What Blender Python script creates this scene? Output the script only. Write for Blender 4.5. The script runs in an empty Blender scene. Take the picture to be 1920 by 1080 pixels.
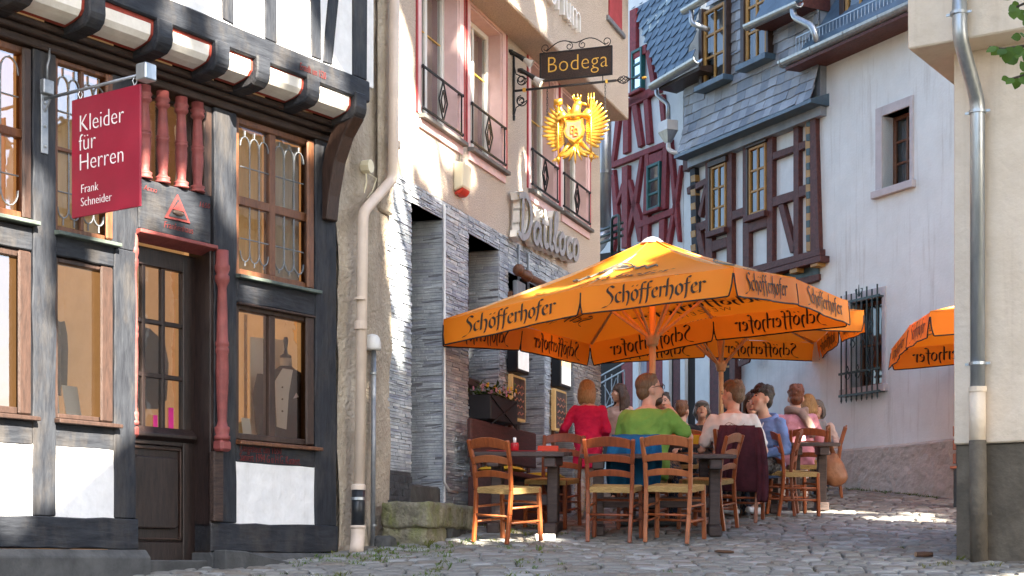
import bpy, bmesh, math, random
from mathutils import Vector, Matrix, noise
random.seed(7)
R = math.radians
SC = bpy.context.scene
COL = SC.collection
# ------------------------------------------------------------------ camera, sky, sun, exposure
FPX, EYE, HOR, CX = 3000.0, 1.4, 1055.0, 960.0
cam = bpy.data.cameras.new('camera'); camo = bpy.data.objects.new('camera', cam); COL.objects.link(camo)
camo.location = (0, 0, EYE); camo.rotation_euler = (R(90), 0, 0)
cam.sensor_width = 36.0; cam.lens = 36.0 * FPX / 1920.0; cam.shift_y = (HOR - 540.0) / 1920.0
cam.clip_start = 0.1; cam.clip_end = 500
SC.camera = camo
SUN_EL, SUN_AZ = 36.0, 145.0          # azimuth from +Y (view axis) clockwise towards +X
w = bpy.data.worlds.new('World'); SC.world = w; w.use_nodes = True
wn = w.node_tree.nodes; wl = w.node_tree.links
sky = wn.new('ShaderNodeTexSky'); sky.sky_type = 'NISHITA'; sky.sun_disc = False
sky.sun_elevation = R(SUN_EL); sky.sun_rotation = R(SUN_AZ); sky.air_density = 1.0; sky.dust_density = 2.6; sky.ozone_density = 1.2
wl.new(sky.outputs['Color'], wn['Background'].inputs['Color'])
wn['Background'].inputs['Strength'].default_value = 0.075
sd = bpy.data.lights.new('sun', 'SUN'); so = bpy.data.objects.new('sun', sd); COL.objects.link(so)
sd.energy = 5.0; sd.angle = R(0.53); sd.color = (1.0, 0.89, 0.72)
SUNV = Vector((math.sin(R(SUN_AZ)) * math.cos(R(SUN_EL)), math.cos(R(SUN_AZ)) * math.cos(R(SUN_EL)), math.sin(R(SUN_EL))))
so.location = SUNV * 60
so.rotation_euler = (-SUNV).to_track_quat('-Z', 'Y').to_euler()
SC.view_settings.view_transform = 'Standard'; SC.view_settings.look = 'None'
SC.view_settings.exposure = 3.25; SC.view_settings.gamma = 1.0
SC.render.engine = 'CYCLES'
SC.cycles.max_bounces = 7; SC.cycles.transparent_max_bounces = 12; SC.cycles.use_denoising = True
SC.cycles.sample_clamp_indirect = 6.0

# ------------------------------------------------------------------ helpers
def gz(x, y): return 0.11 * y + 0.012 * math.sin(x * 1.7 + y * .6) + 0.008 * math.sin(y * 2.1 - x)

class Geo:
    """collects plain geometry; .ob() links it as ONE mesh object"""
    def __init__(s): s.v = []; s.f = []; s.m = []; s.mi = 0
    def add(s, vs, fs):
        o = len(s.v); s.v += [tuple(p) for p in vs]
        for f in fs: s.f.append(tuple(i + o for i in f)); s.m.append(s.mi)
        return s
    def box(s, x0, x1, y0, y1, z0, z1):
        return s.add([(x0,y0,z0),(x1,y0,z0),(x1,y1,z0),(x0,y1,z0),(x0,y0,z1),(x1,y0,z1),(x1,y1,z1),(x0,y1,z1)],
                     [(0,3,2,1),(4,5,6,7),(0,1,5,4),(1,2,6,5),(2,3,7,6),(3,0,4,7)])
    def prism(s, pts, y0, y1):
        """polygon of (x,z) extruded in y"""
        a = sum(pts[i][0]*pts[(i+1)%len(pts)][1]-pts[(i+1)%len(pts)][0]*pts[i][1] for i in range(len(pts)))
        if a < 0: pts = pts[::-1]
        n = len(pts)
        vs = [(p[0],y0,p[1]) for p in pts] + [(p[0],y1,p[1]) for p in pts]
        fs = [tuple(range(n)), tuple(range(2*n-1, n-1, -1))] + [(i, i+n, (i+1)%n+n, (i+1)%n) for i in range(n)]
        return s.add(vs, fs)
    def prismx(s, pts, x0, x1):
        """polygon of (y,z) extruded in x"""
        n = len(pts)
        a = sum(pts[i][0]*pts[(i+1)%n][1]-pts[(i+1)%n][0]*pts[i][1] for i in range(n))
        if a < 0: pts = pts[::-1]
        vs = [(x1,p[0],p[1]) for p in pts] + [(x0,p[0],p[1]) for p in pts]
        fs = [tuple(range(n)), tuple(range(2*n-1, n-1, -1))] + [(i, i+n, (i+1)%n+n, (i+1)%n) for i in range(n)]
        return s.add(vs, fs)
    def bar(s, a, b, w, d=None, up=(0,0,1)):
        """box beam from a to b, w wide, d deep"""
        d = w if d is None else d
        a, b = Vector(a), Vector(b); t = (b-a).normalized(); u = Vector(up)
        if abs(t.dot(u)) > .98: u = Vector((0,1,0))
        sx = t.cross(u).normalized(); sy = sx.cross(t)
        vs = [p + sx*i*w/2 + sy*j*d/2 for p in (a,b) for i,j in ((-1,-1),(1,-1),(1,1),(-1,1))]
        return s.add(vs, [(0,1,2,3),(7,6,5,4),(0,4,5,1),(1,5,6,2),(2,6,7,3),(3,7,4,0)])
    def tube(s, pts, r, n=8, cap=True, sx=1.0, sy=1.0):
        pts = [Vector(p) for p in pts]; rs = r if isinstance(r,(list,tuple)) else [r]*len(pts)
        o = len(s.v); prev = None
        for i,p in enumerate(pts):
            t = (pts[min(i+1,len(pts)-1)] - pts[max(i-1,0)])
            t = t.normalized() if t.length > 1e-9 else Vector((0,0,1))
            if prev is None:
                u = Vector((0,0,1)) if abs(t.z) < .9 else Vector((1,0,0))
                a = t.cross(u).normalized()
            else:
                a = (prev - t*prev.dot(t)).normalized()
            prev = a; b = t.cross(a)
            for k in range(n):
                an = 2*math.pi*k/n
                s.v.append(tuple(p + (a*math.cos(an)*sx + b*math.sin(an)*sy)*rs[i]))
        for i in range(len(pts)-1):
            for k in range(n):
                s.f.append((o+i*n+k, o+i*n+(k+1)%n, o+(i+1)*n+(k+1)%n, o+(i+1)*n+k)); s.m.append(s.mi)
        if cap:
            s.f.append(tuple(o+k for k in range(n-1,-1,-1))); s.m.append(s.mi)
            s.f.append(tuple(o+(len(pts)-1)*n+k for k in range(n))); s.m.append(s.mi)
        return s
    def lathe(s, prof, c=(0,0,0), n=14):
        """(r,z) profile turned about a vertical axis at c"""
        return s.tube([(c[0],c[1],c[2]+z+1e-6*i) for i,(r,z) in enumerate(prof)], [max(r,.0005) for r,z in prof], n)
    def ell(s, c, r, n=10, m=7, rot=None):
        c = Vector(c); o = len(s.v); r = (r,r,r) if not isinstance(r,(tuple,list)) else r
        def put(p):
            p = Vector((p[0]*r[0],p[1]*r[1],p[2]*r[2]))
            if rot is not None: p = rot @ p
            s.v.append(tuple(p+c))
        put((0,0,-1))
        for j in range(1,m):
            ph = -math.pi/2 + math.pi*j/m
            for k in range(n): put((math.cos(ph)*math.cos(2*math.pi*k/n), math.cos(ph)*math.sin(2*math.pi*k/n), math.sin(ph)))
        put((0,0,1))
        def F(*a): s.f.append(tuple(o+i for i in a)); s.m.append(s.mi)
        for k in range(n): F(0,1+(k+1)%n,1+k)
        for j in range(m-2):
            for k in range(n): F(1+j*n+k,1+j*n+(k+1)%n,1+(j+1)*n+(k+1)%n,1+(j+1)*n+k)
        T = 1+(m-1)*n
        for k in range(n): F(T,1+(m-2)*n+k,1+(m-2)*n+(k+1)%n)
        return s
    def mesh(s, name, mats, smooth=False):
        me = bpy.data.meshes.new(name); me.from_pydata(s.v, [], s.f)
        for m in (mats if isinstance(mats,(list,tuple)) else [mats]): me.materials.append(MAT[m])
        if any(s.m): me.polygons.foreach_set('material_index', s.m)
        if smooth: me.polygons.foreach_set('use_smooth', [True]*len(s.f))
        me.update(); return me
    def ob(s, name, mats, parent=None, smooth=False, bevel=0, kind=None, label=None, cat=None, group=None, seg=1):
        o = bpy.data.objects.new(name, s.mesh(name, mats, smooth)); COL.objects.link(o)
        if parent is not None:
            o.parent = parent
            if 'zb' in parent: o.location.z = -parent['zb']
        if bevel:
            b = o.modifiers.new('bevel','BEVEL'); b.width = bevel; b.segments = seg; b.limit_method = 'ANGLE'
        if kind: o['kind'] = kind
        if label: o['label'] = label
        if cat: o['category'] = cat
        if group: o['group'] = group
        return o

def thing(name, label, cat, loc=(0,0,0), rz=0, group=None):
    o = bpy.data.objects.new(name, None); COL.objects.link(o); o.empty_display_size = .2
    o.location = loc; o.rotation_euler = (0,0,rz); o['label'] = label; o['category'] = cat
    if group: o['group'] = group
    return o
def dup(root, loc, rz, label, rot=None):
    """copy of a thing with its parts and sub-parts"""
    r = root.copy(); COL.objects.link(r); r.location = loc; r.rotation_euler = rot or (0,0,rz); r['label'] = label
    for ch in list(root.children):
        c = ch.copy(); COL.objects.link(c); c.parent = r
        for g in list(ch.children):
            d = g.copy(); COL.objects.link(d); d.parent = c
    return r

class Fac:
    """a facade: local x along it (to the right), local y into the wall, z up (world height)"""
    def __init__(s, px0, Y0, phi):
        s.ox = (px0-CX)/FPX*Y0; s.oy = Y0; s.phi = R(phi); s.c = math.cos(s.phi); s.s = math.sin(s.phi)
    def u(s, px, v=0):
        r = (px-CX)/FPX; ox = s.ox-s.s*v; oy = s.oy+s.c*v
        return (r*oy-ox)/(s.c-r*s.s)
    def P(s, px, py, v=0):
        u = s.u(px, v); return (u, EYE+(HOR-py)/FPX*(s.oy+s.c*v+s.s*u))
    def W(s, u, v, z): return Vector((s.ox+s.c*u-s.s*v, s.oy+s.s*u+s.c*v, z))
    def thing(s, name, label, cat, zb=None, group=None):
        zb = gz(s.ox, s.oy) if zb is None else zb
        t = thing(name, label, cat, (s.ox, s.oy, zb), s.phi, group); t['zb'] = zb
        return t
    def at(s, u, v, name, label, cat, zb, group=None, rz=0):
        """a separate thing standing on / fixed to the facade at (u,v); local origin there"""
        p = s.W(u, v, zb); return thing(name, label, cat, p, s.phi+rz, group)

# ------------------------------------------------------------------ materials
MAT = {}
def mat(name, c1, c2=None, scale=6, rough=.75, bump=.25, bscale=None, stretch=(1,1,1), metal=0, spec=.35, dirt=0, dirtc=(.08,.07,.05), dscale=.9, lo=.35, hi=.65, emit=None, es=0, bdist=.01, detail=6, streak=0, streakc=(.34,.31,.27)):
    m = bpy.data.materials.new(name); m.use_nodes = True; MAT[name] = m
    nt = m.node_tree; N = nt.nodes; L = nt.links; b = N['Principled BSDF']
    b.inputs['Roughness'].default_value = rough; b.inputs['Metallic'].default_value = metal; b.inputs['Specular IOR Level'].default_value = spec
    c2 = c2 or tuple(x*.75 for x in c1)
    tc = N.new('ShaderNodeTexCoord'); mp = N.new('ShaderNodeMapping'); mp.inputs['Scale'].default_value = stretch
    L.new(tc.outputs['Object'], mp.inputs['Vector'])
    n1 = N.new('ShaderNodeTexNoise'); n1.inputs['Scale'].default_value = scale; n1.inputs['Detail'].default_value = detail; n1.inputs['Roughness'].default_value = .65
    L.new(mp.outputs['Vector'], n1.inputs['Vector'])
    cr = N.new('ShaderNodeValToRGB'); cr.color_ramp.elements[0].position = lo; cr.color_ramp.elements[1].position = hi
    cr.color_ramp.elements[0].color = (*c2,1); cr.color_ramp.elements[1].color = (*c1,1)
    L.new(n1.outputs['Fac'], cr.inputs['Fac']); col = cr.outputs['Color']
    if dirt:
        n3 = N.new('ShaderNodeTexNoise'); n3.inputs['Scale'].default_value = dscale; n3.inputs['Detail'].default_value = 8; n3.inputs['Roughness'].default_value = .7
        mp3 = N.new('ShaderNodeMapping'); mp3.inputs['Scale'].default_value = (1.6,1.6,.7); L.new(tc.outputs['Object'], mp3.inputs['Vector']); L.new(mp3.outputs['Vector'], n3.inputs['Vector'])
        r3 = N.new('ShaderNodeValToRGB'); r3.color_ramp.elements[0].position = .48; r3.color_ramp.elements[1].position = .72
        r3.color_ramp.elements[1].color = (dirt,dirt,dirt,1); L.new(n3.outputs['Fac'], r3.inputs['Fac'])
        mx = N.new('ShaderNodeMix'); mx.data_type = 'RGBA'; mx.inputs['B'].default_value = (*dirtc,1)
        L.new(r3.outputs['Color'], mx.inputs['Factor']); L.new(col, mx.inputs['A']); col = mx.outputs['Result']
    if streak:
        mp4 = N.new('ShaderNodeMapping'); mp4.inputs['Scale'].default_value = (5,5,.35); L.new(tc.outputs['Object'], mp4.inputs['Vector'])
        n4 = N.new('ShaderNodeTexNoise'); n4.inputs['Scale'].default_value = 1.4; n4.inputs['Detail'].default_value = 9; n4.inputs['Roughness'].default_value = .7; L.new(mp4.outputs['Vector'], n4.inputs['Vector'])
        r4 = N.new('ShaderNodeValToRGB'); r4.color_ramp.elements[0].position = .54; r4.color_ramp.elements[1].position = .78; r4.color_ramp.elements[1].color = (streak,streak,streak,1); L.new(n4.outputs['Fac'], r4.inputs['Fac'])
        mx4 = N.new('ShaderNodeMix'); mx4.data_type = 'RGBA'; mx4.inputs['B'].default_value = (*streakc,1); L.new(r4.outputs['Color'], mx4.inputs['Factor']); L.new(col, mx4.inputs['A']); col = mx4.outputs['Result']
    L.new(col, b.inputs['Base Color'])
    if bump:
        n2 = N.new('ShaderNodeTexNoise'); n2.inputs['Scale'].default_value = bscale or scale*4; n2.inputs['Detail'].default_value = 5
        L.new(mp.outputs['Vector'], n2.inputs['Vector'])
        bp = N.new('ShaderNodeBump'); bp.inputs['Strength'].default_value = bump; bp.inputs['Distance'].default_value = bdist
        L.new(n2.outputs['Fac'], bp.inputs['Height']); L.new(bp.outputs['Normal'], b.inputs['Normal'])
    if emit:
        b.inputs['Emission Color'].default_value = (*emit,1); b.inputs['Emission Strength'].default_value = es
    return m
def glass(name, tint=(.8,.82,.8), refl=.16):
    m = bpy.data.materials.new(name); m.use_nodes = True; MAT[name] = m
    N = m.node_tree.nodes; L = m.node_tree.links; N.remove(N['Principled BSDF'])
    t = N.new('ShaderNodeBsdfTransparent'); t.inputs['Color'].default_value = (*tint,1)
    g = N.new('ShaderNodeBsdfGlossy'); g.inputs['Roughness'].default_value = .03; g.inputs['Color'].default_value = (.9,.92,.95,1)
    no = N.new('ShaderNodeTexNoise'); no.inputs['Scale'].default_value = 5; tc = N.new('ShaderNodeTexCoord'); L.new(tc.outputs['Object'], no.inputs['Vector'])
    bp = N.new('ShaderNodeBump'); bp.inputs['Strength'].default_value = .12; bp.inputs['Distance'].default_value = .02
    L.new(no.outputs['Fac'], bp.inputs['Height']); L.new(bp.outputs['Normal'], g.inputs['Normal'])
    fr = N.new('ShaderNodeFresnel'); fr.inputs['IOR'].default_value = 1.55
    ad = N.new('ShaderNodeMath'); ad.operation = 'ADD'; ad.inputs[1].default_value = refl; L.new(fr.outputs['Fac'], ad.inputs[0])
    mx = N.new('ShaderNodeMixShader'); L.new(ad.outputs[0], mx.inputs['Fac']); L.new(t.outputs[0], mx.inputs[1]); L.new(g.outputs[0], mx.inputs[2])
    L.new(mx.outputs[0], N['Material Output'].inputs['Surface'])
    return m
def cloth(name, c, c2=None, trans=.5, rough=.8, scale=14, tcol=None):
    """thin fabric: diffuse + translucent"""
    m = bpy.data.materials.new(name); m.use_nodes = True; MAT[name] = m
    N = m.node_tree.nodes; L = m.node_tree.links; N.remove(N['Principled BSDF'])
    tc = N.new('ShaderNodeTexCoord'); no = N.new('ShaderNodeTexNoise'); no.inputs['Scale'].default_value = 1.3; no.inputs['Detail'].default_value = 7
    L.new(tc.outputs['Object'], no.inputs['Vector'])
    cr = N.new('ShaderNodeValToRGB'); cr.color_ramp.elements[0].position = .3; cr.color_ramp.elements[1].position = .75
    cr.color_ramp.elements[0].color = (*(c2 or tuple(x*.85 for x in c)),1); cr.color_ramp.elements[1].color = (*c,1); L.new(no.outputs['Fac'], cr.inputs['Fac'])
    d = N.new('ShaderNodeBsdfDiffuse'); t = N.new('ShaderNodeBsdfTranslucent')
    L.new(cr.outputs['Color'], d.inputs['Color'])
    if tcol: t.inputs['Color'].default_value = (*tcol,1)
    else: L.new(cr.outputs['Color'], t.inputs['Color'])
    n2 = N.new('ShaderNodeTexNoise'); n2.inputs['Scale'].default_value = 3.0; n2.inputs['Detail'].default_value = 3; L.new(tc.outputs['Object'], n2.inputs['Vector'])
    bp = N.new('ShaderNodeBump'); bp.inputs['Strength'].default_value = .35; bp.inputs['Distance'].default_value = .03; L.new(n2.outputs['Fac'], bp.inputs['Height']); L.new(bp.outputs['Normal'], d.inputs['Normal'])
    mx = N.new('ShaderNodeMixShader'); mx.inputs['Fac'].default_value = trans
    L.new(d.outputs[0], mx.inputs[1]); L.new(t.outputs[0], mx.inputs[2])
    gl = N.new('ShaderNodeBsdfGlossy'); gl.inputs['Roughness'].default_value = .5; gl.inputs['Color'].default_value = (1,.97,.92,1); L.new(bp.outputs['Normal'], gl.inputs['Normal'])
    lw = N.new('ShaderNodeLayerWeight'); lw.inputs['Blend'].default_value = .5; pw = N.new('ShaderNodeMath'); pw.operation = 'POWER'; pw.inputs[1].default_value = 4; L.new(lw.outputs['Facing'], pw.inputs[0])
    ml = N.new('ShaderNodeMath'); ml.operation = 'MULTIPLY_ADD'; ml.inputs[1].default_value = .10; ml.inputs[2].default_value = .02; L.new(pw.outputs[0], ml.inputs[0])
    m2 = N.new('ShaderNodeMixShader'); L.new(ml.outputs[0], m2.inputs['Fac']); L.new(mx.outputs[0], m2.inputs[1]); L.new(gl.outputs[0], m2.inputs[2]); L.new(m2.outputs[0], N['Material Output'].inputs['Surface'])
    return m

mat('timber_v', (.030,.034,.043), (.014,.016,.022), 5, .58, .5, 9, (5,5,.9), dirt=.38, dirtc=(.115,.098,.080), dscale=2.2, bdist=.012, spec=.2)  # dirt tint also warmed and paled so sunlit timber reads beige
mat('timber_h', (.030,.034,.043), (.014,.016,.022), 5, .58, .5, 9, (.9,5,5), dirt=.38, dirtc=(.115,.098,.080), dscale=2.2, bdist=.012, spec=.2)  # same sun-warmed dirt tint put into the colour
mat('timber_brown', (.060,.036,.028), (.022,.014,.012), 8, .6, .6, 20, (.8,6,6))
mat('frame_brown', (.17,.070,.032), (.085,.034,.018), 8, .45, .3, 30, (5,5,1))
mat('frame_dark', (.052,.029,.022), (.026,.015,.012), 8, .5, .3, 30, (5,5,1))
mat('door_dark', (.030,.018,.016), (.012,.008,.008), 6, .4, .3, 24, (6,6,.7))
mat('limewash', (.78,.79,.81), (.68,.69,.71), 7, .9, .6, 14, dirt=.2, dirtc=(.5,.47,.43), streak=.25, bdist=.02)
mat('soffit_white', (.78,.76,.72), (.66,.63,.58), 7, .85, .3, 20, dirt=.25, dirtc=(.4,.35,.28))
mat('inscription_red', (.17,.030,.030), (.11,.02,.02), 9, .8, .1)
mat('soffit_red', (.34,.055,.035), (.22,.035,.025), 9, .7, .2)
mat('column_pink', (.25,.065,.060), (.17,.042,.040), 10, .55, .3, 30, dirt=.35, dirtc=(.2,.06,.05))
mat('sill_green', (.10,.13,.115), (.06,.075,.068), 9, .6, .3)
mat('plinth_stone', (.085,.088,.090), (.045,.047,.050), 5, .85, .6, 30, dirt=.5, dirtc=(.03,.03,.03))
mat('lead', (.20,.22,.25), (.13,.145,.165), 20, .6, .1)
mat('interior', (.38,.25,.15), (.25,.15,.085), 2, .9, 0, emit=(1.0,.52,.20), es=.05)  # faint warm emission on the walls stands in for room lighting
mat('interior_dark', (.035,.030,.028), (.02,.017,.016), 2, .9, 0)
mat('curtain_tan', (.55,.37,.17), (.34,.21,.09), 3, .9, .4, 8, (9,1,.6), emit=(1.0,.62,.25), es=.02)  # slight glow put into the cloth for room light coming through
mat('curtain_white', (.72,.72,.70), (.48,.49,.50), 4, .9, .4, 8, (9,1,.5))
mat('curtain_grey', (.42,.47,.55), (.24,.27,.33), 4, .9, .4, 8, (9,1,.5))
mat('curtain_green', (.20,.20,.10), (.10,.11,.06), 3, .9, .2, 8, (4,1,1))
glass('glass',refl=.2); glass('glass_row',(.7,.72,.74),.03); glass('glass_old', (.80,.76,.68), .22); glass('glass_mirror', (.5,.5,.5), .55)
mat('sign_red', (.26,.008,.030), (.22,.006,.025), 3, .42, .05)
mat('white_paint', (.80,.80,.80), (.72,.72,.72), 8, .6, .1)
mat('iron', (.022,.023,.026), (.012,.012,.014), 20, .45, .3, 40, metal=.4, spec=.5)
mat('zinc', (.42,.45,.48), (.30,.33,.36), 5, .38, .15, 30, (3,3,.6), metal=.75)
mat('steel_grey', (.30,.32,.35), (.2,.22,.25), 9, .45, .15, metal=.5)
mat('gold', (.95,.62,.14), (.75,.43,.06), 14, .3, .25, 30, metal=.85)
mat('gold_paint', (.80,.50,.10), (.65,.38,.06), 12, .5, .1)
mat('gap_plaster', (.46,.405,.33), (.31,.265,.21), 3, .95, 1.0, 26, dirt=.6, dirtc=(.21,.165,.12), bdist=.03)
mat('pipe_beige', (.66,.55,.46), (.56,.46,.38), 4, .45, .1, 20, dirt=.3, dirtc=(.4,.3,.24))
mat('pipe_black', (.022,.026,.032), (.014,.016,.02), 8, .35, .1)
mat('roughcast', (.66,.56,.475), (.46,.385,.32), 60, .95, 1.0, 75, dirt=.25, dirtc=(.38,.29,.235), bdist=.03, detail=3)
mat('ledger_stone', (.46,.505,.55), (.31,.345,.39), 5, .9, .8, 40, dirt=.5, dirtc=(.15,.17,.22), dscale=1.6)
mat('ledger_light', (.62,.655,.67), (.44,.475,.51), 5, .9, .8, 40, dirt=.4, dirtc=(.20,.21,.25), dscale=1.6)
mat('ledger_blue', (.36,.39,.46), (.24,.27,.33), 5, .9, .8, 40, dirt=.4, dirtc=(.12,.13,.17), dscale=1.6)
mat('ledger_joint', (.20,.21,.24), (.13,.14,.16), 8, .95, .5, 30)
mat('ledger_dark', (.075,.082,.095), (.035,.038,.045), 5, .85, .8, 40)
mat('stone_mossy', (.25,.23,.17), (.11,.10,.075), 6, .95, 1.0, 20, dirt=.9, dirtc=(.13,.15,.03), dscale=3.5, bdist=.04)
mat('pink_trim', (.70,.50,.50), (.62,.43,.43), 6, .7, .15)
mat('red_trim', (.40,.06,.07), (.30,.045,.05), 8, .7, .15)
mat('slate_sill', (.16,.155,.15), (.10,.098,.096), 8, .7, .3)
mat('oxblood', (.115,.018,.024), (.060,.012,.015), 9, .6, .6, 22, (2,2,2), dirt=.3, dirtc=(.03,.015,.015))
mat('red_timber', (.25,.036,.045), (.16,.024,.030), 9, .65, .5, 22, (2,2,2))
mat('brown_timber', (.11,.036,.030), (.06,.020,.018), 9, .6, .6, 22, (2,2,2))
mat('white_render', (.715,.745,.74), (.645,.675,.67), 2.5, .92, .35, 30, dirt=.22, dirtc=(.50,.46,.40), dscale=1.2, streak=.75)
mat('panel_white', (.72,.76,.77), (.64,.68,.69), 5, .9, .3, 24, streak=.3)
mat('render_plinth', (.51,.46,.41), (.41,.365,.32), 5, .95, 1.0, 7, dirt=.25, dirtc=(.36,.30,.28), bdist=.07)
mat('cream_render', (.71,.61,.50), (.64,.54,.43), 3, .92, .5, 16, dirt=.18, dirtc=(.50,.38,.28), bdist=.02, streak=.45, streakc=(.42,.33,.25))
mat('cream_base', (.135,.115,.09), (.085,.072,.056), 4, .92, .8, 14, dirt=.4, dirtc=(.06,.05,.04), bdist=.02)
mat('slate', (.23,.26,.30), (.14,.16,.19), 3, .5, .4, 30, dirt=.6, dirtc=(.26,.27,.28), dscale=2.2, spec=.5)
mat('slate_blue', (.075,.125,.175), (.035,.065,.10), 4, .42, .3, 30, spec=.5)
mat('ochre', (.40,.22,.060), (.30,.16,.042), 8, .5, .2)
mat('teal', (.018,.115,.115), (.012,.08,.08), 8, .45, .2)
mat('iron_green', (.055,.085,.088), (.03,.05,.055), 12, .5, .2, metal=.3)
mat('stone_frame', (.52,.48,.49), (.44,.41,.42), 6, .85, .3)
mat('cable', (.04,.04,.045), None, 5, .6, 0)
mat('plastic_white', (.70,.70,.69), (.62,.62,.61), 4, .45, .03)
mat('plastic_cream', (.74,.69,.52), (.68,.63,.46), 4, .45, .03)
mat('plastic_red', (.55,.05,.03), None, 4, .4, .03)
# ------------------------------------------------------------------ ground and cobbles
mat('joint_earth', (.075,.068,.052), (.042,.038,.028), 9, .95, .8, 30, dirt=.7, dirtc=(.045,.07,.012), dscale=2.2)
def sett_mat(name, seedcol):
    m = mat(name, (.215,.212,.20), (.13,.128,.12), 7, .75, .7, 22, dirt=.35, dirtc=(.05,.05,.05), dscale=5, spec=.45, bdist=.012)
    N = m.node_tree.nodes; L = m.node_tree.links; b = N['Principled BSDF']
    return m
sett_mat('sett_a', 0)
mat('sett_b', (.285,.29,.285), (.185,.188,.184), 7, .6, .6, 22, dirt=.3, dirtc=(.07,.07,.07), dscale=5, spec=.5, bdist=.012)
mat('sett_c', (.205,.185,.16), (.125,.11,.095), 7, .7, .7, 22, dirt=.35, dirtc=(.05,.05,.045), dscale=5, bdist=.012)
mat('grass', (.085,.145,.018), (.045,.085,.010), 20, .8, .2)
mat('moss', (.13,.14,.02), (.075,.085,.012), 20, .9, .3)
g = Geo(); nx, ny = 60, 80
for j in range(ny+1):
    for i in range(nx+1):
        fx, fy = i/nx, j/ny
        x = -60+120*(.5+.5*math.copysign(abs(2*fx-1)**2.2, 2*fx-1)); y = -30+110*fy
        g.v.append((x, y, gz(x,y) - .035))
for j in range(ny):
    for i in range(nx):
        a = j*(nx+1)+i; g.f.append((a,a+1,a+nx+2,a+nx+1)); g.m.append(0)
ground = g.ob('ground', 'joint_earth', kind='structure')
# setts laid in slightly wavy courses running across the lane
setts = []
rs = random.Random(3); y = 6.0; row = 0
while y < 25.0:
    d = rs.uniform(.105,.15); x = -4.2 + rs.uniform(0,.2); xe = 7.0
    while x < xe:
        wd = rs.uniform(.12,.25)
        yy = y + .10*math.sin(x*.9+row*.05) + .05*math.sin(x*2.3+2)
        cx, cy = x+wd/2, yy+d/2
        px = CX+FPX*cx/cy
        if -60 < px < 1990 and cy > 9.5: setts.append((cx,cy,wd,d))
        x += wd + rs.uniform(.006,.022)
    y += d + rs.uniform(.004,.014); row += 1
def sett(G, cx, cy, wd, d, r, lo=False, org=(0,0,0)):
    a, b = wd/2*.98, d/2*.97
    zc = gz(cx,cy); h = r.uniform(-.006,.007); tx, ty = r.uniform(-.03,.03), r.uniform(-.045,.045)
    pts = []
    k = r.uniform(.012,.026)
    base = [(-a+k,-b),(a-k,-b),(a,-b+k),(a,b-k),(a-k,b),(-a+k,b),(-a,b-k),(-a,-b+k)]
    base = [(p+r.uniform(-.008,.008), q+r.uniform(-.007,.007)) for p,q in base]
    def P(p,q,z): return (cx+p-org[0], cy+q-org[1], gz(cx+p,cy+q)+h+p*tx+q*ty+z-org[2])
    n = 8
    vs = [P(p,q,-.07) for p,q in base]+[P(p,q,-.014) for p,q in base]+[P(p*.86,q*.80,.0) for p,q in base]+[P(0,0,.005)]
    fs = []
    for i in range(n):
        j = (i+1)%n
        fs += [(i,j,n+j,n+i),(n+i,n+j,2*n+j,2*n+i),(2*n+i,2*n+j,3*n)]
    G.add(vs, fs)
r = random.Random(11)
setts.sort(key=lambda s: s[1])
def vis(s):
    px = CX+FPX*s[0]/s[1]; py = HOR-FPX*(gz(s[0],s[1])-EYE)/s[1]
    return 640 < px < 1800 and py < 1078
near = [s for s in setts if vis(s)][:300]; nset = set(near)
MS = ['sett_a','sett_b','sett_c','sett_a','sett_a']
for s in near:
    G = Geo(); sett(G, *s, r, org=(s[0],s[1],gz(s[0],s[1])))
    o = G.ob('cobblestone', MS[r.randrange(5)], ground, smooth=False); o.location = (s[0],s[1],gz(s[0],s[1]))
G = Geo()
for s in setts:
    if s in nset: continue
    G.mi = r.choice((0,0,0,1,2)); sett(G, *s, r)
far = G.ob('cobblestones', ['sett_a','sett_b','sett_c'], ground, kind='stuff')
# grass and moss in the joints
def tuft(G, x, y, h, n, rr, spread=.05):
    z = gz(x,y)-.02
    for _ in range(n):
        an = rr.uniform(0,6.283); ln = h*rr.uniform(.5,1.2); rad = rr.uniform(0,spread)
        bx, by = x+math.cos(an)*rad, y+math.sin(an)*rad; ax = rr.uniform(0,6.283); le = rr.uniform(.2,.9)*ln
        w_ = .0045
        dx, dy = math.cos(ax), math.sin(ax)
        G.add([(bx-dy*w_,by+dx*w_,z),(bx+dy*w_,by-dx*w_,z),(bx+dx*le*.5+dy*w_*.7,by+dy*le*.5-dx*w_*.7,z+ln*.7),(bx+dx*le,by+dy*le,z+ln)], [(0,1,2),(0,2,3)])
G = Geo(); rr = random.Random(5)
def px_of(x,y): return CX+FPX*x/y
cnt = 0
while cnt < 1050:
    y = rr.uniform(11.0,17.5); x = rr.uniform(-1.9,1.2)
    px = px_of(x,y)
    edge = max(0, 1 - abs(px-760)/330.0)         # thick by the house corner, thinning to the right
    nz = noise.noise((x*1.9,y*1.1,0))
    if rr.random() > edge*1.1+.03 or nz < -.05: continue
    G.mi = rr.choice((0,0,1)); tuft(G, x, y, rr.uniform(.022,.05), 7, rr, .05); cnt += 1
for (px,py,h,n,sp) in [(800,1022,.07,40,.07),(830,1005,.05,40,.12),(960,1000,.05,50,.15),(985,1003,.05,30,.1),(706,1012,.06,20,.03),(845,985,.05,50,.12),(880,960,.05,40,.15),
                      (1800,1050,.05,30,.08),(1770,1058,.045,30,.1),(1745,1060,.04,20,.08),(1690,1030,.035,14,.06),(1860,1062,.045,30,.08),(1745,990,.04,12,.08),(1795,1005,.04,14,.05)]:
    Y = EYE/(.11-(HOR-py)/FPX); tuft(G, (px-CX)/FPX*Y, Y, h, n, rr, sp)
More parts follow.
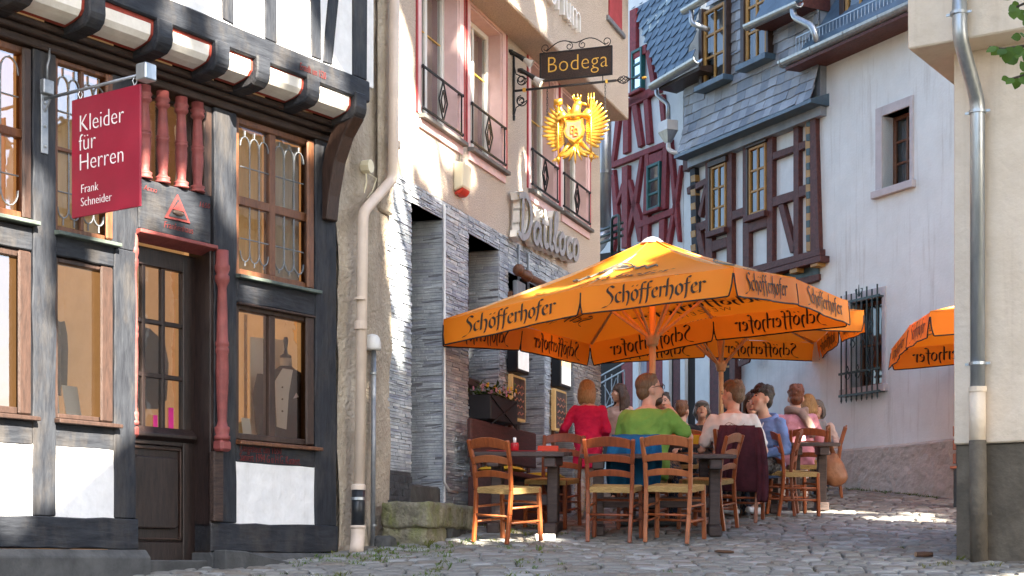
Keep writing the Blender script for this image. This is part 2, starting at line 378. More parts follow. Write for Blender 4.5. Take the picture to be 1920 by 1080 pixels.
for _ in range(420):
    y = rr.uniform(11.0,20); x = rr.uniform(-.2,4.2); px = px_of(x,y)
    if px > 1830 or noise.noise((x*2.5,y*2.5,3)) < .05: continue
    G.mi = 1; tuft(G, x, y, rr.uniform(.012,.028), 6, rr, .035)
for _ in range(260):      # along the foot of the far walls
    s_ = rr.uniform(-2.5,2.3); p = (4.42+.454*s_-.12*rr.random()-.06, 22.1-.891*s_-.05)
    G.mi = rr.choice((0,1)); tuft(G, p[0], p[1], rr.uniform(.02,.06), 8, rr, .07)
G.ob('grass', ['grass','moss'], kind='stuff', label='short green grass and moss growing in the cobble joints', cat='grass')
# ------------------------------------------------------------------ text helpers
_TX = {}
def text_geo(s, size, shear=0.0, ext=.002, xs=1.0, align='LEFT', space=1.0):
    """letters as (verts,faces) in the x-z plane facing -y"""
    cu = bpy.data.curves.new('t','FONT'); cu.body = s; cu.size = size; cu.shear = shear; cu.extrude = ext; cu.align_x = align; cu.space_character = space; cu.offset = -.016*size
    cu.resolution_u = 3
    o = bpy.data.objects.new('t', cu); COL.objects.link(o); bpy.context.view_layer.update()
    me = bpy.data.meshes.new_from_object(o.evaluated_get(bpy.context.evaluated_depsgraph_get()))
    vs = [(v.co.x*xs, -v.co.z, v.co.y) for v in me.vertices]; fs = [tuple(p.vertices) for p in me.polygons]
    bpy.data.objects.remove(o); bpy.data.curves.remove(cu); bpy.data.meshes.remove(me)
    return vs, fs
def put_text(name, s, size, m, parent, u, v, z, tilt=0.0, **k):
    vs, fs = text_geo(s, size, **k); ct, st = math.cos(tilt), math.sin(tilt)
    G = Geo(); G.add([(u+x*ct-zz*st, v+y, z+x*st+zz*ct) for x,y,zz in vs], fs); return G.ob(name, m, parent)
# broad-nib pen letters for the painted blackletter name
GL = {'S':([[(.62,1.42),(.42,1.62),(.18,1.45),(.16,1.15),(.42,.85),(.56,.5),(.48,.1),(.2,-.22),(-.12,-.30)]],.66),
 'c':([[(.46,.84),(.30,.98),(.10,.78),(.10,.24),(.28,.02),(.48,.18)]],.52),
 'h':([[(.12,1.62),(.10,1.3),(.10,.02)],[(.10,.78),(.32,.99),(.48,.80),(.48,.25),(.36,-.32)]],.60),
 'o':([[(.30,1.0),(.10,.80),(.10,.22),(.30,.0)],[(.30,1.0),(.50,.80),(.50,.22),(.30,.0)]],.60),
 'f':([[(.46,1.50),(.30,1.60),(.18,1.38),(.18,.2),(.10,-.34)],[(.0,.94),(.40,1.0)]],.42),
 'e':([[(.10,.46),(.46,.70),(.32,.99),(.10,.78),(.10,.24),(.28,.02),(.50,.18)]],.54),
 'r':([[(.02,.92),(.12,.98),(.12,.02)],[(.12,.76),(.30,.99),(.46,.84)]],.46)}
GL['ö'] = (GL['o'][0]+[[(.14,1.36),(.17,1.32)],[(.44,1.36),(.47,1.32)]],.60)
def pen_word(s, nib=.19, ang=42):
    """list of quads (x,y) in letter units (x height 1)"""
    q = []; x = 0; nx_, ny_ = math.cos(R(ang))*nib/2, math.sin(R(ang))*nib/2
    for ch in s:
        st, adv = GL[ch]
        for pl in st:
            # round the path a little
            P = [Vector((a,b)) for a,b in pl]; path = []
            for i in range(len(P)-1):
                for k in range(3): path.append(P[i].lerp(P[i+1], k/3))
            path.append(P[-1])
            sm = [path[0]]+[(path[i-1]+path[i]*2+path[i+1])/4 for i in range(1,len(path)-1)]+[path[-1]]
            for a,b in zip(sm,sm[1:]):
                q.append([(x+a.x-nx_,a.y-ny_),(x+a.x+nx_,a.y+ny_),(x+b.x+nx_,b.y+ny_),(x+b.x-nx_,b.y-ny_)])
                t = nib*.16
                q.append([(x+a.x-t,a.y-t*.2),(x+a.x+t*.2,a.y+t),(x+b.x+t,b.y+t*.2),(x+b.x-t*.2,b.y-t)])
        x += adv
    return q, x
# ------------------------------------------------------------------ generic window
def window(par, u0, u1, z0, z1, v=.07, fw=.05, fd=.06, m='frame_brown', cols=2, rows=2, bw=.022, gm='glass', inner=None, room='interior', depth=.45, mull=None, trans=None, name='window', curt=None, lead=None, topgap=0):
    """frame ring (the part), glazing bars, panes and lead as sub-parts"""
    G = Geo()
    G.box(u0,u0+fw,v,v+fd,z0,z1); G.box(u1-fw,u1,v,v+fd,z0,z1); G.box(u0+fw,u1-fw,v,v+fd,z0,z0+fw); G.box(u0+fw,u1-fw,v,v+fd,z1-fw,z1)
    W_ = G.ob(name, m, par, bevel=.006)
    a0, a1, b0, b1 = u0+fw, u1-fw, z0+fw, z1-fw
    us = [a0+(a1-a0)*i/cols for i in range(cols+1)] if mull is None else [a0]+mull+[a1]
    zs = [b0+(b1-b0)*i/rows for i in range(rows+1)] if trans is None else [b0]+trans+[b1]
    B_ = Geo()
    for x in us[1:-1]: B_.box(x-bw,x+bw,v+.008,v+fd-.01,b0,b1)
    for z in zs[1:-1]: B_.box(a0,a1,v+.011,v+fd-.013,z-bw,z+bw)
    if B_.f: B_.ob('glazing_bar', m, W_, bevel=.004)
    for i in range(len(us)-1):
        for j in range(len(zs)-1):
            e = bw if 0 else 0
            P_ = Geo(); P_.add([(us[i],v+.03,zs[j]),(us[i+1],v+.03,zs[j]),(us[i+1],v+.03,zs[j+1]),(us[i],v+.03,zs[j+1])],[(0,1,2,3)]); P_.ob('pane', gm, W_)
            if lead:
                lg = Geo(); x0,x1,y0,y1 = us[i]+bw,us[i+1]-bw,zs[j]+bw,zs[j+1]-bw; lead(lg,x0,x1,y0,y1,v+.024,j,len(zs)-1); lg.ob('lead_came','lead',W_)
    if curt:
        for (cu0,cu1,cz0,cz1,cm) in curt:
            C_ = Geo(); n = max(6,int((cu1-cu0)/.03)); vs=[]; 
            for k in range(n+1):
                x = cu0+(cu1-cu0)*k/n; yy = v+.11+.012*math.sin(k*1.9)+.006*math.sin(k*.7)
                vs += [(x,yy,cz0),(x,yy,cz1)]
            C_.add(vs,[(2*k,2*k+2,2*k+3,2*k+1) for k in range(n)]); C_.ob('curtain', cm, W_, smooth=True)
    if room:
        I_ = Geo(); d0, d1 = v+fd-.004, v+depth; e=.01
        A=[(u0-e,d0,z0-e),(u1+e,d0,z0-e),(u1+e,d0,z1+e),(u0-e,d0,z1+e),(u0-.12,d1,z0-.12),(u1+.12,d1,z0-.12),(u1+.12,d1,z1+.12),(u0-.12,d1,z1+.12)]
        I_.add(A,[(4,5,6,7),(0,1,5,4),(1,2,6,5),(2,3,7,6),(3,0,4,7)]); I_.ob('interior', room, W_)
    return W_
def lead_arch(lg, x0, x1, y0, y1, v, j, nj):
    """vertical cames, arches at the top of the upper light, hanging arches at the foot of the lower one"""
    n = 3 if x1-x0 > .28 else 2
    wd = (x1-x0)/n; r = .0055; ya = y1-.24*(y1-y0)/1.0 if j == nj-1 else y1; yb = y0+.24*(y1-y0) if j == 0 else y0
    for i in range(1,n): lg.tube([(x0+wd*i,v,yb if j==0 else y0),(x0+wd*i,v,ya if j==nj-1 else y1)], r, 5)
    for f in ((.45,) if True else ()): lg.tube([(x0,v,y0+(y1-y0)*f),(x1,v,y0+(y1-y0)*f)], r, 5)
    for i in range(n):
        c = x0+wd*(i+.5); R_ = wd/2
        if j == nj-1:
            lg.tube([(c+R_*math.cos(t),v-.001,ya+R_*1.5*math.sin(t)) for t in [math.pi*k/8 for k in range(9)]], r, 5)
            lg.tube([(c,v,ya+R_*1.5),(c,v,y1)], r, 5)
        if j == 0:
            lg.tube([(c+R_*math.cos(t),v-.001,yb-R_*1.5*math.sin(t)) for t in [math.pi*k/8 for k in range(9)]], r, 5)
            lg.tube([(c,v,yb-R_*1.5),(c,v,y0)], r, 5)
def turned(G, c, z0, z1, r, n=14):
    h = z1-z0
    prof = [(1.25,0),(1.25,.02),(1.0,.025),(1.2,.05),(1.2,.065),(.85,.075),(.72,.10),(.80,.16),(.98,.30),(1.02,.38),(.94,.45),(1.08,.465),(1.08,.478),(.94,.49),(1.08,.50),(1.08,.513),(.92,.525),(.80,.70),(.70,.80),(.80,.815),(1.15,.84),(1.15,.865),(.9,.875),(1.2,.90),(1.2,.92),(1.0,.93),(1.0,1.0)]
    G.lathe([(a*r,z0+b*h) for a,b in prof], (c[0],c[1],0), n)

# ------------------------------------------------------------------ left half-timbered shop
FL = Fac(632, 13.7, 55.3)
LH = FL.thing('half_timbered_shop', 'dark half-timbered shop house with white panels and jettied upper floor', 'house', zb=1.0)
def tb(u0,u1,z0,z1,v0=0.0,v1=.16,m=None,name=None,par=LH,bev=.008):
    horiz = (u1-u0) > (z1-z0)
    if m is None:
        G = Geo(); Lg = (u1-u0) if horiz else (z1-z0); n = max(2,int(Lg/.16)); rj = random.Random(int(u0*917+z0*331)); J = lambda: rj.uniform(-.007,.007)
        for k in range(n+1):
            s = k/n; e = 0 if k in (0,n) else 1
            if horiz: c = u0+(u1-u0)*s; q = [(c,v0+J()*.5,z0+J()*e),(c,v0+J()*.5,z1+J()*e),(c,v1,z1),(c,v1,z0)]
            else: c = z0+(z1-z0)*s; q = [(u0+J()*e,v0+J()*.5,c),(u0,v1,c),(u1,v1,c),(u1+J()*e,v0+J()*.5,c)]
            G.v += q
        for k in range(n):
            for i in range(4): G.f.append((4*k+i,4*k+(i+1)%4,4*k+4+(i+1)%4,4*k+4+i)[::-1]); G.m.append(0)
        G.f += [(0,1,2,3),(4*n+3,4*n+2,4*n+1,4*n)]; G.m += [0,0]
        o = G.ob(name or ('timber_rail' if horiz else 'timber_post'), 'timber_h' if horiz else 'timber_v', par, bevel=bev); return o
    return Geo().box(u0,u1,v0,v1,z0,z1).ob(name or ('timber_rail' if horiz else 'timber_post'), m or ('timber_h' if horiz else 'timber_v'), par, bevel=bev)
# posts
tb(-3.19,-2.99,1.725,4.965); tb(-2.46,-2.255,1.725,3.70); tb(-2.48,-2.235,3.70,4.965,.003); tb(-1.455,-1.205,1.715,4.965); tb(-.275,0,1.715,4.99)
tb(-4.75,-4.55,1.725,4.965)
# sill beams, rails
tb(-6.5,-2.24,1.50,1.722,-.015,.2); tb(-1.50,.0,1.485,1.712,-.015,.2)
for a,b in ((-4.55,-3.19),(-2.99,-2.46)):
    tb(a,b,2.215,2.40,.006); tb(a,b,3.56,3.72,.004)
tb(-1.205,-.275,2.20,2.37,.006); tb(-1.205,-.275,3.475,3.665,.004)
tb(-6.5,-4.75,1.725,4.965,.01)
# white infill panels
for a,b in ((-4.55,-3.19),(-2.99,-2.46),(-1.205,-.275)):
    Geo().box(a-.02,b+.02,.012,.15,1.70,2.23 if a<-1.5 else 2.215).ob('infill_panel','limewash',LH,bevel=.01)
# windows
def sill(par,u0,u1,z,m,v0=-.06,h=.035): return Geo().prismx([(v0,z-h),(v0,z-.008),(.06,z+.01),(.06,z-h)],u0,u1).ob('window_sill',m,par,bevel=.004)
w2 = window(LH,-2.985,-2.465,3.745,4.96,.03,.035,.09,'frame_brown',2,2,.014,'glass_old',trans=[4.33],lead=lead_arch,curt=[(-2.95,-2.5,3.78,4.9,'curtain_tan')])
Geo().box(-2.535,-2.47,.0,.028,3.75,4.955).ob('frame_moulding','frame_brown',w2,bevel=.012)
sill(LH,-3.01,-2.44,3.735,'sill_green')
w1 = window(LH,-4.30,-3.195,3.77,4.96,.03,.05,.09,'frame_brown',2,2,.03,'glass_old',trans=[4.36],lead=lead_arch,curt=[(-4.2,-3.7,3.8,4.9,'curtain_tan')])
Geo().box(-3.275,-3.20,.0,.028,3.77,4.955).ob('frame_moulding','frame_dark',w1,bevel=.012); sill(LH,-4.35,-3.17,3.765,'sill_green')
w3 = window(LH,-4.30,-3.195,2.42,3.555,.03,.05,.09,'frame_dark',2,1,.03,'glass',depth=.8)
Geo().box(-3.31,-3.20,.0,.028,2.42,3.55).ob('frame_moulding','frame_dark',w3,bevel=.012); sill(LH,-4.35,-3.17,2.415,'frame_dark')
w4 = window(LH,-2.985,-2.465,2.42,3.555,.03,.035,.09,'frame_dark',1,1,.03,'glass',depth=.8)
Geo().box(-2.585,-2.47,.0,.028,2.42,3.55).ob('frame_moulding','frame_dark',w4,bevel=.012); sill(LH,-3.01,-2.43,2.415,'frame_dark')
w5 = window(LH,-1.20,-.28,3.70,4.955,.03,.05,.09,'frame_brown',2,2,.035,'glass_old',mull=[-.755],trans=[4.30],lead=lead_arch,curt=[(-1.15,-.78,3.75,4.9,'curtain_tan'),(-.73,-.33,3.75,4.9,'curtain_white')])
Geo().box(-.37,-.285,.0,.028,3.70,4.95).ob('frame_moulding','frame_brown',w5,bevel=.012); sill(LH,-1.22,-.25,3.695,'sill_green')
w6 = window(LH,-1.20,-.28,2.385,3.47,.03,.05,.09,'frame_dark',2,1,.035,'glass',mull=[-.76],room='interior',depth=.9)
Geo().box(-.385,-.285,.0,.028,2.385,3.465).ob('frame_moulding','frame_dark',w6,bevel=.012); sill(LH,-1.22,-.24,2.375,'frame_brown')
Geo().box(-1.195,-.29,-.02,.028,3.455,3.474).ob('frame_moulding','frame_dark',w6,bevel=.005)
# door recess
Geo().box(-2.238,-1.50,-.012,.14,3.875,4.255).ob('door_lintel','timber_h',LH,bevel=.01)
Geo().prismx([(-.05,3.845),(-.05,3.872),(.1,3.872),(.1,3.80)],-2.255,-1.46).ob('lintel_moulding','column_pink',LH,bevel=.004)
door = Geo(); dv = .17
door.box(-2.33,-2.215,dv,dv+.06,1.40,3.80); door.box(-1.62,-1.49,dv,dv+.06,1.40,3.80)
door.box(-2.215,-1.62,dv,dv+.06,3.66,3.80); door.box(-2.215,-1.62,dv,dv+.06,2.30,2.42); door.box(-2.215,-1.62,dv,dv+.06,1.40,1.56)
door.box(-2.215,-1.62,dv+.02,dv+.06,1.56,2.30)
DR = door.ob('door','door_dark',LH,bevel=.006)
Geo().prismx([(dv-.05,2.36),(dv-.05,2.385),(dv,2.44),(dv,2.33)],-2.32,-1.52).ob('door_ledge','door_dark',DR,bevel=.004)
pn = Geo(); pn.prism([(-2.12,1.66),(-1.72,1.66),(-1.69,1.69),(-1.69,2.18),(-1.72,2.21),(-2.12,2.21),(-2.15,2.18),(-2.15,1.69)],dv-.025,dv+.022); pn.ob('door_panel','door_dark',DR,bevel=.012,seg=2)
for a,b,c,d in ((-2.20,-1.64,2.265,2.28),(-2.20,-1.64,1.575,1.59),(-1.655,-1.64,1.59,2.265),(-2.20,-2.185,1.59,2.265)): Geo().box(a,b,dv-.004,dv+.022,c,d).ob('panel_moulding','frame_dark',DR,bevel=.004)
bars = Geo()
for x in (-2.02,-1.82): bars.box(x-.018,x+.018,dv+.005,dv+.05,2.42,3.66)
for z in (2.83,3.24): bars.box(-2.215,-1.62,dv+.008,dv+.047,z-.018,z+.018)
bars.ob('glazing_bar','door_dark',DR,bevel=.005)
xs_ = [-2.215,-2.02,-1.82,-1.62]; zs_ = [2.42,2.83,3.24,3.66]
for i in range(3):
    for j in range(3):
        Geo().add([(xs_[i],dv+.027,zs_[j]),(xs_[i+1],dv+.027,zs_[j]),(xs_[i+1],dv+.027,zs_[j+1]),(xs_[i],dv+.027,zs_[j+1])],[(0,1,2,3)]).ob('pane','glass_old',DR)
Geo().add([(-2.6,dv+.5,1.4),(-1.2,dv+.5,1.4),(-1.2,dv+.5,3.85),(-2.6,dv+.5,3.85)],[(0,1,2,3)]).ob('interior','interior',DR)
for (x,z,h,wd) in ((-1.755,2.44,.16,.05),(-1.91,2.44,.09,.04)):
    mat('sticker_pink',(.55,.02,.20),None,4,.5,0) if 'sticker_pink' not in MAT else None
    Geo().box(x,x+wd,dv+.019,dv+.0235,z,z+h).ob('sticker','sticker_pink',DR)
hd = Geo(); hd.tube([(-2.25,dv,2.47),(-2.25,dv-.05,2.47),(-2.16,dv-.055,2.475)],.011,8); hd.ob('door_handle','gold',DR,smooth=True)
Geo().box(-2.24,-1.49,.0,.30,1.30,1.42).ob('door_step','plinth_stone',LH,bevel=.01)
Geo().box(-1.50,-1.46,.0,.24,1.42,3.87).ob('door_jamb','door_dark',LH,bevel=.005)
# turned columns, balusters
c_ = Geo(); turned(c_,(-1.415,-.045,0),2.36,3.84,.050); CO = c_.ob('column','column_pink',LH,smooth=True)
Geo().box(-1.475,-1.355,-.10,.01,2.27,2.36).ob('column_foot','column_pink',CO,bevel=.02)
c_ = Geo(); turned(c_,(-2.250,.03,0),2.42,3.84,.030); CO = c_.ob('column','column_pink',LH,smooth=True)
Geo().box(-2.285,-2.215,-.005,.06,2.33,2.42).ob('column_foot','column_pink',CO,bevel=.02)
Geo().box(-1.50,-1.395,-.045,.03,1.72,2.27).ob('column_pedestal','timber_brown',LH,bevel=.008)
for x in (-2.165,-1.985,-1.795,-1.625):
    b_ = Geo(); turned(b_,(x,.01,0),4.262,4.955,.047); b_.ob('baluster','column_pink',LH,smooth=True)
Geo().box(-1.545,-1.46,.02,.16,4.258,4.96).ob('opening_jamb','frame_dark',LH,bevel=.006)
wt = window(LH,-2.235,-1.55,4.26,4.96,.13,.035,.05,'frame_dark',2,1,.02,'glass_mirror',room='interior')
# emblem on the lintel
T = [(-1.99,4.0),(-1.73,4.0),(-1.86,4.20)]
e = Geo(); e.prism(T,-.022,-.010); EM = e.ob('emblem','inscription_red',LH)
e = Geo(); e.prism([(-1.955,4.018),(-1.765,4.018),(-1.86,4.165)],-.026,-.020); e.ob('emblem_field','timber_h',EM)
e = Geo(); e.ell((-1.86,-.026,4.055),(.062,.012,.022)); e.ob('emblem_cup','timber_brown',EM,smooth=True)
e = Geo(); e.prism([(-1.92,4.075),(-1.80,4.075),(-1.845,4.12),(-1.86,4.14),(-1.875,4.12)],-.032,-.024); e.ob('emblem_figure','inscription_red',EM)
put_text('inscription','Frankenhaus',.075,'inscription_red',LH,-2.0,-.016,3.925,shear=.2,ext=.002,xs=.8)
put_text('inscription','Anno',.06,'inscription_red',LH,-2.2,-.016,4.17,shear=.2,ext=.002); put_text('inscription','1650',.06,'inscription_red',LH,-1.64,-.016,4.15,shear=.2,ext=.002)
put_text('inscription','Umgebaut um 1650',.098,'inscription_red',LH,-1.175,.001,2.285,ext=.002,xs=.62); put_text('inscription','Saniert 1994 G u H.G. Kustert.',.098,'inscription_red',LH,-1.175,.001,2.212,ext=.002,xs=.58)
# plinth
Geo().prismx([(-.10,.8),(-.10,1.44),(-.05,1.495),(.2,1.495),(.2,.8)],-6.5,-2.2).ob('plinth','plinth_stone',LH,bevel=.008)
Geo().prismx([(-.06,.8),(-.06,1.44),(-.03,1.48),(.2,1.48),(.2,.8)],-1.53,.02).ob('plinth','plinth_stone',LH,bevel=.008)
rp = Geo(); rp.prism([(-1.53,1.2),(-.55,1.30),(-.55,1.36),(-1.30,1.49),(-1.53,1.50)],-.20,-.062); rp.ob('plinth_ramp','plinth_stone',LH,bevel=.01)
# jetty: mouldings, joist ends, painted filler boards, bressummer
tb(-6.5,.0,4.97,5.03,-.02,.2,'timber_brown','moulding'); tb(-6.5,.0,5.033,5.075,-.075,.2,'timber_brown','moulding'); tb(-6.5,-.0,5.078,5.12,-.12,.2,'timber_brown','moulding')
joists = [-4.7,-4.15,-3.55,-2.95,-2.32,-1.74,-1.30,-.72,-.135]
jp = [(.1,5.30),(-.385,5.33),(-.39,5.20),(-.375,5.145),(-.33,5.105),(-.26,5.09),(.1,5.06)]
for u in joists: Geo().prismx(jp,u-.075,u+.075).ob('joist_end','timber_h',LH,bevel=.012)
for a,b in zip(joists,joists[1:]):
    a += .076; b -= .076
    prof = [(-.335,5.325),(-.335,5.285),(-.335,5.25),(-.33,5.205),(-.30,5.17),(-.24,5.15),(-.13,5.125)]
    ofs = [(p[0]+.02,p[1]+.02) for p in prof][::-1]
    f_ = Geo().prismx(prof+ofs,a,b).ob('filler_board','soffit_red',LH)
    ip = [(-.341,5.275),(-.340,5.25),(-.335,5.201),(-.303,5.163),(-.242,5.143),(-.17,5.128)]
    of2 = [(p[0]+.012,p[1]+.012) for p in ip][::-1]
    Geo().prismx(ip+of2,a+.03,b-.03).ob('painted_field','soffit_white',f_)
bs = Geo(); bs.prism([(-6.5,5.375),(.0,5.275),(.0,5.455),(-6.5,5.575)],-.37,-.2); bs.ob('bressummer','timber_h',LH,bevel=.012)
put_text('inscription','Erstellt um 1520',.085,'inscription_red',LH,-.88,-.374,5.335,tilt=-.016,ext=.002,xs=.55)
br = Geo(); br.prismx([(.0,4.30),(-.06,4.30),(-.085,4.50),(-.15,4.78),(-.24,4.98),(-.36,5.13),(-.2,5.15),(-.10,5.03),(-.03,4.88),(.0,4.75)],-.20,-.055); br.ob('curved_bracket','frame_dark',LH,bevel=.01)
uv = -.345
for nm,pts in (('timber_post',[(418,-60),(440,-60),(440,47),(418,35)]),('timber_post',[(498,-60),(520,-60),(521,82),(498,72)]),('timber_post',[(583,-60),(601,-60),(604,113),(585,106)]),('timber_post',[(622,-60),(642,-60),(624,122),(606,116)]),('timber_post',[(662,-60),(690,-60),(689,151),(662,141)]),('timber_post',[(290,-60),(312,-60),(312,-15),(290,-25)])):
    Geo().prism([FL.P(x,y,uv-.012) for x,y in pts],uv-.012,uv+.1).ob(nm,'timber_v',LH,bevel=.008)
pz = lambda u: 5.452-.0185*u
edges = [-6.5,-2.4,-1.62,-1.15,-.62,-.24,.07]
for a,b in zip(edges,edges[1:]):
    Geo().prism([(a,pz(a)-.03),(b,pz(b)-.03),(b,9.0),(a,9.0)],uv+.0,uv+.12).ob('infill_panel','limewash',LH)
Geo().box(-6.5,.06,uv+.125,6,5.30,9.0).ob('wall','limewash',LH)
Geo().box(-6.5,-.002,.95,6,.8,5.29).ob('wall','limewash',LH); Geo().box(-.02,.03,.165,6,.8,5.29).ob('side_wall','limewash',LH)
Geo().prismx([(-.8,8.9),(2.9,13.0),(6.5,8.9),(6.5,8.8),(2.9,12.85),(-.8,8.75)],-6.7,.2).ob('roof','slate_blue',LH)

# things in and on the shop front
def leaflet(u,z,wd,h,rot,label):
    t = FL.at(u,.16,'leaflet',label,'leaflet',z)
    G = Geo(); G.prismx([(0,0),(.006,0),(.05,h),(.044,h)],-wd/2,wd/2); G.ob('sheet','white_paint',t); G2 = Geo(); G2.prismx([(.020,h*.35),(.022,h*.35),(.0405,h*.8),(.0385,h*.8)],-wd*.12,wd*.12); G2.ob('printed_figure','frame_brown',t)
    t.rotation_euler.z += rot
leaflet(-2.70,2.46,.15,.22,.1,'white leaflet with a small figure leaning inside the lower window'); leaflet(-2.90,2.46,.12,.30,-.2,'taller white leaflet at the left edge of the same lower window')
# suit on a tailor's bust, in front of a pale poster
mat('suit_grey',(.045,.047,.052),(.03,.03,.034),30,.85,.3); mat('poster_pale',(.72,.76,.82),(.66,.70,.77),2,.6,0); mat('shirt_white',(.78,.78,.80),(.7,.7,.72),6,.8,.2); mat('yellow_cloth',(.50,.42,.03),(.36,.30,.02),6,.85,.5,10)
t = FL.at(-.26,.40,'poster_board','pale blue poster board standing behind the suit in the shop window','poster',2.45,rz=-.3); Geo().box(-.30,.30,0,.015,0,.86).ob('board','poster_pale',t)
t = FL.at(-.36,.26,'suit_bust','grey tailcoat and white shirt on a bust in the shop window','suit',2.42,rz=-.62)
def section(G, rows, n=16):
    o = len(G.v)
    for (cx,cy,z,rx,ry) in rows:
        for k in range(n):
            a = 6.28318*k/n; G.v.append((cx+rx*math.cos(a),cy+ry*math.sin(a),z))
    for i in range(len(rows)-1):
        for k in range(n): G.f.append((o+i*n+k,o+i*n+(k+1)%n,o+(i+1)*n+(k+1)%n,o+(i+1)*n+k)); G.m.append(G.mi)
    G.f.append(tuple(o+(len(rows)-1)*n+k for k in range(n))); G.m.append(G.mi)
G = Geo(); section(G,[(.02,0,0,.16,.10),(.01,0,.22,.155,.10),(0,0,.38,.17,.11),(0,0,.50,.19,.11),(0,0,.57,.17,.10),(0,0,.62,.08,.07),(0,0,.645,.05,.05)]); G.ob('jacket','suit_grey',t,smooth=True)
G = Geo(); G.prism([(-.10,.12),(-.02,.10),(.0,.40),(.035,.60),(-.05,.61),(-.115,.5)],-.128,-.105); G.ob('shirt_front','shirt_white',t)
for z in (.25,.35,.45): Geo().ell((-.055,-.13,z),.008).ob('button','suit_grey',t)
G = Geo(); G.tube([(0,0,.62),(0,0,.71)],[.055,.052],12); G.ob('collar','shirt_white',t,smooth=True)
G = Geo(); G.lathe([(.045,.70),(.05,.73),(.02,.75),(.012,.79),(.022,.86),(.016,.89)],(0,0,0),12); G.ob('neck_knob','frame_dark',t,smooth=True)
G = Geo(); G.prism([(.04,.36),(.085,.375),(.065,.41)],-.125,-.112); G.ob('pocket_square','shirt_white',t)
for s_ in (-1,1):
    G = Geo(); G.tube([(.19*s_,0,.56),(.225*s_,0,.4),(.22*s_,-.02,.2),(.20*s_,-.03,-.0)],[.055,.06,.052,.045],10); G.ob('sleeve','suit_grey',t,smooth=True)
t = FL.at(-1.05,.30,'folded_cloth','yellow folded cloth lying in the corner of the shop window','cloth',2.42); Geo().box(-.12,.16,-.1,.14,0,.13).ob('cloth_body','yellow_cloth',t,bevel=.04,seg=3)
t = FL.at(-.92,.16,'price_card','small white card propped beside the yellow cloth','card',2.44); Geo().prismx([(0,0),(.005,0),(.03,.14),(.025,.14)],-.05,.05).ob('card','white_paint',t)
# hanging sign
HS = FL.at(-3.10,0,'hanging_sign','dark red hanging sign reading Kleider fuer Herren on a wall bracket','sign',3.7)
G = Geo(); G.box(-.008,.008,-.98,-.30,.06,.87); G.ob('sign_board','sign_red',HS,bevel=.003)
def sign_text(name,s,size,w0,z):
    vs,fs = text_geo(s,size,ext=.0015,xs=.93); G = Geo()
    G.add([(-.0105+y,-w0-x,z+zz) for x,y,zz in vs],[f for f in fs]); return G.ob(name,'white_paint',HS)
sign_text('lettering','Kleider',.165,.375,.64); sign_text('lettering','für',.165,.375,.51); sign_text('lettering','Herren',.165,.375,.375)
sign_text('lettering','Frank',.085,.395,.22); sign_text('lettering','Schneider',.085,.395,.13)
G = Geo(); G.tube([(0,0,.93),(0,-1.0,.93)],.012,8); G.ob('bracket_arm','steel_grey',HS,smooth=True)
G = Geo(); G.box(-.03,.03,-.012,.0,.55,.97); G.ob('wall_plate','steel_grey',HS,bevel=.003)
for z in (.6,.74,.9): Geo().ell((0,-.014,z),.012,8,5).ob('bolt','zinc',HS)
G = Geo(); G.tube([(0,-.01,.84),(0,-.07,.92)],.008,6); G.ob('strut','steel_grey',HS)
for v in (-.38,-.92):
    G = Geo(); G.tube([(0,v,.93),(.012,v-.008,.90),(0,v,.865)],.004,5); G.tube([(0,v,.93),(-.012,v+.008,.90),(0,v,.865)],.004,5); G.ob('hook','zinc',HS)
Geo().box(-.05,.05,-1.08,-.98,.88,.99).ob('lamp_box','zinc',HS,bevel=.008)
t = FL.at(-3.10,-.002,'junction_box','small grey junction box with a cable on the dark post','box',4.66)
Geo().box(-.04,.05,-.05,0,0,.10).ob('case','steel_grey',t,bevel=.006); G = Geo(); G.tube([(.01,-.02,.10),(.012,-.02,.2),(.03,-.018,.26),(.035,-.015,.33)],.008,6); G.ob('cable','steel_grey',t,smooth=True)
# glowing filament lamp in the left window
mat('lamp_glow',(.9,.5,.15),None,4,.5,0,emit=(1.0,.42,.10),es=2.5)
t = FL.at(-3.62,.36,'wall_lamp','warm glowing lamp seen through the upper left window','lamp',4.14)
G = Geo()
for k in range(7): a = k/7*6.283; G.tube([(0,0,0),(.02*math.cos(a),.02*math.sin(a),.03),(.045*math.cos(a),.03*math.sin(a),.07+.01*(k%3))],[.006,.01,.004],6)
G.ob('bulb_cluster','lamp_glow',t); Geo().lathe([(.02,-.05),(.03,-.03),(.02,0)],(0,0,0),10).ob('socket','frame_dark',t)

# garments hanging inside the shop
def hung_jacket(u,v,z,m,label,sc=1.0):
    t=FL.at(u,v,'hanging_jacket',label,'jacket',z,group='jackets hanging inside the shop'); t.scale=(sc,)*3
    G=Geo(); section(G,[(0,0,0,.19,.07),(0,0,.25,.18,.075),(0,0,.5,.19,.08),(0,0,.62,.17,.07),(0,0,.68,.07,.05)]); G.ob('body',m,t,smooth=True)
    for s_ in (-1,1):
        G=Geo(); G.tube([(.17*s_,0,.62),(.22*s_,0,.4),(.21*s_,0,.08)],[.05,.055,.045],10); G.ob('sleeve',m,t,smooth=True)
    G=Geo(); G.tube([(0,0,.68),(0,0,.76),(.03,0,.78)],.006,5); G.ob('hook','zinc',t)
for k,(u,v,z,m,lab) in enumerate(((-2.80,.60,2.62,'suit_grey','dark grey jacket hanging behind the lower window beside the door'),(-2.58,.66,2.66,'timber_brown','brown jacket hanging behind the lower window beside the door'),(-3.50,.62,2.60,'suit_grey','dark grey jacket hanging behind the lower left window'),(-3.78,.62,2.66,'frame_brown','tan brown jacket hanging behind the lower left window'),(-1.86,.36,2.60,'interior_dark','dark coat hanging behind the glazed shop door'))): hung_jacket(u,v,z,m,lab,.9)
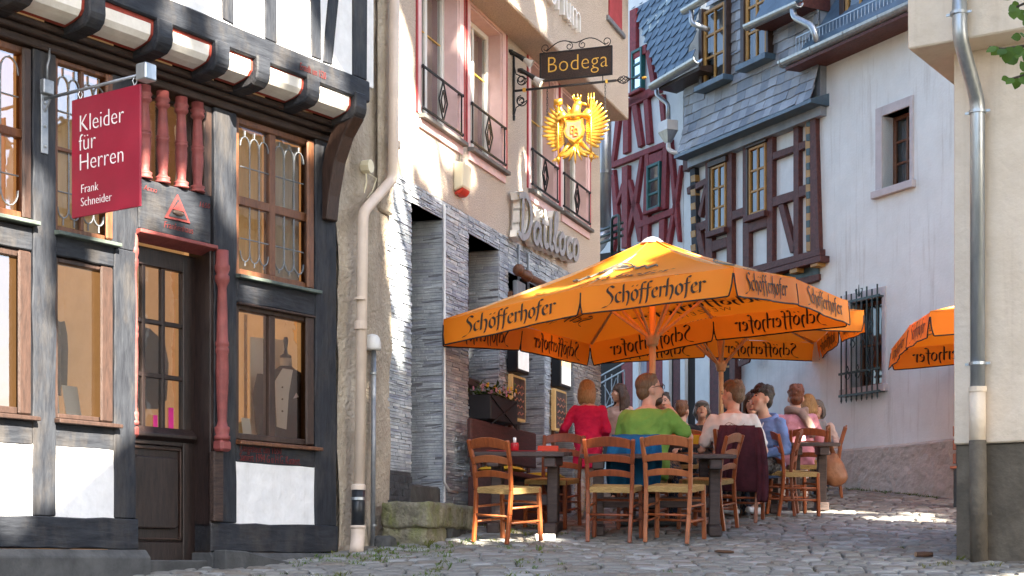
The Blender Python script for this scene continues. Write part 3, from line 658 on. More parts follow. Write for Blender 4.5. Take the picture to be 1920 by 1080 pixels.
# ------------------------------------------------------------------ gap wall with pipes
FG = Fac(632, 13.75, 67.2)
GW = FG.thing('plaster_house', 'weathered beige rough plaster wall squeezed between the two houses', 'wall', zb=1.2)
G = Geo(); n = 14; m_ = 40
for j in range(m_+1):
    z = 1.2+7.8*j/m_
    for i in range(n+1):
        u = -.02+.98*i/n
        b = .035*noise.noise((u*3,z*1.3,1))+.02*noise.noise((u*9,z*5,4))+(.05*max(0,1-(z-1.4)/.5) if z<1.9 else 0)*noise.noise((u*6,z*4,2))
        G.v.append((u,-.02-b-.05*math.sin(math.pi*i/n)*(1 if z<4.6 else .3),z))
for j in range(m_):
    for i in range(n): a=j*(n+1)+i; G.f.append((a,a+1,a+n+2,a+n+1)); G.m.append(0)
G.ob('wall','gap_plaster',GW,smooth=True)
Geo().box(-.02,.96,.05,5,1.2,9).ob('wall_core','gap_plaster',GW)
Geo().box(.62,.90,-.09,-.05,4.55,9).ob('wall_strip','gap_plaster',GW,bevel=.02)
def pipe_thing(fac, pts, r, name, label, m, zb, parts=(), n=14):
    """pts in facade coords"""
    p0 = fac.W(*pts[-1]); t = thing(name, label, 'pipe', (p0.x,p0.y,zb))
    def loc(p): q = fac.W(*p); return (q.x-p0.x,q.y-p0.y,q.z-zb)
    G = Geo(); G.tube([loc(p) for p in pts], r, n); G.ob('pipe',m,t,smooth=True)
    return t, loc
def smoothpath(P, k=4):
    out = []
    P = [Vector(p) for p in P]
    for i,p in enumerate(P):
        if i in (0,len(P)-1): out.append(p); continue
        a = p.lerp(P[i-1], min(.08/(P[i-1]-p).length,.45)); b = p.lerp(P[i+1], min(.08/(P[i+1]-p).length,.45))
        for j in range(k+1):
            s = j/k; out.append(a*(1-s)**2+p*2*s*(1-s)+b*s*s)
    return out
pv = -.16
q = lambda x,y,v=pv: (FG.u(x,v),v,FG.P(x,y,v)[1])
path = smoothpath([q(740,-120),q(737,335),q(681,398),q(674,912)])
t,loc = pipe_thing(FG,path,.047,'downpipe','beige downpipe with an elbow running down beside the shop corner','pipe_beige',1.5)
for (x,y,r_,h) in ((740,272,.056,.03),(676,610,.056,.035),(675,560,.052,.012)):
    u,v,z = q(x,y); a=loc((u,v,z)); G = Geo(); G.lathe([(r_,-h),(r_,h)],a,14); G.ob('pipe_collar','pipe_beige',t,smooth=False)
a = loc(q(672,912)); b = loc(q(671,995))
G = Geo(); G.tube([a,b],.058,16); G.ob('sleeve','pipe_black',t,smooth=True)
G = Geo(); G.lathe([(.063,-.03),(.063,.01),(.05,.02)],loc(q(672,912)),16); G.ob('pipe_collar','pipe_beige',t)
G = Geo(); G.lathe([(.062,-.012),(.062,.012)],loc(q(671,935)),16); G.ob('clamp','zinc',t)
G = Geo(); G.tube([loc(p) for p in smoothpath([q(671,985),q(671,1010),q(668,1035,-.2)])],.061,16); G.lathe([(.068,-.012),(.068,.012)],loc(q(671,988)),16); G.ob('shoe','pipe_beige',t,smooth=True)
q2 = lambda x,y,v=-.13: (FG.u(x,v),v,FG.P(x,y,v)[1])
t,loc = pipe_thing(FG,[q2(701,650),q2(699,1025)],.022,'cable_conduit','thin grey conduit with a white domed cap on the plaster wall','steel_grey',1.55,n=10)
G = Geo(); G.lathe([(.075,-.02),(.078,.0),(.076,.04),(.066,.085),(.045,.11),(.01,.12)],loc(q2(698,652)),16); G.ob('domed_cap','plastic_white',t,smooth=True)
for y in (700,985):
    G = Geo(); G.lathe([(.03,-.008),(.03,.008)],loc(q2(700,y)),10); G.ob('clamp','zinc',t)
u,z = FG.P(692,312,-.1); t = FG.at(u,-.07,'sensor_box','small octagonal cream junction box above the pipe elbow','box',z-.05)
G = Geo(); G.tube([(0,.03,.05),(0,-.05,.05)],.06,8); G.ob('case','plastic_cream',t); G = Geo(); G.tube([(0,0,0),(.01,0,-.08),(0,.02,-.18)],.008,6); G.tube([(.04,0,.0),(.16,-.02,-.02),(.12,0,-.14),(.02,.0,-.22)],.006,6); G.ob('cable','plastic_cream',t)

# ------------------------------------------------------------------ tavern (roughcast over ledger stone)
FB = Fac(725, 14.6, 70.6)
TV = FB.thing('tavern_house', 'pinkish roughcast tavern with pale ledger stone ground floor and pink windows', 'house', zb=1.3)
Z0, ZD, ZT, UE = 1.3, 5.0, 9.4, 6.95
VW = .14    # thickness shown in window reveals
upper = [(.80,1.80,5.70,7.19),(2.12,3.10,5.70,7.19),(4.07,4.99,5.70,7.19),(5.28,6.33,5.70,7.19)]
lower = [(.56,1.37,1.9,4.81,.62),(2.06,3.01,3.02,4.81,.45),(3.30,4.60,2.0,4.62,.5),(4.85,5.75,2.0,4.3,.4)]
def pieces(u0,u1,z0,z1,holes):
    us = sorted({u0,u1}|{h[0] for h in holes}|{h[1] for h in holes}); out=[]
    for a,b in zip(us,us[1:]):
        hs = sorted([(h[2],h[3]) for h in holes if h[0]<=a+1e-6 and h[1]>=b-1e-6]); z=z0
        for c,d in hs:
            if c>z+1e-4: out.append((a,b,z,c))
            z=max(z,d)
        if z<z1-1e-4: out.append((a,b,z,z1))
    return out
for (a,b,c,d) in pieces(-.02,UE,ZD,ZT,upper): Geo().box(a,b,0,.5,c,d).ob('wall','roughcast',TV)
Geo().box(-.02,UE,.95,6,Z0,ZT).ob('wall_core','roughcast',TV)
Geo().box(UE-.3,UE,.5,.95,Z0,ZT).ob('wall','roughcast',TV)
# ledger stone: thin split stones in courses, one joined part per wall field
def ledger(G, u0,u1,z0,z1, v0, rr, hmin=.016,hmax=.036, axis='u', uoff=0, gap=.003, mixed=True):
    z = z0
    while z < z1-.012:
        h = min(rr.uniform(hmin,hmax), z1-z); u = u0
        while u < u1-.01:
            wd = min(rr.uniform(.07,.30), u1-u)
            if u1-(u+wd) < .05: wd = u1-u
            p = rr.uniform(-.016,-.001); tl = rr.uniform(-.006,.006)
            G.mi = rr.choice((0,0,0,0,0,1,2)) if mixed else 0
            a,b,c,d = u+.001,u+wd-gap,z+.001,z+h-gap
            if axis=='u':
                G.add([(a,v0+p,c),(b,v0+p+tl,c),(b,v0+.03,c),(a,v0+.03,c),(a,v0+p+tl*.5,d),(b,v0+p-tl*.5,d),(b,v0+.03,d),(a,v0+.03,d)],
                      [(0,3,2,1),(4,5,6,7),(0,1,5,4),(1,2,6,5),(3,0,4,7)])
            else:   # reveal wall lying along v, facing -u, at u=uoff
                G.add([(uoff+p,a,c),(uoff+p+tl,b,c),(uoff+.03,b,c),(uoff+.03,a,c),(uoff+p+tl,a,d),(uoff+p,b,d),(uoff+.03,b,d),(uoff+.03,a,d)],
                      [(1,2,3,0),(7,6,5,4),(4,5,1,0),(5,6,2,1),(7,4,0,3)])
            u += wd
        z += h
rr = random.Random(21)
fields = pieces(-.01,UE,Z0,ZD,[(h[0],h[1],h[2],h[3]) for h in lower])
for (a,b,c,d) in fields:
    Geo().box(a,b,.008,.5,c,d).ob('wall','ledger_joint',TV)
    if d > 2.25 and c < 2.2:
        G = Geo(); ledger(G,a,b,max(c,2.25 if b<2 else c),d,0,rr); G.ob('ledger_stones',['ledger_stone','ledger_light','ledger_blue'],TV,kind='stuff')
        if b < 2: G = Geo(); ledger(G,a,b,c,2.25,0,rr,.04,.075,mixed=False); G.ob('base_stones','ledger_dark',TV,kind='stuff')
    else:
        G = Geo(); ledger(G,a,b,c,d,0,rr); G.ob('ledger_stones',['ledger_stone','ledger_light','ledger_blue'],TV,kind='stuff')
for (a,b,c,d,dp) in lower:     # far reveal and back of every recess
    Geo().box(b+.008,b+.06,.0,dp,c,d).ob('wall','ledger_joint',TV)
    G = Geo(); ledger(G,.0,dp,c,d,0,rr,axis='v',uoff=b); G.ob('reveal_stones',['ledger_stone','ledger_stone','ledger_blue'],TV,kind='stuff')
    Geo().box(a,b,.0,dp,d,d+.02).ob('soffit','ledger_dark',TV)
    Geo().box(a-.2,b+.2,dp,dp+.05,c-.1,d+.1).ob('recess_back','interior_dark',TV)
Geo().box(.56,1.37,.02,.5,1.30,2.15).ob('threshold_block','plinth_stone',TV,bevel=.02)
G = Geo(); G.tube([(1.34,-.03,4.95),(1.345,-.03,2.2),(1.42,-.05,2.12),(1.62,-.06,2.10)],.013,7); G.ob('cable','plastic_white',TV,smooth=True)
G = Geo(); G.box(1.385,1.40,-.02,.0,2.0,4.95); G.ob('edge_trim','plastic_white',TV)
# upper windows
for (a,b,c,d) in upper:
    W_ = window(TV,a+.03,b-.03,c+.02,d-.02,VW,.055,.06,'plastic_white',2,1,.03,'glass_old',room='interior_dark',depth=.6,curt=[(a+.08,b-.08,c+.1,d-.1,'curtain_green')])
    G = Geo(); G.tube([(a+.3,VW+.02,c+.1),(a+.3,VW+.02,d-.1)],.006,5); G.tube([(a+.1,VW+.02,c+.95),(b-.1,VW+.02,c+.95)],.006,5); G.ob('lead_came','gold_paint',W_)
    G = Geo(); G.box(b-.03,b+.004,.0,VW+.06,c,d); G.box(a-.004,a+.03,.0,VW+.06,c,d); G.box(a,b,.0,VW+.06,d-.02,d+.004); G.ob('reveal','pink_trim',W_)
    G = Geo(); G.box(b+.004,b+.12,-.012,.01,c,d+.10); G.box(a-.09,a-.004,-.012,.01,c,d+.10); G.box(a,b,-.012,.01,d+.004,d+.10); G.ob('surround','pink_trim',W_)
    G = Geo(); G.box(b+.12,b+.15,-.016,.01,c,d+.13); G.box(a-.12,a-.09,-.016,.01,c,d+.13); G.box(a-.09,b+.12,-.016,.01,d+.10,d+.13); G.ob('border','red_trim',W_)
    Geo().prismx([(-.075,c-.045),(-.075,c-.005),(.1,c+.012),(.1,c-.045)],a-.06,b+.10).ob('window_sill','slate_sill',W_,bevel=.004)
    Geo().box(a-.05,b+.08,-.022,.01,c-.13,c-.046).ob('apron','pink_trim',W_)
    G = Geo(); y_ = -.035
    for z in (c+.06,c+.46): G.bar((a-.02,y_,z),(b+.03,y_,z),.018)
    for u in (a+.0,b-.0): G.bar((u,y_,c+.06),(u,y_,c+.46),.014)
    mid = (a+b)/2; dz = (c+.06,c+.26,c+.46)
    for k in (-1,1):
        G.bar((mid,y_,dz[0]),(mid+k*.11,y_,dz[1]),.013); G.bar((mid+k*.11,y_,dz[1]),(mid,y_,dz[2]),.013)
        G.bar((mid+k*.0,y_,c+.15),(mid+k*.055,y_,dz[1]),.011); G.bar((mid+k*.055,y_,dz[1]),(mid,y_,c+.37),.011)
    for z in (c+.06,c+.46):
        for u in (a-.02,b+.03): G.ell((u,y_,z),.018,8,5)
    for u in (a+.02,b-.02): G.bar((u,y_,c+.46),(u,.03,c+.46),.012)
    G.ob('railing','iron',W_)
# projecting upper storey
Geo().box(1.3,UE+.02,-.385,.45,7.22,ZT).ob('upper_storey','roughcast',TV,bevel=.015)
vs,fs = text_geo('milorium',.52,ext=.03,xs=.95); G = Geo(); G.add([(2.85+x,-.415+y,7.62+zz) for x,y,zz in vs],fs); G.ob('relief_lettering','white_paint',TV)
G = Geo(); G.box(5.9,6.7,-.42,-.38,8.20,8.26); G.ob('window_sill','steel_grey',TV,bevel=.004); G = Geo(); G.box(6.0,6.6,-.40,-.384,8.262,9.0); G.ob('surround','red_trim',TV)
Geo().prismx([(-.9,9.3),(2.9,13.4),(6.5,9.3),(6.5,9.15),(2.9,13.2),(-.9,9.15)],-.2,UE+.3).ob('roof','slate_blue',TV)
# lower openings: window, door
wl = window(TV,2.07,2.62,3.36,4.78,.20,.05,.06,'frame_dark',1,2,.02,'glass_mirror',room=None); Geo().box(2.03,2.75,.12,.34,3.28,3.36).ob('window_sill','frame_dark',wl,bevel=.01)
G = Geo(); G.tube([(2.15,.22,3.45),(2.15,.22,4.7)],.006,5); G.ob('lead_came','gold_paint',wl)
Geo().box(2.05,3.0,.30,.36,2.6,3.28).ob('window_apron','frame_dark',TV)
for a,b,c,d in ((3.32,4.58,2.1,4.6),(4.87,5.73,2.1,4.28)):
    D_ = Geo(); D_.box(a,a+.1,.30,.36,c,d); D_.box(b-.1,b,.30,.36,c,d); D_.box(a+.1,b-.1,.30,.36,d-.1,d); D_.box(a+.1,b-.1,.30,.36,c,c+.7); dd=D_.ob('tavern_door','frame_dark',TV,bevel=.008)
    Geo().add([(a+.1,.322,c+.7),(b-.1,.322,c+.7),(b-.1,.322,d-.1),(a+.1,.322,d-.1)],[(0,1,2,3)]).ob('pane','glass_mirror',dd)
    Geo().box(a-.04,a+.02,-.05,.02,2.1,4.4).ob('door_post','frame_brown',dd,bevel=.006)
# neon-lit script sign
mat('letter_face',(.34,.33,.34),(.27,.26,.27),9,.6,.1); mat('letter_side',(.80,.78,.74),(.70,.68,.63),6,.5,.1); mat('neon_tube',(.62,.48,.22),(.55,.42,.18),9,.5,0)
SG = FB.at(3.30,-.02,'script_sign','tall script channel letters mounted above the tavern door','sign',5.0)
SCR = {'D':([[(.12,0),(.12,.95)],[(-.08,.9),(.25,1.02),(.55,.85),(.62,.5),(.45,.12),(.12,0),(-.05,.06)]],.74),
 'a':([[(.42,.42),(.25,.5),(.08,.3),(.1,.06),(.28,.02),(.42,.25),(.44,.46),(.44,.1),(.55,.04)]],.55),
 't':([[(.18,.85),(.16,.12),(.28,.02),(.38,.1)],[(.02,.58),(.36,.62)]],.40), 'i':([[(.14,.72),(.12,.48),(.12,.1),(.22,.02),(.32,.1)]],.32),
 'l':([[(.05,.2),(.25,.7),(.22,.95),(.1,.85),(.12,.12),(.22,.02),(.34,.1)]],.36), 'o':([[(.25,.5),(.08,.34),(.1,.08),(.28,.02),(.42,.2),(.38,.44),(.25,.5)]],.50),'c':([[(.4,.42),(.26,.5),(.08,.3),(.12,.06),(.3,.02),(.42,.12)]],.46)}
x = 0.0; sc_ = .60; sz_ = .50
for ch in 'Datiloco':
    st,adv = SCR[ch]; f_=Geo(); s2=Geo(); nt_=Geo()
    for pl in st:
        P=[(p[0]*sc_*1.02+.08*sc_*p[1],p[1]*sz_) for p in pl]; pp=[]
        for i in range(len(P)-1):
            for k in range(3): t_=k/3; pp.append((P[i][0]+(P[i+1][0]-P[i][0])*t_,P[i][1]+(P[i+1][1]-P[i][1])*t_))
        pp.append(P[-1]); pp=[pp[0]]+[((pp[i-1][0]+2*pp[i][0]+pp[i+1][0])/4,(pp[i-1][1]+2*pp[i][1]+pp[i+1][1])/4) for i in range(1,len(pp)-1)]+[pp[-1]]
        dz_ = .055*x
        for i in range(len(pp)-1):
            a=(x+pp[i][0],-.17,pp[i][1]+dz_); b=(x+pp[i+1][0],-.17,pp[i+1][1]+dz_); f_.bar(a,b,.012,.075,up=(0,1,0)) if False else None
            f_.tube([(a[0],-.175,a[2]),(b[0],-.175,b[2])],.042,8,sx=1,sy=1) if False else None
            d=Vector((b[0]-a[0],0,b[2]-a[2])); L_=max(d.length,1e-5); nn=Vector((-d.z,0,d.x))/L_*.032; e_=d/L_*.012
            A=[Vector(a)-nn-e_,Vector(b)-nn+e_,Vector(b)+nn+e_,Vector(a)+nn-e_]
            off=.0004*(i%5)
            f_.add([(p.x,-.128-off,p.z) for p in A]+[(p.x,-.118,p.z) for p in A],[(0,1,2,3),(0,4,5,1),(2,6,7,3),(1,5,6,2),(3,7,4,0)])
            nn*=1.25
            A=[Vector(a)-nn-e_,Vector(b)-nn+e_,Vector(b)+nn+e_,Vector(a)+nn-e_]
            s2.add([(p.x,-.10,p.z) for p in A]+[(p.x,-.02,p.z) for p in A],[(0,4,5,1),(2,6,7,3),(1,5,6,2),(3,7,4,0),(7,6,5,4)])
        nt_.tube([(x+a,-.105,b+dz_) for a,b in pp],.008,6)
    Lt = f_.ob('letter','letter_face',SG); s2.ob('letter_case','letter_side',Lt); nt_.ob('neon_tube','neon_tube',Lt,smooth=True)
    x += adv*sc_*.97
for k,uu in enumerate((.28,.62,2.3)):
    G = Geo(); G.tube([(uu,-.01,.0-.1*uu),(uu,-.01,-.5)],.014,6); G.ob('cable_duct','steel_grey',SG)
# alarm box
t = FB.at(1.72,0,'alarm_box','cream alarm siren box with red lens on the tavern wall','alarm',5.14)
Geo().prismx([(0,.02),(-.10,.06),(-.11,.30),(0,.32)],-.06,.18).ob('case','plastic_cream',t,bevel=.012); Geo().prismx([(0,-.015),(-.06,-.008),(-.10,.035),(-.10,.058),(0,.018)],-.04,.16).ob('red_lens','plastic_red',t,bevel=.012)
G = Geo(); G.tube([(.1,-.01,.32),(.12,-.012,.6),(.10,-.012,.75)],.006,5); G.ob('cable','plastic_cream',t)
# bracket with hanging name board and gilded eagle
ub = FB.u(962); BR = FB.at(ub,0,'sign_bracket','black wrought iron bracket with scrolls holding the tavern signs','bracket',6.576); BR.scale = (.585,)*3
zb_ = .16
G = Geo(); G.box(-.035,.035,-.03,0,-.30,.86); G.ob('wall_bar','iron',BR,bevel=.006)
G = Geo(); G.bar((0,-.02,zb_),(0,-2.05,zb_),.03,.04); G.ob('arm','iron',BR,bevel=.004)
def spiral(c, r0, turns, a0, sgn, n=22):
    return [(0,c[0]+sgn*r0*(1-.75*k/n)*math.cos(a0+turns*6.283*k/n),c[1]+r0*(1-.75*k/n)*math.sin(a0+turns*6.283*k/n)) for k in range(n+1)]
for s_,zc in ((1,.36),(-1,-.04)):
    G = Geo(); G.tube([(0,-.02,zc+s_*.28),(0,-.06,zc+s_*.12)]+spiral((-.17,zc),.115,1.3,math.pi if s_>0 else math.pi,1),.011,7); G.tube(spiral((-.16,zc),.10,1.25,-s_*1.57,-1),.011,7); G.ob('scroll','iron',BR,smooth=True)
G = Geo()
for k in range(6):
    a=k/6*6.283; G.tube([(.07*math.sin(math.pi*j/10)*math.cos(a+j*.35),-2.05-.26*j/10,zb_+.07*math.sin(math.pi*j/10)*math.sin(a+j*.35)) for j in range(11)],.009,5)
G.tube([(0,-2.31,zb_),(0,-2.55,zb_)],.011,6); G.ob('twisted_basket','iron',BR,smooth=True)
G = Geo(); G.ell((0,-2.58,zb_),(.03,.05,.03)); G.ob('gilt_tip','gold',BR,smooth=True); Geo().box(-.026,.026,-1.88,-1.84,zb_-.03,zb_+.03).ob('gilt_collar','gold',BR); Geo().box(-.026,.026,-.26,-.20,zb_-.035,zb_+.035).ob('gilt_collar','gold',BR)
G = Geo(); G.lathe([(.028,-.2),(.03,-.12),(.012,-.08),(.0,-.06)],(0,-.015,-.20),8); G.ob('finial','iron',BR)
# name board hangs in the plane of the arm
NB = FB.at(ub,.06,'name_board','dark brown hanging board with gold lettering Bodega','sign',6.705); NB.scale = (.63,)*3
v0_,v1_ = -.62,-1.90
Geo().box(-.012,.012,v1_,v0_,.07,.54).ob('board','timber_brown',NB,bevel=.004)
G = Geo()
for (a,b,c,d) in ((v1_-.02,v0_+.02,.05,.075),(v1_-.02,v0_+.02,.535,.56),(v1_-.025,v1_+.0,.05,.56),(v0_-.0,v0_+.025,.05,.56)): G.box(-.02,.02,a,b,c,d)
G.ob('frame','iron',NB,bevel=.004)
vs,fs = text_geo('Bodega',.40,ext=.002,xs=.92,space=1.05); G = Geo(); G.add([(-.0135+y,-.72-x,.20+zz) for x,y,zz in vs],fs); G.ob('lettering','gold_paint',NB)
mv=(v0_+v1_)/2
for s_ in (-1,1):
    G = Geo(); G.tube([(0,mv,.68)]+[(0,mv+s_*(.04+.5*k/10),.68+.10*math.sin(math.pi*k/10)-.10*k/10) for k in range(1,11)],.009,6); G.tube([(0,mv+s_*.12+.07*math.cos(2.4*3.14*k/16+1.57)*(1-.6*k/16)*s_,.63+.07*math.sin(2.4*3.14*k/16+1.57)*(1-.6*k/16)) for k in range(17)],.008,6)
    G.tube([(0,mv+s_*.56+.08*math.cos(2.4*3.14*k/16-1.57)*(1-.6*k/16)*s_,.64+.08*math.sin(2.4*3.14*k/16-1.57)*(1-.6*k/16)) for k in range(17)],.008,6); G.ob('scroll','iron',NB,smooth=True)
for v in (v0_-.15,v1_+.15):
    G = Geo(); G.bar((0,v,-.08),(0,v,.07),.014); G.ob('hanger','iron',NB)
# lamps above the signs
mat('lamp_lit',(1,.9,.7),None,4,.4,0,emit=(1.0,.78,.45),es=1.0)
for (vv,nm) in ((-.02,'black spot lamp with white shade nearest the wall'),(-.42,'black spot lamp with glowing shade below the name board')):
    zz = .46 if vv>-.1 else .24
    t = FB.at(ub-.05,vv*.3,'spot_lamp',nm,'lamp',6.576+zz,group='spot lamps on the bracket'); t.scale = (.62,)*3
    G = Geo(); G.tube([(-.10,0,.06),(-.02,-.05,.05),(.02,-.15,-.01),(.03,-.22,-.06)],[.045,.04,.042,.05],10); G.lathe([(.055,-.02),(.055,.03)],(-.10,0,.06),10); G.ob('arm','iron',t,smooth=True)
    G = Geo(); G.tube([(.03,-.21,-.05),(.045,-.29,-.11),(.06,-.35,-.155)],[.035,.055,.085],14,cap=False); G.ob('shade','plastic_white',t,smooth=True)
    Geo().ell((.05,-.31,-.125),(.05,.05,.05)).ob('bulb','lamp_lit' if vv<-.1 else 'plastic_white',t,smooth=True)
# gilded eagle
EG = FB.at(ub,.09,'gilded_eagle','golden crowned eagle with shield hanging below the bracket on chains','sign',5.67); EG.scale = (.63,)*3
ec=-1.30
def chain(v,z0,z1):
    G = Geo(); n=max(3,int((z1-z0)/.05))
    for k in range(n):
        zc=z0+(z1-z0)*(k+.5)/n; ax=k%2
        pts=[((.014*math.cos(a) if ax else 0),v+(0 if ax else .014*math.cos(a)),zc+.032*math.sin(a)) for a in [6.283*j/8 for j in range(9)]]
        G.tube(pts,.005,5,cap=False)
    G.ob('chain','iron',EG)
chain(-.78,1.06,1.57); chain(-1.84,1.06,1.57)
G = Geo(); G.ell((0,ec,.80),(.07,.17,.28),14,10); G.tube([(0,ec,.98),(-.01,ec-.01,1.14),(-.01,ec-.04,1.22)],[.12,.085,.08],10); G.ell((-.01,ec-.05,1.235),(.07,.085,.075)); G.tube([(-.01,ec-.11,1.24),(-.01,ec-.19,1.225),(-.01,ec-.215,1.185)],[.035,.022,.006],8)
for k in range(7): a=-.9+.3*k; G.tube([(0,ec+.08,.95+.06*k/2),(0,ec+.16,.96+.05*k)],[.03,.004],5)
G.ob('body','gold',EG,smooth=True)
G = Geo(); G.lathe([(.06,1.29),(.075,1.33),(.065,1.335)],(-.01,ec-.03,0),12)
for k in range(7): a=6.283*k/7; G.tube([(-.01+.068*math.cos(a),ec-.03+.068*math.sin(a),1.33),(-.01+.08*math.cos(a),ec-.03+.08*math.sin(a),1.40)],[.014,.007],5)
G.ob('crown','gold',EG,smooth=True)
for s_ in (-1,1):
    for k in range(13):
        a = R(72-k*10.5); ln=.44 if k<9 else .40; ln*= (1,.93)[k%2]
        bx,bz = ec+s_*.20, 1.02-.035*k
        P=[]
        for j in range(7):
            t_=j/6; ang=a+.5*t_*t_
            P.append((-.01+.02*math.sin(t_*3),bx+s_*ln*t_*math.cos(a)*.92+s_*.02*t_,bz+ln*t_*math.sin(a)*.62+.06*t_*t_))
        G=Geo(); G.tube(P,[.018,.03,.034,.036,.034,.028,.010],7,sx=.6); G.ob('feather','gold',EG,smooth=True)
    G=Geo(); G.tube([(0,ec+s_*.17,.98),(-.02,ec+s_*.25,1.10),(-.02,ec+s_*.21,1.16)],[.09,.075,.01],8); G.ob('wing_shoulder','gold',EG,smooth=True); G=Geo(); G.tube([(0,ec+s_*.10,.56),(-.01,ec+s_*.22,.44),(-.01,ec+s_*.34,.33)],[.05,.028,.02],7)
    for k in range(3): G.tube([(-.01,ec+s_*.34,.33),(-.02,ec+s_*(.36+.03*k),.28),(-.01,ec+s_*(.30+.05*k),.24)],[.016,.014,.004],5)
    G.ob('leg','gold',EG,smooth=True)
for k in range(7):
    a=(k-3)*.30; G=Geo(); G.tube([(0,ec,.56),(-.01,ec+.16*math.sin(a),.40),(-.01,ec+.30*math.sin(a),.28+.03*abs(k-3)),(-.01,ec+.36*math.sin(a)+.04*(k-3)/3,.20+.05*abs(k-3))],[.035,.04,.035,.01],7,sx=.6); G.ob('tail_feather','gold',EG,smooth=True)
for s_,top in ((-1,'mace'),(1,'mace')):
    G=Geo(); v=ec+s_*.30; G.tube([(-.05,v,.20),(-.05,v,1.28)],.014,7); G.lathe([(.0,.12),(.03,.16),(.04,.2),(.02,.24)],(-.05,v,.1),8)
    if s_==1: G.tube([(-.05,v-.07,1.30),(-.05,v+.07,1.30)],.055,10)
    else:
        for k in (-1,0,1): G.tube([(-.05,v+k*.05,1.18),(-.05,v+k*.05,1.40)],.012,6)
        for z in (1.2,1.3): G.tube([(-.05,v-.06,z),(-.05,v+.06,z)],.010,6)
    G.ob('staff','gold',EG,smooth=True)
mat('shield_red',(.55,.14,.09),(.45,.11,.07),7,.5,.1)
sp=[(-.17,.98),(0,.95),(.17,.98),(.15,.88),(.19,.78),(.15,.68),(.0,.58),(-.15,.68),(-.19,.78),(-.15,.88)]
G=Geo(); G.add([(-.10,ec+a,b-.02) for a,b in sp]+[(-.02,ec+a,b-.02) for a,b in sp],[tuple(range(10))]+[(i,(i+1)%10,(i+1)%10+10,i+10) for i in range(10)]); SH=G.ob('shield','gold',EG)
G=Geo(); G.add([(-.104,ec+a*.82,.76+(b-.78)*.82) for a,b in sp],[tuple(range(10))]); G.ob('shield_field','shield_red',SH)
for dx,dz in ((.075,.0),(.02,-.05)):
    vs,fs=text_geo('B',.22,ext=.008); G=Geo(); G.add([(-.108+y-.004*(dz<0),ec+dx-x+.0,.70+dz+zz) for x,y,zz in vs],fs); G.ob('monogram','gold',SH)
G=Geo(); G.tube([(-.08,ec+.30*math.cos(t_),.98+.05*math.sin(t_)) for t_ in [3.1416*k/10 for k in range(11)]],.035,8); G.ob('scroll_band','gold',EG,smooth=True)
# light boxes, chalk boards, flower box
mat('box_lit',(.95,.75,.45),None,4,.5,0,emit=(1.0,.62,.28),es=.20); mat('box_pale',(.8,.8,.8),None,4,.5,0,emit=(.8,.78,.75),es=.09); mat('box_black',(.012,.012,.016),None,6,.45,.05)
mat('chalk_board',(.10,.085,.075),(.05,.042,.04),7,.85,.1,dirt=.5,dirtc=(.24,.12,.10),dscale=7); mat('chalk_pink',(.55,.25,.18),(.4,.18,.12),20,.9,0)
for (u,z0,z1,lab) in ((3.22,3.50,4.10,'illuminated menu box with orange upper half on the tavern wall'),(4.80,3.50,4.05,'illuminated menu box with pale panel farther along the tavern wall')):
    t = FB.at(u,-.0,'light_box',lab,'light box',z0); h=z1-z0
    Geo().box(0,.40,-.14,-.02,0,h).ob('case','box_black',t,bevel=.012)
    Geo().box(.03,.38,-.147,-.1405,.04,h*.45).ob('lower_panel','box_pale',t); Geo().box(.03,.38,-.147,-.1405,h*.455,h-.03).ob('upper_panel','box_lit',t)
    Geo().box(.12,.24,-.03,.01,.1,.2).ob('mount','iron',t)
for (u,z0,h,lab) in ((3.22,2.98,.50,'chalk menu board in a pale frame below the orange light box'),(4.76,2.98,.50,'chalk menu board with red drawing farther along the wall')):
    t = FB.at(u,-.05,'menu_board',lab,'board',z0)
    Geo().box(0,.46,-.03,.02,0,h).ob('frame','curtain_tan',t,bevel=.006); Geo().box(.04,.42,-.036,-.0305,.03,h-.03).ob('slate','chalk_board',t)
    G=Geo()
    for k in range(5):
        z=.08+.075*k; P=[(.07+.033*j,-.039,z+.018*math.sin(j*1.7+k*2)) for j in range(10)]; G.tube(P,.006,4)
    G.ob('chalk_writing','chalk_pink',t)
t = FB.at(2.30,-.0,'flower_box','dark window box of small yellow and pink flowers under the tavern window','planter',2.88)
Geo().box(-.22,.62,-.25,.05,0,.26).ob('trough','box_black',t,bevel=.01)
G=Geo(); G.bar((-.23,-.255,-.05),(.60,-.255,.24),.012); G.bar((-.23,-.255,.24),(.60,-.255,-.05),.012); G.ob('bracket','iron',t)
mat('leaf',(.075,.14,.022),(.035,.075,.012),9,.6,.2); mat('petal_yellow',(.75,.50,.03),None,5,.6,0); mat('petal_pink',(.60,.30,.45),None,5,.6,0); mat('petal_white',(.75,.7,.72),None,5,.6,0)
G=Geo(); r4=random.Random(9)
for _ in range(260):
    c=Vector((r4.uniform(-.22,.62),r4.uniform(-.26,.04),.24+abs(r4.gauss(0,.07)))); a=r4.uniform(0,6.28); d=Vector((math.cos(a),math.sin(a),r4.uniform(-.3,.8)))*.04; p=Vector((-math.sin(a),math.cos(a),.2))*.016
    G.add([c-d,c+p,c+d,c-p],[(0,1,2,3)])
G.ob('foliage','leaf',t)
for k in range(34):
    G=Geo(); c=(r4.uniform(-.22,.62),r4.uniform(-.27,-.02),.29+r4.uniform(0,.10)); 
    for j in range(5): a=j/5*6.283; G.ell((c[0]+.014*math.cos(a),c[1]-.01,c[2]+.014*math.sin(a)),(.012,.006,.012),6,4)
    G.ob('flower',r4.choice(('petal_yellow','petal_pink','petal_white')),t)
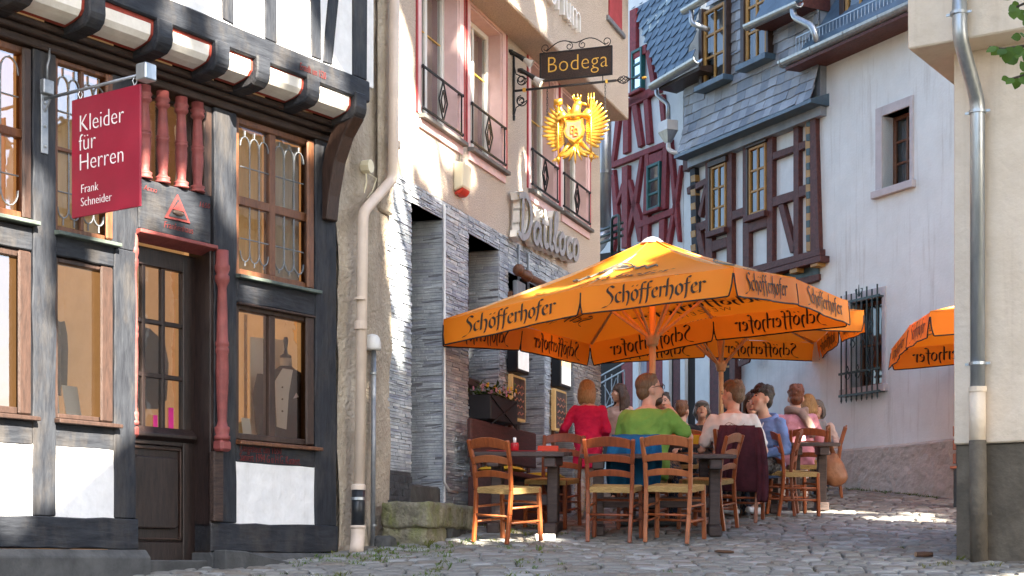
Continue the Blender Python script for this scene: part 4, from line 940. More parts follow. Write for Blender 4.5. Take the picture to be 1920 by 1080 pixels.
# wall fittings over the door
t = FB.at(3.30,-.05,'door_awning_roll','brown rolled awning fittings over the tavern door','awning',4.55)
G=Geo(); G.tube([(0,-.10,.05),(1.0,-.10,.05)],.045,10); G.ell((0,-.08,.08),.07); G.ell((.28,-.08,.06),.07); G.ob('roll','frame_brown',t,smooth=True)
Geo().box(.02,.30,-.06,0,-.85,-.02).ob('side_panel','steel_grey',t,bevel=.01)
# ------------------------------------------------------------------ row of houses closing the lane
FR = Fac(1560, 22.1, -63)
def poly(fac,pts,v0,v1,name,m,par,bev=.008,vp=None): return Geo().prism([fac.P(x,y,v0 if vp is None else vp) for x,y in pts],v0,v1).ob(name,m,par,bevel=bev)
# white rendered house
WH = FR.thing('white_house','plain white rendered house with a barred window and gutter','house',zb=1.9)
UL,UR = -.27,2.75
holes=[(1.06,1.60,6.33,7.30),(.40,1.06,3.76,4.92)]
for (a,b,c,d) in pieces(UL,UR,2.93,8.31,holes): Geo().box(a,b,0,.4,c,d).ob('wall','white_render',WH)
G=Geo(); n=24
for i in range(n+1):
    u=UL+(UR-UL)*i/n
    for z in (1.6,2.3,2.915): G.v.append((u,-.055-.02*noise.noise((u*3,z*3,0)),z))
for i in range(n):
    for j in range(2): a=i*3+j; G.f.append((a,a+3,a+4,a+1)); G.m.append(0)
G.ob('plinth','render_plinth',WH,smooth=True); Geo().prismx([(-.06,2.90),(0.0,2.95),(.1,2.95),(.1,2.90)],UL,UR).ob('plinth_ledge','render_plinth',WH)
Geo().box(UL,UR,.41,5,1.6,8.40).ob('wall_core','white_render',WH)
t_=R(27); 
def stone_win(u0,u1,z0,z1,deep,cols,rows,m,par):
    G=Geo(); e=.13
    G.box(u0-e,u0,-.02,deep+.1,z0,z1+e); G.box(u1,u1+.07,-.02,deep+.1,z0,z1+e); G.box(u0,u1,-.02,deep+.1,z1,z1+e); s=G.ob('window_surround','stone_frame',par,bevel=.006)
    Geo().box(u0-e-.04,u1+.11,-.07,deep+.1,z0-.10,z0).ob('window_sill','stone_frame',s,bevel=.008)
    return window(par,u0,u1,z0,z1,deep,.05,.06,m,cols,rows,.016,'glass_row',curt=[(u0+.05,u1-.05,z0+.05,z1-.05,'curtain_grey')],room='interior_dark')
stone_win(1.06,1.60,6.33,7.30,.17,2,3,'frame_brown',WH)
stone_win(.40,1.06,3.76,4.92,.16,2,2,'frame_brown',WH)
# iron grille
GR = FR.at(.72,-.06,'window_grille','greenish wrought iron grille in front of the lower window','grille',3.66)
for k in range(8):
    u=-.37+.745*k/7; G=Geo(); G.tube([(u,-.06,-.07),(u,-.06,1.36+(.05 if k%2 else 0))],.012,6); G.tube([(u,-.06,-.10),(u,-.06,-.06)],[.004,.016],6); G.ob('bar','iron_green',GR)
for z in (.0,.30,1.26): 
    G=Geo(); G.bar((-.42,-.06,z),(.42,-.06,z),.022,.03); G.ob('cross_bar','iron_green',GR)
for u in (-.37,.375):
    for z in (0,1.26): G=Geo(); G.bar((u,-.06,z),(u,.08,z),.018); G.ob('anchor','iron_green',GR)
for (u,z) in ((-.21,.30),(0.0,.30),(.21,.30),(-.1,.72),(.11,.72),(.27,.85)):
    G=Geo()
    for s_ in (-1,1): G.tube([(u+s_*(.035*math.sin(t/8*6.28)+.01),-.085,z-.09+.18*t/8) for t in range(9)],.008,5)
    G.ob('ornament','iron_green',GR,smooth=True)
G=Geo(); G.tube([(0,-.06,1.30),(0,-.06,1.46)],[.016,.004],6); 
for s_ in (-1,1): G.tube([(0,-.06,1.32),(s_*.06,-.06,1.34),(s_*.07,-.06,1.40),(s_*.04,-.06,1.40)],.008,5)
G.ob('finial','iron_green',GR)
# eaves, gutter, snow guard, roof
Geo().prismx([(-.42,8.28),(-.42,8.32),(.4,8.38),(.4,8.30)],-.50,UR).ob('eaves_board','brown_timber',WH)
G=Geo(); half=[(-.40+.09*math.cos(a),8.42+.09*math.sin(a)) for a in [math.pi+math.pi*k/8 for k in range(9)]]; inn=[(-.40+.075*math.cos(a),8.42+.075*math.sin(a)) for a in [2*math.pi-math.pi*k/8 for k in range(9)]]
G.prismx(half+inn,-.60,UR); GT=G.ob('gutter','zinc',WH,smooth=False)
for u in (-.58,.1,.8,1.5,2.2): 
    G=Geo(); G.prismx([(-.40+.098*math.cos(a),8.42+.098*math.sin(a)) for a in [math.pi+math.pi*k/8 for k in range(9)]]+[(-.40+.091*math.cos(a),8.42+.091*math.sin(a)) for a in [2*math.pi-math.pi*k/8 for k in range(9)]],u,u+.03); G.ob('gutter_bracket','zinc',GT)
G=Geo()
for z in (8.50,8.74): G.bar((-.45,-.27,z),(UR,-.27,z),.014)
for k in range(44): u=-.45+.074*k; G.bar((u,-.27,8.50),(u,-.27,8.74),.008)
G.ob('snow_guard','zinc',WH)
Geo().prismx([(-.40,8.42),(3.0,13.4),(3.0,13.3),(-.35,8.38)],-.25,UR).ob('roof','slate_blue',WH)
dm=window(WH,.38,.98,8.74,10.4,-.08,.05,.08,'ochre',2,3,.02,'glass_row',curt=[(.43,.93,8.8,10.3,'curtain_white')],room='interior_dark',name='dormer_window')
Geo().box(.27,.37,-.1,1.5,8.6,10.5).ob('dormer_cheek','frame_dark',WH,bevel=.01); Geo().box(.99,1.08,-.1,1.5,8.6,10.5).ob('dormer_cheek','slate_blue',WH); Geo().box(.37,.99,-.1,.1,8.5,8.735).ob('dormer_apron','slate_blue',WH)
# slate-hung house with brown timber storey
SL = FR.thing('slate_house','slate-hung house with dark brown half-timbered middle storey','house',zb=1.9)
A0,A1=-3.80,-.275
Geo().box(A0,A1,.05,5,1.6,8.0).ob('wall','panel_white',SL)
sv=-.25  # slate plane
slh=[(-2.80,-2.23,8.70,9.82),(-1.70,-1.18,8.72,9.95)]
Geo().box(-3.45,-.12,sv+.14,5,7.6,9.05).ob('slate_backing','slate',SL); Geo().box(-2.84,-.12,sv+.14,5,9.06,11.2).ob('slate_backing','slate',SL)
# shingles: overlapping courses, each slate a part (largest), sloping skirt at the foot
def slates(par,u0,u1,z0,z1,vfun,m,wd,ex,rr,holes=(),name='slate',tongue=False,lim=10**9,rev=False):
    z=z0; row=0; cnt=0; rest=Geo()
    while z<z1:
        u=u0-rr.uniform(0,wd)
        while u<u1:
            w_=wd*rr.uniform(.85,1.15); a,b=max(u,u0),min(u+w_,u1)
            zc=z+ex/2
            for h in holes:
                if h[2]-ex*1.0<z<h[3]+.02:
                    h0,h1=h[0]-.08,h[1]+.04
                    if a>=h0 and b<=h1: b=a
                    elif a<h0<b: b=h0
                    elif a<h1<b: a=h1
            if b-a>.03:
                zt=min(z+ex*1.35,z1+ex*.35); dz=rr.uniform(-.008,.008); v0=vfun(z)-.02+rr.uniform(-.005,.004); v1=vfun(zt)+.002; k=(b-a)
                if tongue: bot=[(a,z+ex*.16),(a+k*.10,z+.004),(a+k*.35,z-.005),(a+k*.75,z+ex*.20),(b-.002,z+ex*.42)]
                else: bot=[(a,z+dz),(a+k*.5,z+dz+rr.uniform(-.006,.006)),(b-.003,z+dz+rr.uniform(-.006,.006))]
                vs=[(p,v0,q) for p,q in bot]+[(b-.003,v1,zt),(a,v1,zt)]; n_=len(vs)
                vs+=[(p[0],p[1]+.012,p[2]) for p in vs]
                fs=[tuple(range(n_))]+[(i,i+n_,(i+1)%n_+n_,(i+1)%n_) for i in range(n_)]
                if cnt<lim: Geo().add(vs,fs).ob(name,m if not isinstance(m,list) else rr.choice(m),par)
                else: rest.add(vs,fs)
                cnt+=1
            u+=w_
        z+=ex; row+=1
    if rest.f: rest.ob('slates',m if not isinstance(m,list) else m[0],par,kind='stuff')
    return cnt
mat('slate_l',(.36,.39,.43),(.23,.25,.285),3,.5,.4,30,dirt=.5,dirtc=(.34,.34,.34),dscale=2.6,spec=.5); mat('slate_w',(.29,.295,.30),(.18,.185,.19),3,.5,.4,30,dirt=.5,dirtc=(.30,.29,.26),dscale=2.6,spec=.5)
rs2=random.Random(77)
vf=lambda z: sv+.10-.22*max(0,min(1,(8.35-z)/.75))**1.5
n1=slates(SL,-3.47,-.10,7.80,9.02,vf,['slate','slate_l','slate_w','slate_l'],.20,.15,rs2,slh,lim=300)
slates(SL,-2.86,-.10,9.03,11.0,vf,['slate','slate_l','slate_w','slate_l'],.20,.15,rs2,slh,lim=300-n1)
Geo().prismx([(vf(7.80)-.03,7.735),(vf(7.80)-.03,7.785),(.0,7.90),(.1,7.90),(.1,7.72)],-3.52,-.06).ob('skirt_flashing','slate_blue',SL)
for (a,b,c,d) in slh:
    W_=window(SL,a,b,c,d,sv-.0,.05,.07,'ochre',2,3,.018,'glass_row',curt=[(a+.05,b-.05,c+.1,d-.05,'curtain_white')],room='interior_dark',depth=.5)
    Geo().box(a-.09,a-.002,sv-.03,sv+.14,c-.02,d+.06).ob('side_casing','frame_dark',W_,bevel=.006); Geo().box(a-.12,b+.10,sv-.10,sv+.1,c-.09,c-.005).ob('window_sill','slate_blue',W_,bevel=.006)
    Geo().box(b+.002,b+.05,sv-.01,sv+.14,c-.02,d+.06).ob('side_casing','frame_dark',W_,bevel=.006)
# gutters on the slate house
def gutter(par,p0,p1,r=.075):
    G=Geo(); p0,p1=Vector(p0),Vector(p1)
    for k in range(9): pass
    n=8; o=[]
    for p in (p0,p1):
        for k in range(n+1): a=math.pi+math.pi*k/n; o.append((p.x,p.y+r*math.cos(a),p.z+r*math.sin(a)))
        for k in range(n+1): a=2*math.pi-math.pi*k/n; o.append((p.x,p.y+r*.84*math.cos(a),p.z+r*.84*math.sin(a)))
    m_=2*(n+1); G.add(o,[(i,(i+1)%m_,(i+1)%m_+m_,i+m_) for i in range(m_)]+[tuple(range(m_-1,-1,-1)),tuple(range(m_,2*m_))]); return G.ob('gutter','zinc',par)
g1=gutter(SL,(-2.05,sv-.30,9.95),(-.55,sv-.30,9.60),.07) if False else None
# small bay roof over the right window, with gutter and swan neck
Geo().prismx([(sv-.22,9.05),(sv-.22,9.10),(sv+.3,9.35),(sv+.3,9.05)],-1.17,-.10).ob('bay_eaves','brown_timber',SL); gutter(SL,(-1.28,sv-.27,9.12),(-.05,sv-.27,9.08),.075)
Geo().prismx([(sv-.25,9.13),(sv+.5,10.4),(sv+.5,10.3),(sv-.2,9.10)],-1.17,-.08).ob('bay_roof','slate_blue',SL)
G=Geo(); G.tube(smoothpath([(-.20,sv-.27,9.06),(-.16,sv-.28,8.9),(.18,sv-.22,8.68),(.26,sv-.2,8.45)]),.045,10); G.ob('swan_neck','zinc',SL,smooth=True)
gutter(SL,(-2.95,sv-.25,9.86),(-2.1,sv-.25,9.88),.075); G=Geo(); G.tube(smoothpath([(-2.75,sv-.25,9.80),(-2.75,sv-.25,9.6),(-2.5,sv-.1,9.45)]),.04,10); G.ob('swan_neck','zinc',SL,smooth=True)
# brown timber storey
bt=lambda pts,m='brown_timber',v=-.03,name='timber_beam': poly(FR,pts,v,.06,name,m,SL,.006)
bt([(1280,300),(1520,188),(1520,213),(1280,322)],v=-.06)                      # top plate
bt([(1283,622-100),(1284,622-100),(1284,523),(1283,523)]) if False else None
bt([(1293,318),(1303,314),(1308,500),(1297,502)],'timber_v')                  # left corner post (weathered)
bt([(1301,420),(1310,417),(1330,520),(1318,523)]);bt([(1308,402),(1320,345),(1325,350),(1313,408)]); 
bt([(1287,352),(1322,334),(1323,345),(1288,365)]);bt([(1296,424),(1323,412),(1324,428),(1297,440)])
bt([(1322,302),(1335,296),(1335,520),(1322,524)]);bt([(1362,284),(1372,280),(1372,510),(1362,514)])
bt([(1335,452),(1362,444),(1362,462),(1335,472)]);bt([(1372,396),(1394,388),(1394,404),(1372,413)])
bt([(1392,266),(1404,260),(1404,505),(1392,508)]);bt([(1437,246),(1448,241),(1448,495),(1437,498)])
bt([(1404,418),(1437,406),(1437,424),(1404,436)])
bt([(1448,286),(1489,272),(1489,284),(1448,300)]);bt([(1448,370),(1489,357),(1489,374),(1448,388)])
bt([(1487,222),(1497,217),(1497,480),(1487,483)])
bt([(1497,268),(1512,262),(1512,276),(1497,283)]);bt([(1497,350),(1512,345),(1512,365),(1497,371)])
bt([(1458,385),(1468,382),(1491,470),(1481,475)])
bt([(1509,195),(1518,191),(1519,470),(1511,472)],'ochre',-.05,'painted_post'); bt([(1518,165),(1527,162),(1536,472),(1519,472)],v=-.07,name='corner_post')
for k in range(9):
    y0=225+k*27; bt([(1510.5,y0),(1518,y0-2),(1518,y0+12),(1511,y0+13)],'iron_green',-.056,'painted_motif')
for k in range(7):
    y0=330+k*26; bt([(1294,y0),(1303,y0-3),(1304,y0+10),(1295,y0+12)],'ochre',-.036,'painted_motif')
bt([(1380,508),(1537,466),(1537,478),(1380,522)],v=-.10,name='sill_beam'); bt([(1383,522),(1538,478),(1538,490),(1383,530)],v=-.16,name='sill_beam')
bt([(1390,548),(1535,513),(1535,525),(1390,565)],v=-.04,name='lower_beam'); bt([(1300,560),(1535,495),(1535,514),(1300,585)],'iron_green',-.02,'green_board')
for x,y in ((1448,512),(1487,500),(1526,488)): bt([(x-7,y-4),(x+7,y-8),(x+7,y+10),(x-7,y+14)],'ochre',-.14,'console')
for (x0,y0t,x1,y1t,yb0,yb1) in ((1333,302,1365,288,440,428),(1404,266,1440,252,411,398)):
    a,z1_=FR.P(x0,y0t); b,_=FR.P(x1,y1t); _,z0_=FR.P(x0,yb0)
    W_=window(SL,a+.05,b-.01,z0_+.03,z1_-.12,-.045,.04,.06,'ochre',2,3,.016,'glass_row',curt=[(a+.1,b-.05,z0_+.1,z1_-.15,'curtain_grey')],room=None)
    Geo().box(a-.02,b+.04,-.10,.03,z0_-.06,z0_+.028).ob('window_sill','brown_timber',W_,bevel=.008); Geo().box(a-.0,b+.03,-.07,.03,z1_-.115,z1_-.03).ob('window_head','frame_dark',W_,bevel=.006)
    Geo().box(a-.0,a+.048,-.06,.03,z0_+.03,z1_-.12).ob('side_casing','frame_dark',W_,bevel=.006)
# ground floor: shutters and door bays
gf=lambda pts,m,v=-.03,name='pilaster': poly(FR,pts,v,.08,name,m,SL,.006)
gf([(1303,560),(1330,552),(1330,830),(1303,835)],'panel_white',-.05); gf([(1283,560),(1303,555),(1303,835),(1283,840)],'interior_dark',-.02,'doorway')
gf([(1330,555),(1372,545),(1372,825),(1330,830)],'oxblood',-.04,'shutter'); gf([(1352,560),(1367,556),(1367,820),(1352,824)],'interior_dark',-.045,'door_glass'); gf([(1367,552),(1378,548),(1378,820),(1367,824)],'brown_timber',-.07,'door_post')
for k in range(5): gf([(1352,600+44*k),(1367,597+44*k),(1367,601+44*k),(1352,604+44*k)],'ochre',-.052,'glazing_bar')
t=FR.at(FR.u(1413),-.02,'plaque_sign','small dark brown shaped plaque with white lettering on the white wall','sign',FR.P(1413,688)[1])
G=Geo(); G.prism([(-.16,.08),(-.13,.0),(.13,.04),(.17,.12),(.15,.22),(.16,.30),(.11,.36),(-.11,.30),(-.16,.24),(-.14,.16)],-.16,-.13); G.ob('plaque','brown_timber',t,bevel=.006)
put_text('lettering','Schlosserei',.062,'white_paint',t,-.135,-.163,.215,tilt=.12); put_text('lettering','Will Behr',.085,'white_paint',t,-.125,-.163,.09,tilt=.12)
G=Geo(); G.tube([(-.10,-.145,.33),(-.08,-.145,.50)],.01,5); G.tube([(.10,-.145,.36),(.09,-.145,.52)],.01,5); G.tube([(-.4,-.02,.42),(-.15,-.15,.52),(.12,-.15,.52)],.014,6); G.ob('hanger','iron',t); Geo().ell((-.30,-.06,.40),(.05,.05,.08)).ob('bell_lamp','iron',t,smooth=True)
put_text('house_number','6-5',.14,'steel_grey',SL,FR.u(1390),.045,FR.P(1390,681)[1])
# red half-timbered house with hanging slate roof
RD = FR.thing('red_timber_house','tall red half-timbered house with teal windows and blue slate roof','house',zb=2.0)
Geo().box(-9.5,-3.82,.05,5,1.8,11.5).ob('wall','panel_white',RD)
rt=lambda pts,m='red_timber',v=-.02,name='timber_beam': poly(FR,pts,v,.06,name,m,RD,.006)
def c3(x,y): return (1120+x/3.6,180+y/3.6)          # measured on an enlarged crop
def rb(pts,**k): rt([c3(x,y) for x,y in pts],**k)
rb([(85,450),(490,290),(490,330),(85,490)],v=-.03); rb([(190,40),(340,-30),(345,10),(195,85)],v=-.03); rb([(265,850),(515,750),(515,795),(275,893)],v=-.03)
rb([(120,150),(148,150),(110,440),(90,448)]); rb([(172,60),(205,45),(208,375),(170,395)]); rb([(228,70),(262,50),(302,330),(272,350)]); rb([(308,28),(338,15),(360,315),(328,330)]); rb([(412,0),(440,-15),(462,265),(435,280)])
rb([(88,500),(110,495),(140,830),(105,1050),(85,1050),(105,830)]); rb([(163,480),(203,465),(200,1020),(160,1030)],v=-.03); rb([(200,570),(215,560),(300,860),(290,985),(270,985)]); rb([(285,405),(305,398),(262,720),(190,1010),(170,1010),(240,690)]); rb([(318,390),(345,380),(340,1000),(300,1000)],v=-.025)
rb([(160,590),(170,570),(170,640),(128,740),(118,730)]); rb([(440,330),(470,320),(458,760),(425,775)],v=-.025); rb([(475,330),(495,325),(530,690),(550,985),(540,985),(505,720)]); rb([(550,470),(565,465),(535,700),(480,1010),(455,1010),(515,690)])
rb([(345,400),(435,365),(435,440),(350,475)]); rb([(415,840),(452,825),(448,1010),(412,1010)])
rb([(350,470),(440,440),(440,455),(355,485)]) if False else None
rt([(1180,100),(1210,82),(1212,98),(1180,116)],v=-.03); rt([(1180,108),(1188,104),(1188,185),(1180,190)]); rt([(1208,90),(1216,86),(1230,170),(1222,174)]); rt([(1180,20),(1192,14),(1192,100),(1180,106)]); rt([(1176,185),(1232,158),(1236,172),(1176,200)],v=-.03)
for (p0,p1,yb) in (((1216,312),(1241,302),398),((1187,98),(1207,88),176)):
    a,z1_=FR.P(*p0); b,_=FR.P(*p1); _,z0_=FR.P(p0[0],yb)
    W_=window(RD,a,b,z0_,z1_,-.05,.05,.08,'teal',1,3,.018,'glass_mirror',room=None); Geo().box(a-.05,b+.03,-.10,.02,z0_-.05,z0_-.003).ob('window_sill','red_timber',W_,bevel=.006)
    Geo().box(a+.04,b-.04,.03,.045,z0_+.04,z1_-.04).ob('window_backing','curtain_white' if p0[0]>1200 else 'interior_dark',W_)
# slate roof of the red house sweeping down in front
rs3=random.Random(5)
RU0,RU1=-5.75,-2.98
rf=lambda z: -.45+.30*(z-9.0)
rh=[]
def roof_left(z): return -5.30+ (1.0 if z<9.4 else max(0,1.0-(z-9.4)*.55))
z=9.02; rest=Geo(); cnt=0
while z<13.0:
    ul=-3.78-(z-9.0)*.95; u=ul
    while u<RU1-(z-9)*.3:
        w_=.23*rs3.uniform(.9,1.1); ex=.17; v0=rf(z)-.02; v1=rf(z+ex*1.3); k=w_; zt=z+ex*1.35; a,b=u,u+w_
        bot=[(a,z+ex*.12),(a+k*.12,z+.0),(a+k*.4,z-.01),(a+k*.8,z+ex*.22),(b-.003,z+ex*.45)]
        vs=[(p,rf(q)-.02,q) for p,q in bot]+[(b,v1,zt),(a,v1,zt)]; vs+=[(p[0],p[1]+.012,p[2]) for p in vs]; fs=[tuple(range(7))]+[(i,i+7,(i+1)%7+7,(i+1)%7) for i in range(7)]
        py=HOR-FPX*(z-EYE)/FR.W(u,v0,z).y
        if cnt<300 and py>-5: Geo().add(vs,fs).ob('slate','slate_blue',RD); cnt+=1
        else: rest.add(vs,fs)
        u+=w_
    z+=.17
rest.ob('slates','slate_blue',RD,kind='stuff')
Geo().add([(-3.75,rf(9.0)+.02,9.0),(RU1,rf(9.0)+.02,9.0),(RU1-1.2,rf(13)+.02,13),(-7.5,rf(13)+.02,13)],[(0,1,2,3)]).ob('roof','slate_blue',RD)
gutter(RD,(-3.85,rf(9.0)-.06,8.95),(-2.55,rf(9.0)-.06,9.02),.085)
Geo().prismx([(-.45,8.86),(-.45,8.91),(-.12,9.0),(-.12,8.84)],-3.75,-2.6).ob('eaves_board','frame_dark',RD)
HP=FR.at(-3.68,-.32,'rain_hopper','white rain hopper and zinc downpipe at the corner of the red house','pipe',8.02); HP.scale=(.72,)*3
G=Geo(); G.box(-.20,.18,-.14,.14,.25,.47); G.ob('hopper_box','plastic_white',HP,bevel=.006)
G=Geo(); vs=[(-.20,-.14,.248),(.18,-.14,.248),(.18,.14,.248),(-.20,.14,.248),(-.06,-.05,0),(.06,-.05,0),(.06,.05,0),(-.06,.05,0)]; G.add(vs,[(0,1,5,4),(1,2,6,5),(2,3,7,6),(3,0,4,7),(4,5,6,7)]); G.ob('hopper_funnel','zinc',HP)
G=Geo(); G.tube(smoothpath([(0,0,.45),(0,0,.85),(-.28,-.12,1.10),(-.28,-.12,1.28)]),.05,10); G.ob('upper_pipe','zinc',HP,smooth=True)
G=Geo(); G.tube(smoothpath([(0,0,.02),(.0,0,-.15),(.25,.12,-.30)]),.05,10); G.ob('lower_pipe','plastic_white',HP,smooth=True)
# ground floor of the red house: pilasters, dark red shutters, dark doorway with railing
gr=lambda pts,m,v=-.03,name='pilaster': poly(FR,pts,v,.08,name,m,RD,.006)
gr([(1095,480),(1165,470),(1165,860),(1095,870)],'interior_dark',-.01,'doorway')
gr([(1155,560),(1188,545),(1188,840),(1180,845),(1170,760)],'red_timber',-.05,'shutter'); gr([(1186,540),(1197,536),(1197,845),(1186,850)],'panel_white',-.08); gr([(1197,536),(1212,532),(1212,845),(1197,850)],'curtain_grey',-.03,'door_leaf')
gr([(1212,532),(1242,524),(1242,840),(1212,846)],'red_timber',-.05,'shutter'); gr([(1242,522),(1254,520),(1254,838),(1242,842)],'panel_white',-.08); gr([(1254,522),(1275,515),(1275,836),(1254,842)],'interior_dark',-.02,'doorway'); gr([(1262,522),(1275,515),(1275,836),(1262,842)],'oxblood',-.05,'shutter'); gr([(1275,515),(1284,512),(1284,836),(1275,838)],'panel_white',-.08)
RL=FR.at(FR.u(1150,-.7),-.7,'stair_railing','pale grey metal stair railing by the dark doorway behind the tavern','railing',FR.P(1150,770,-.7)[1])
G=Geo()
for z in (.05,.50,.62): G.bar((-.9,0,z-.10),(.35,0,z+.12),.022)
for k in range(7): G.bar((-.85+.2*k,0,-.4),(-.85+.2*k,0,.6),.016)
G.bar((-.3,0,.0),(.1,0,.52),.012); G.bar((.1,0,.05),(-.3,0,.45),.012); G.ob('railing_frame','steel_grey',RL)
# dark pipework at the tavern's back corner
PK=FR.at(FR.u(1150,-1.2),-1.2,'steel_rack','dark blue steel pipe rack fixed at the tavern corner','rack',FR.P(1150,462,-1.2)[1])
G=Geo()
for k in range(3): G.tube([(-.6,0,.12+.10*k),(.28,0,.12+.10*k)],.022,7)
G.tube([(.04,-.05,-.3),(.04,-.05,.40),(.10,-.05,.44),(.22,-.05,.44),(.26,-.05,.40),(.26,-.05,-.3)],.024,7); G.ob('pipes','iron_green',PK,smooth=True)
DP=FR.at(FR.u(1134,-.5),-.5,'far_downpipe','grey zinc downpipe beside the far end of the tavern','pipe',6.3)
G=Geo(); G.tube([(0,0,.6),(0,0,3.2)],.11,12); G.tube(smoothpath([(0,0,.62),(-.02,-.1,.4),(-.15,-.3,.2)]),.12,12); G.ob('pipe','zinc',DP,smooth=True); G=Geo(); G.lathe([(.125,-.03),(.125,.03)],(0,0,1.6),12); G.ob('pipe_collar','zinc',DP)
# wall closing the lane beyond the white house, out of sight behind the cream house
# ------------------------------------------------------------------ cream house, right
FC = Fac(1788, 13, -33)
CH = FC.thing('cream_house','cream rendered house with projecting upper floor and grey base','house',zb=.6)
def plan(pts,z0,z1,name,m,bev=.012):
    n=len(pts); G=Geo(); G.add([(x,y,z0) for x,y in pts]+[(x,y,z1) for x,y in pts],[tuple(range(n-1,-1,-1)),tuple(range(n,2*n))]+[(i,(i+1)%n,(i+1)%n+n,i+n) for i in range(n)]); return G.ob(name,m,CH,bevel=bev)
plan([(0,0),(2.3,0),(2.3,1.7),(0,2.6)],2.36,5.60,'wall','cream_render'); plan([(.01,.03),(2.28,.03),(2.28,1.68),(.01,2.57)],.3,2.355,'base','cream_base')
plan([(-.27,-.33),(2.3,-.33),(2.3,1.7),(-.27,2.7)],5.53,6.5,'upper_floor','cream_render')
G=Geo(); G.add([(-.5,-.6,6.48),(2.5,-.6,6.48),(2.5,1.9,6.48),(-.5,2.95,6.48),(.4,1.0,7.0),(1.6,.7,7.0)],[(0,1,5,4),(1,2,5),(2,3,4,5),(3,0,4),(3,2,1,0)]); G.ob('roof','slate_blue',CH)
pv=-.085
q=lambda x,y,v=pv: (FC.u(x,v),v,FC.P(x,y,v)[1])
pts=smoothpath([q(1797,-150,-.42),q(1800,70,-.42),q(1833,190),q(1833,728)])
t,loc=pipe_thing(FC,pts,.058,'zinc_downpipe','shiny zinc downpipe bending under the overhang of the cream house','zinc',1.40)
G=Geo(); G.tube([loc(q(1833,726)),loc(q(1833,826))],.064,16); G.ob('cream_sleeve','cream_render',t,smooth=True)
G=Geo(); G.tube([loc(q(1833,826)),loc(q(1836,1060))],.068,16); G.ob('grey_sleeve','cream_base',t,smooth=True)
G=Geo(); G.lathe([(.072,-.02),(.072,.02)],loc(q(1833,730)),16); G.ob('pipe_collar','cream_render',t)
for (x,y,v,m_) in ((1798,25,-.42,'zinc'),(1833,210,pv,'zinc'),(1833,682,pv,'zinc'),(1835,963,pv,'cream_base')):
    a=loc(q(x,y,v)); G=Geo(); G.lathe([(.07,-.012),(.07,.012)],a,16); e_=Vector((math.cos(FC.phi),math.sin(FC.phi),0)); G.bar(Vector(a)-e_*.10,Vector(a)+e_*.10,.012,.018); G.ob('clamp',m_,t)
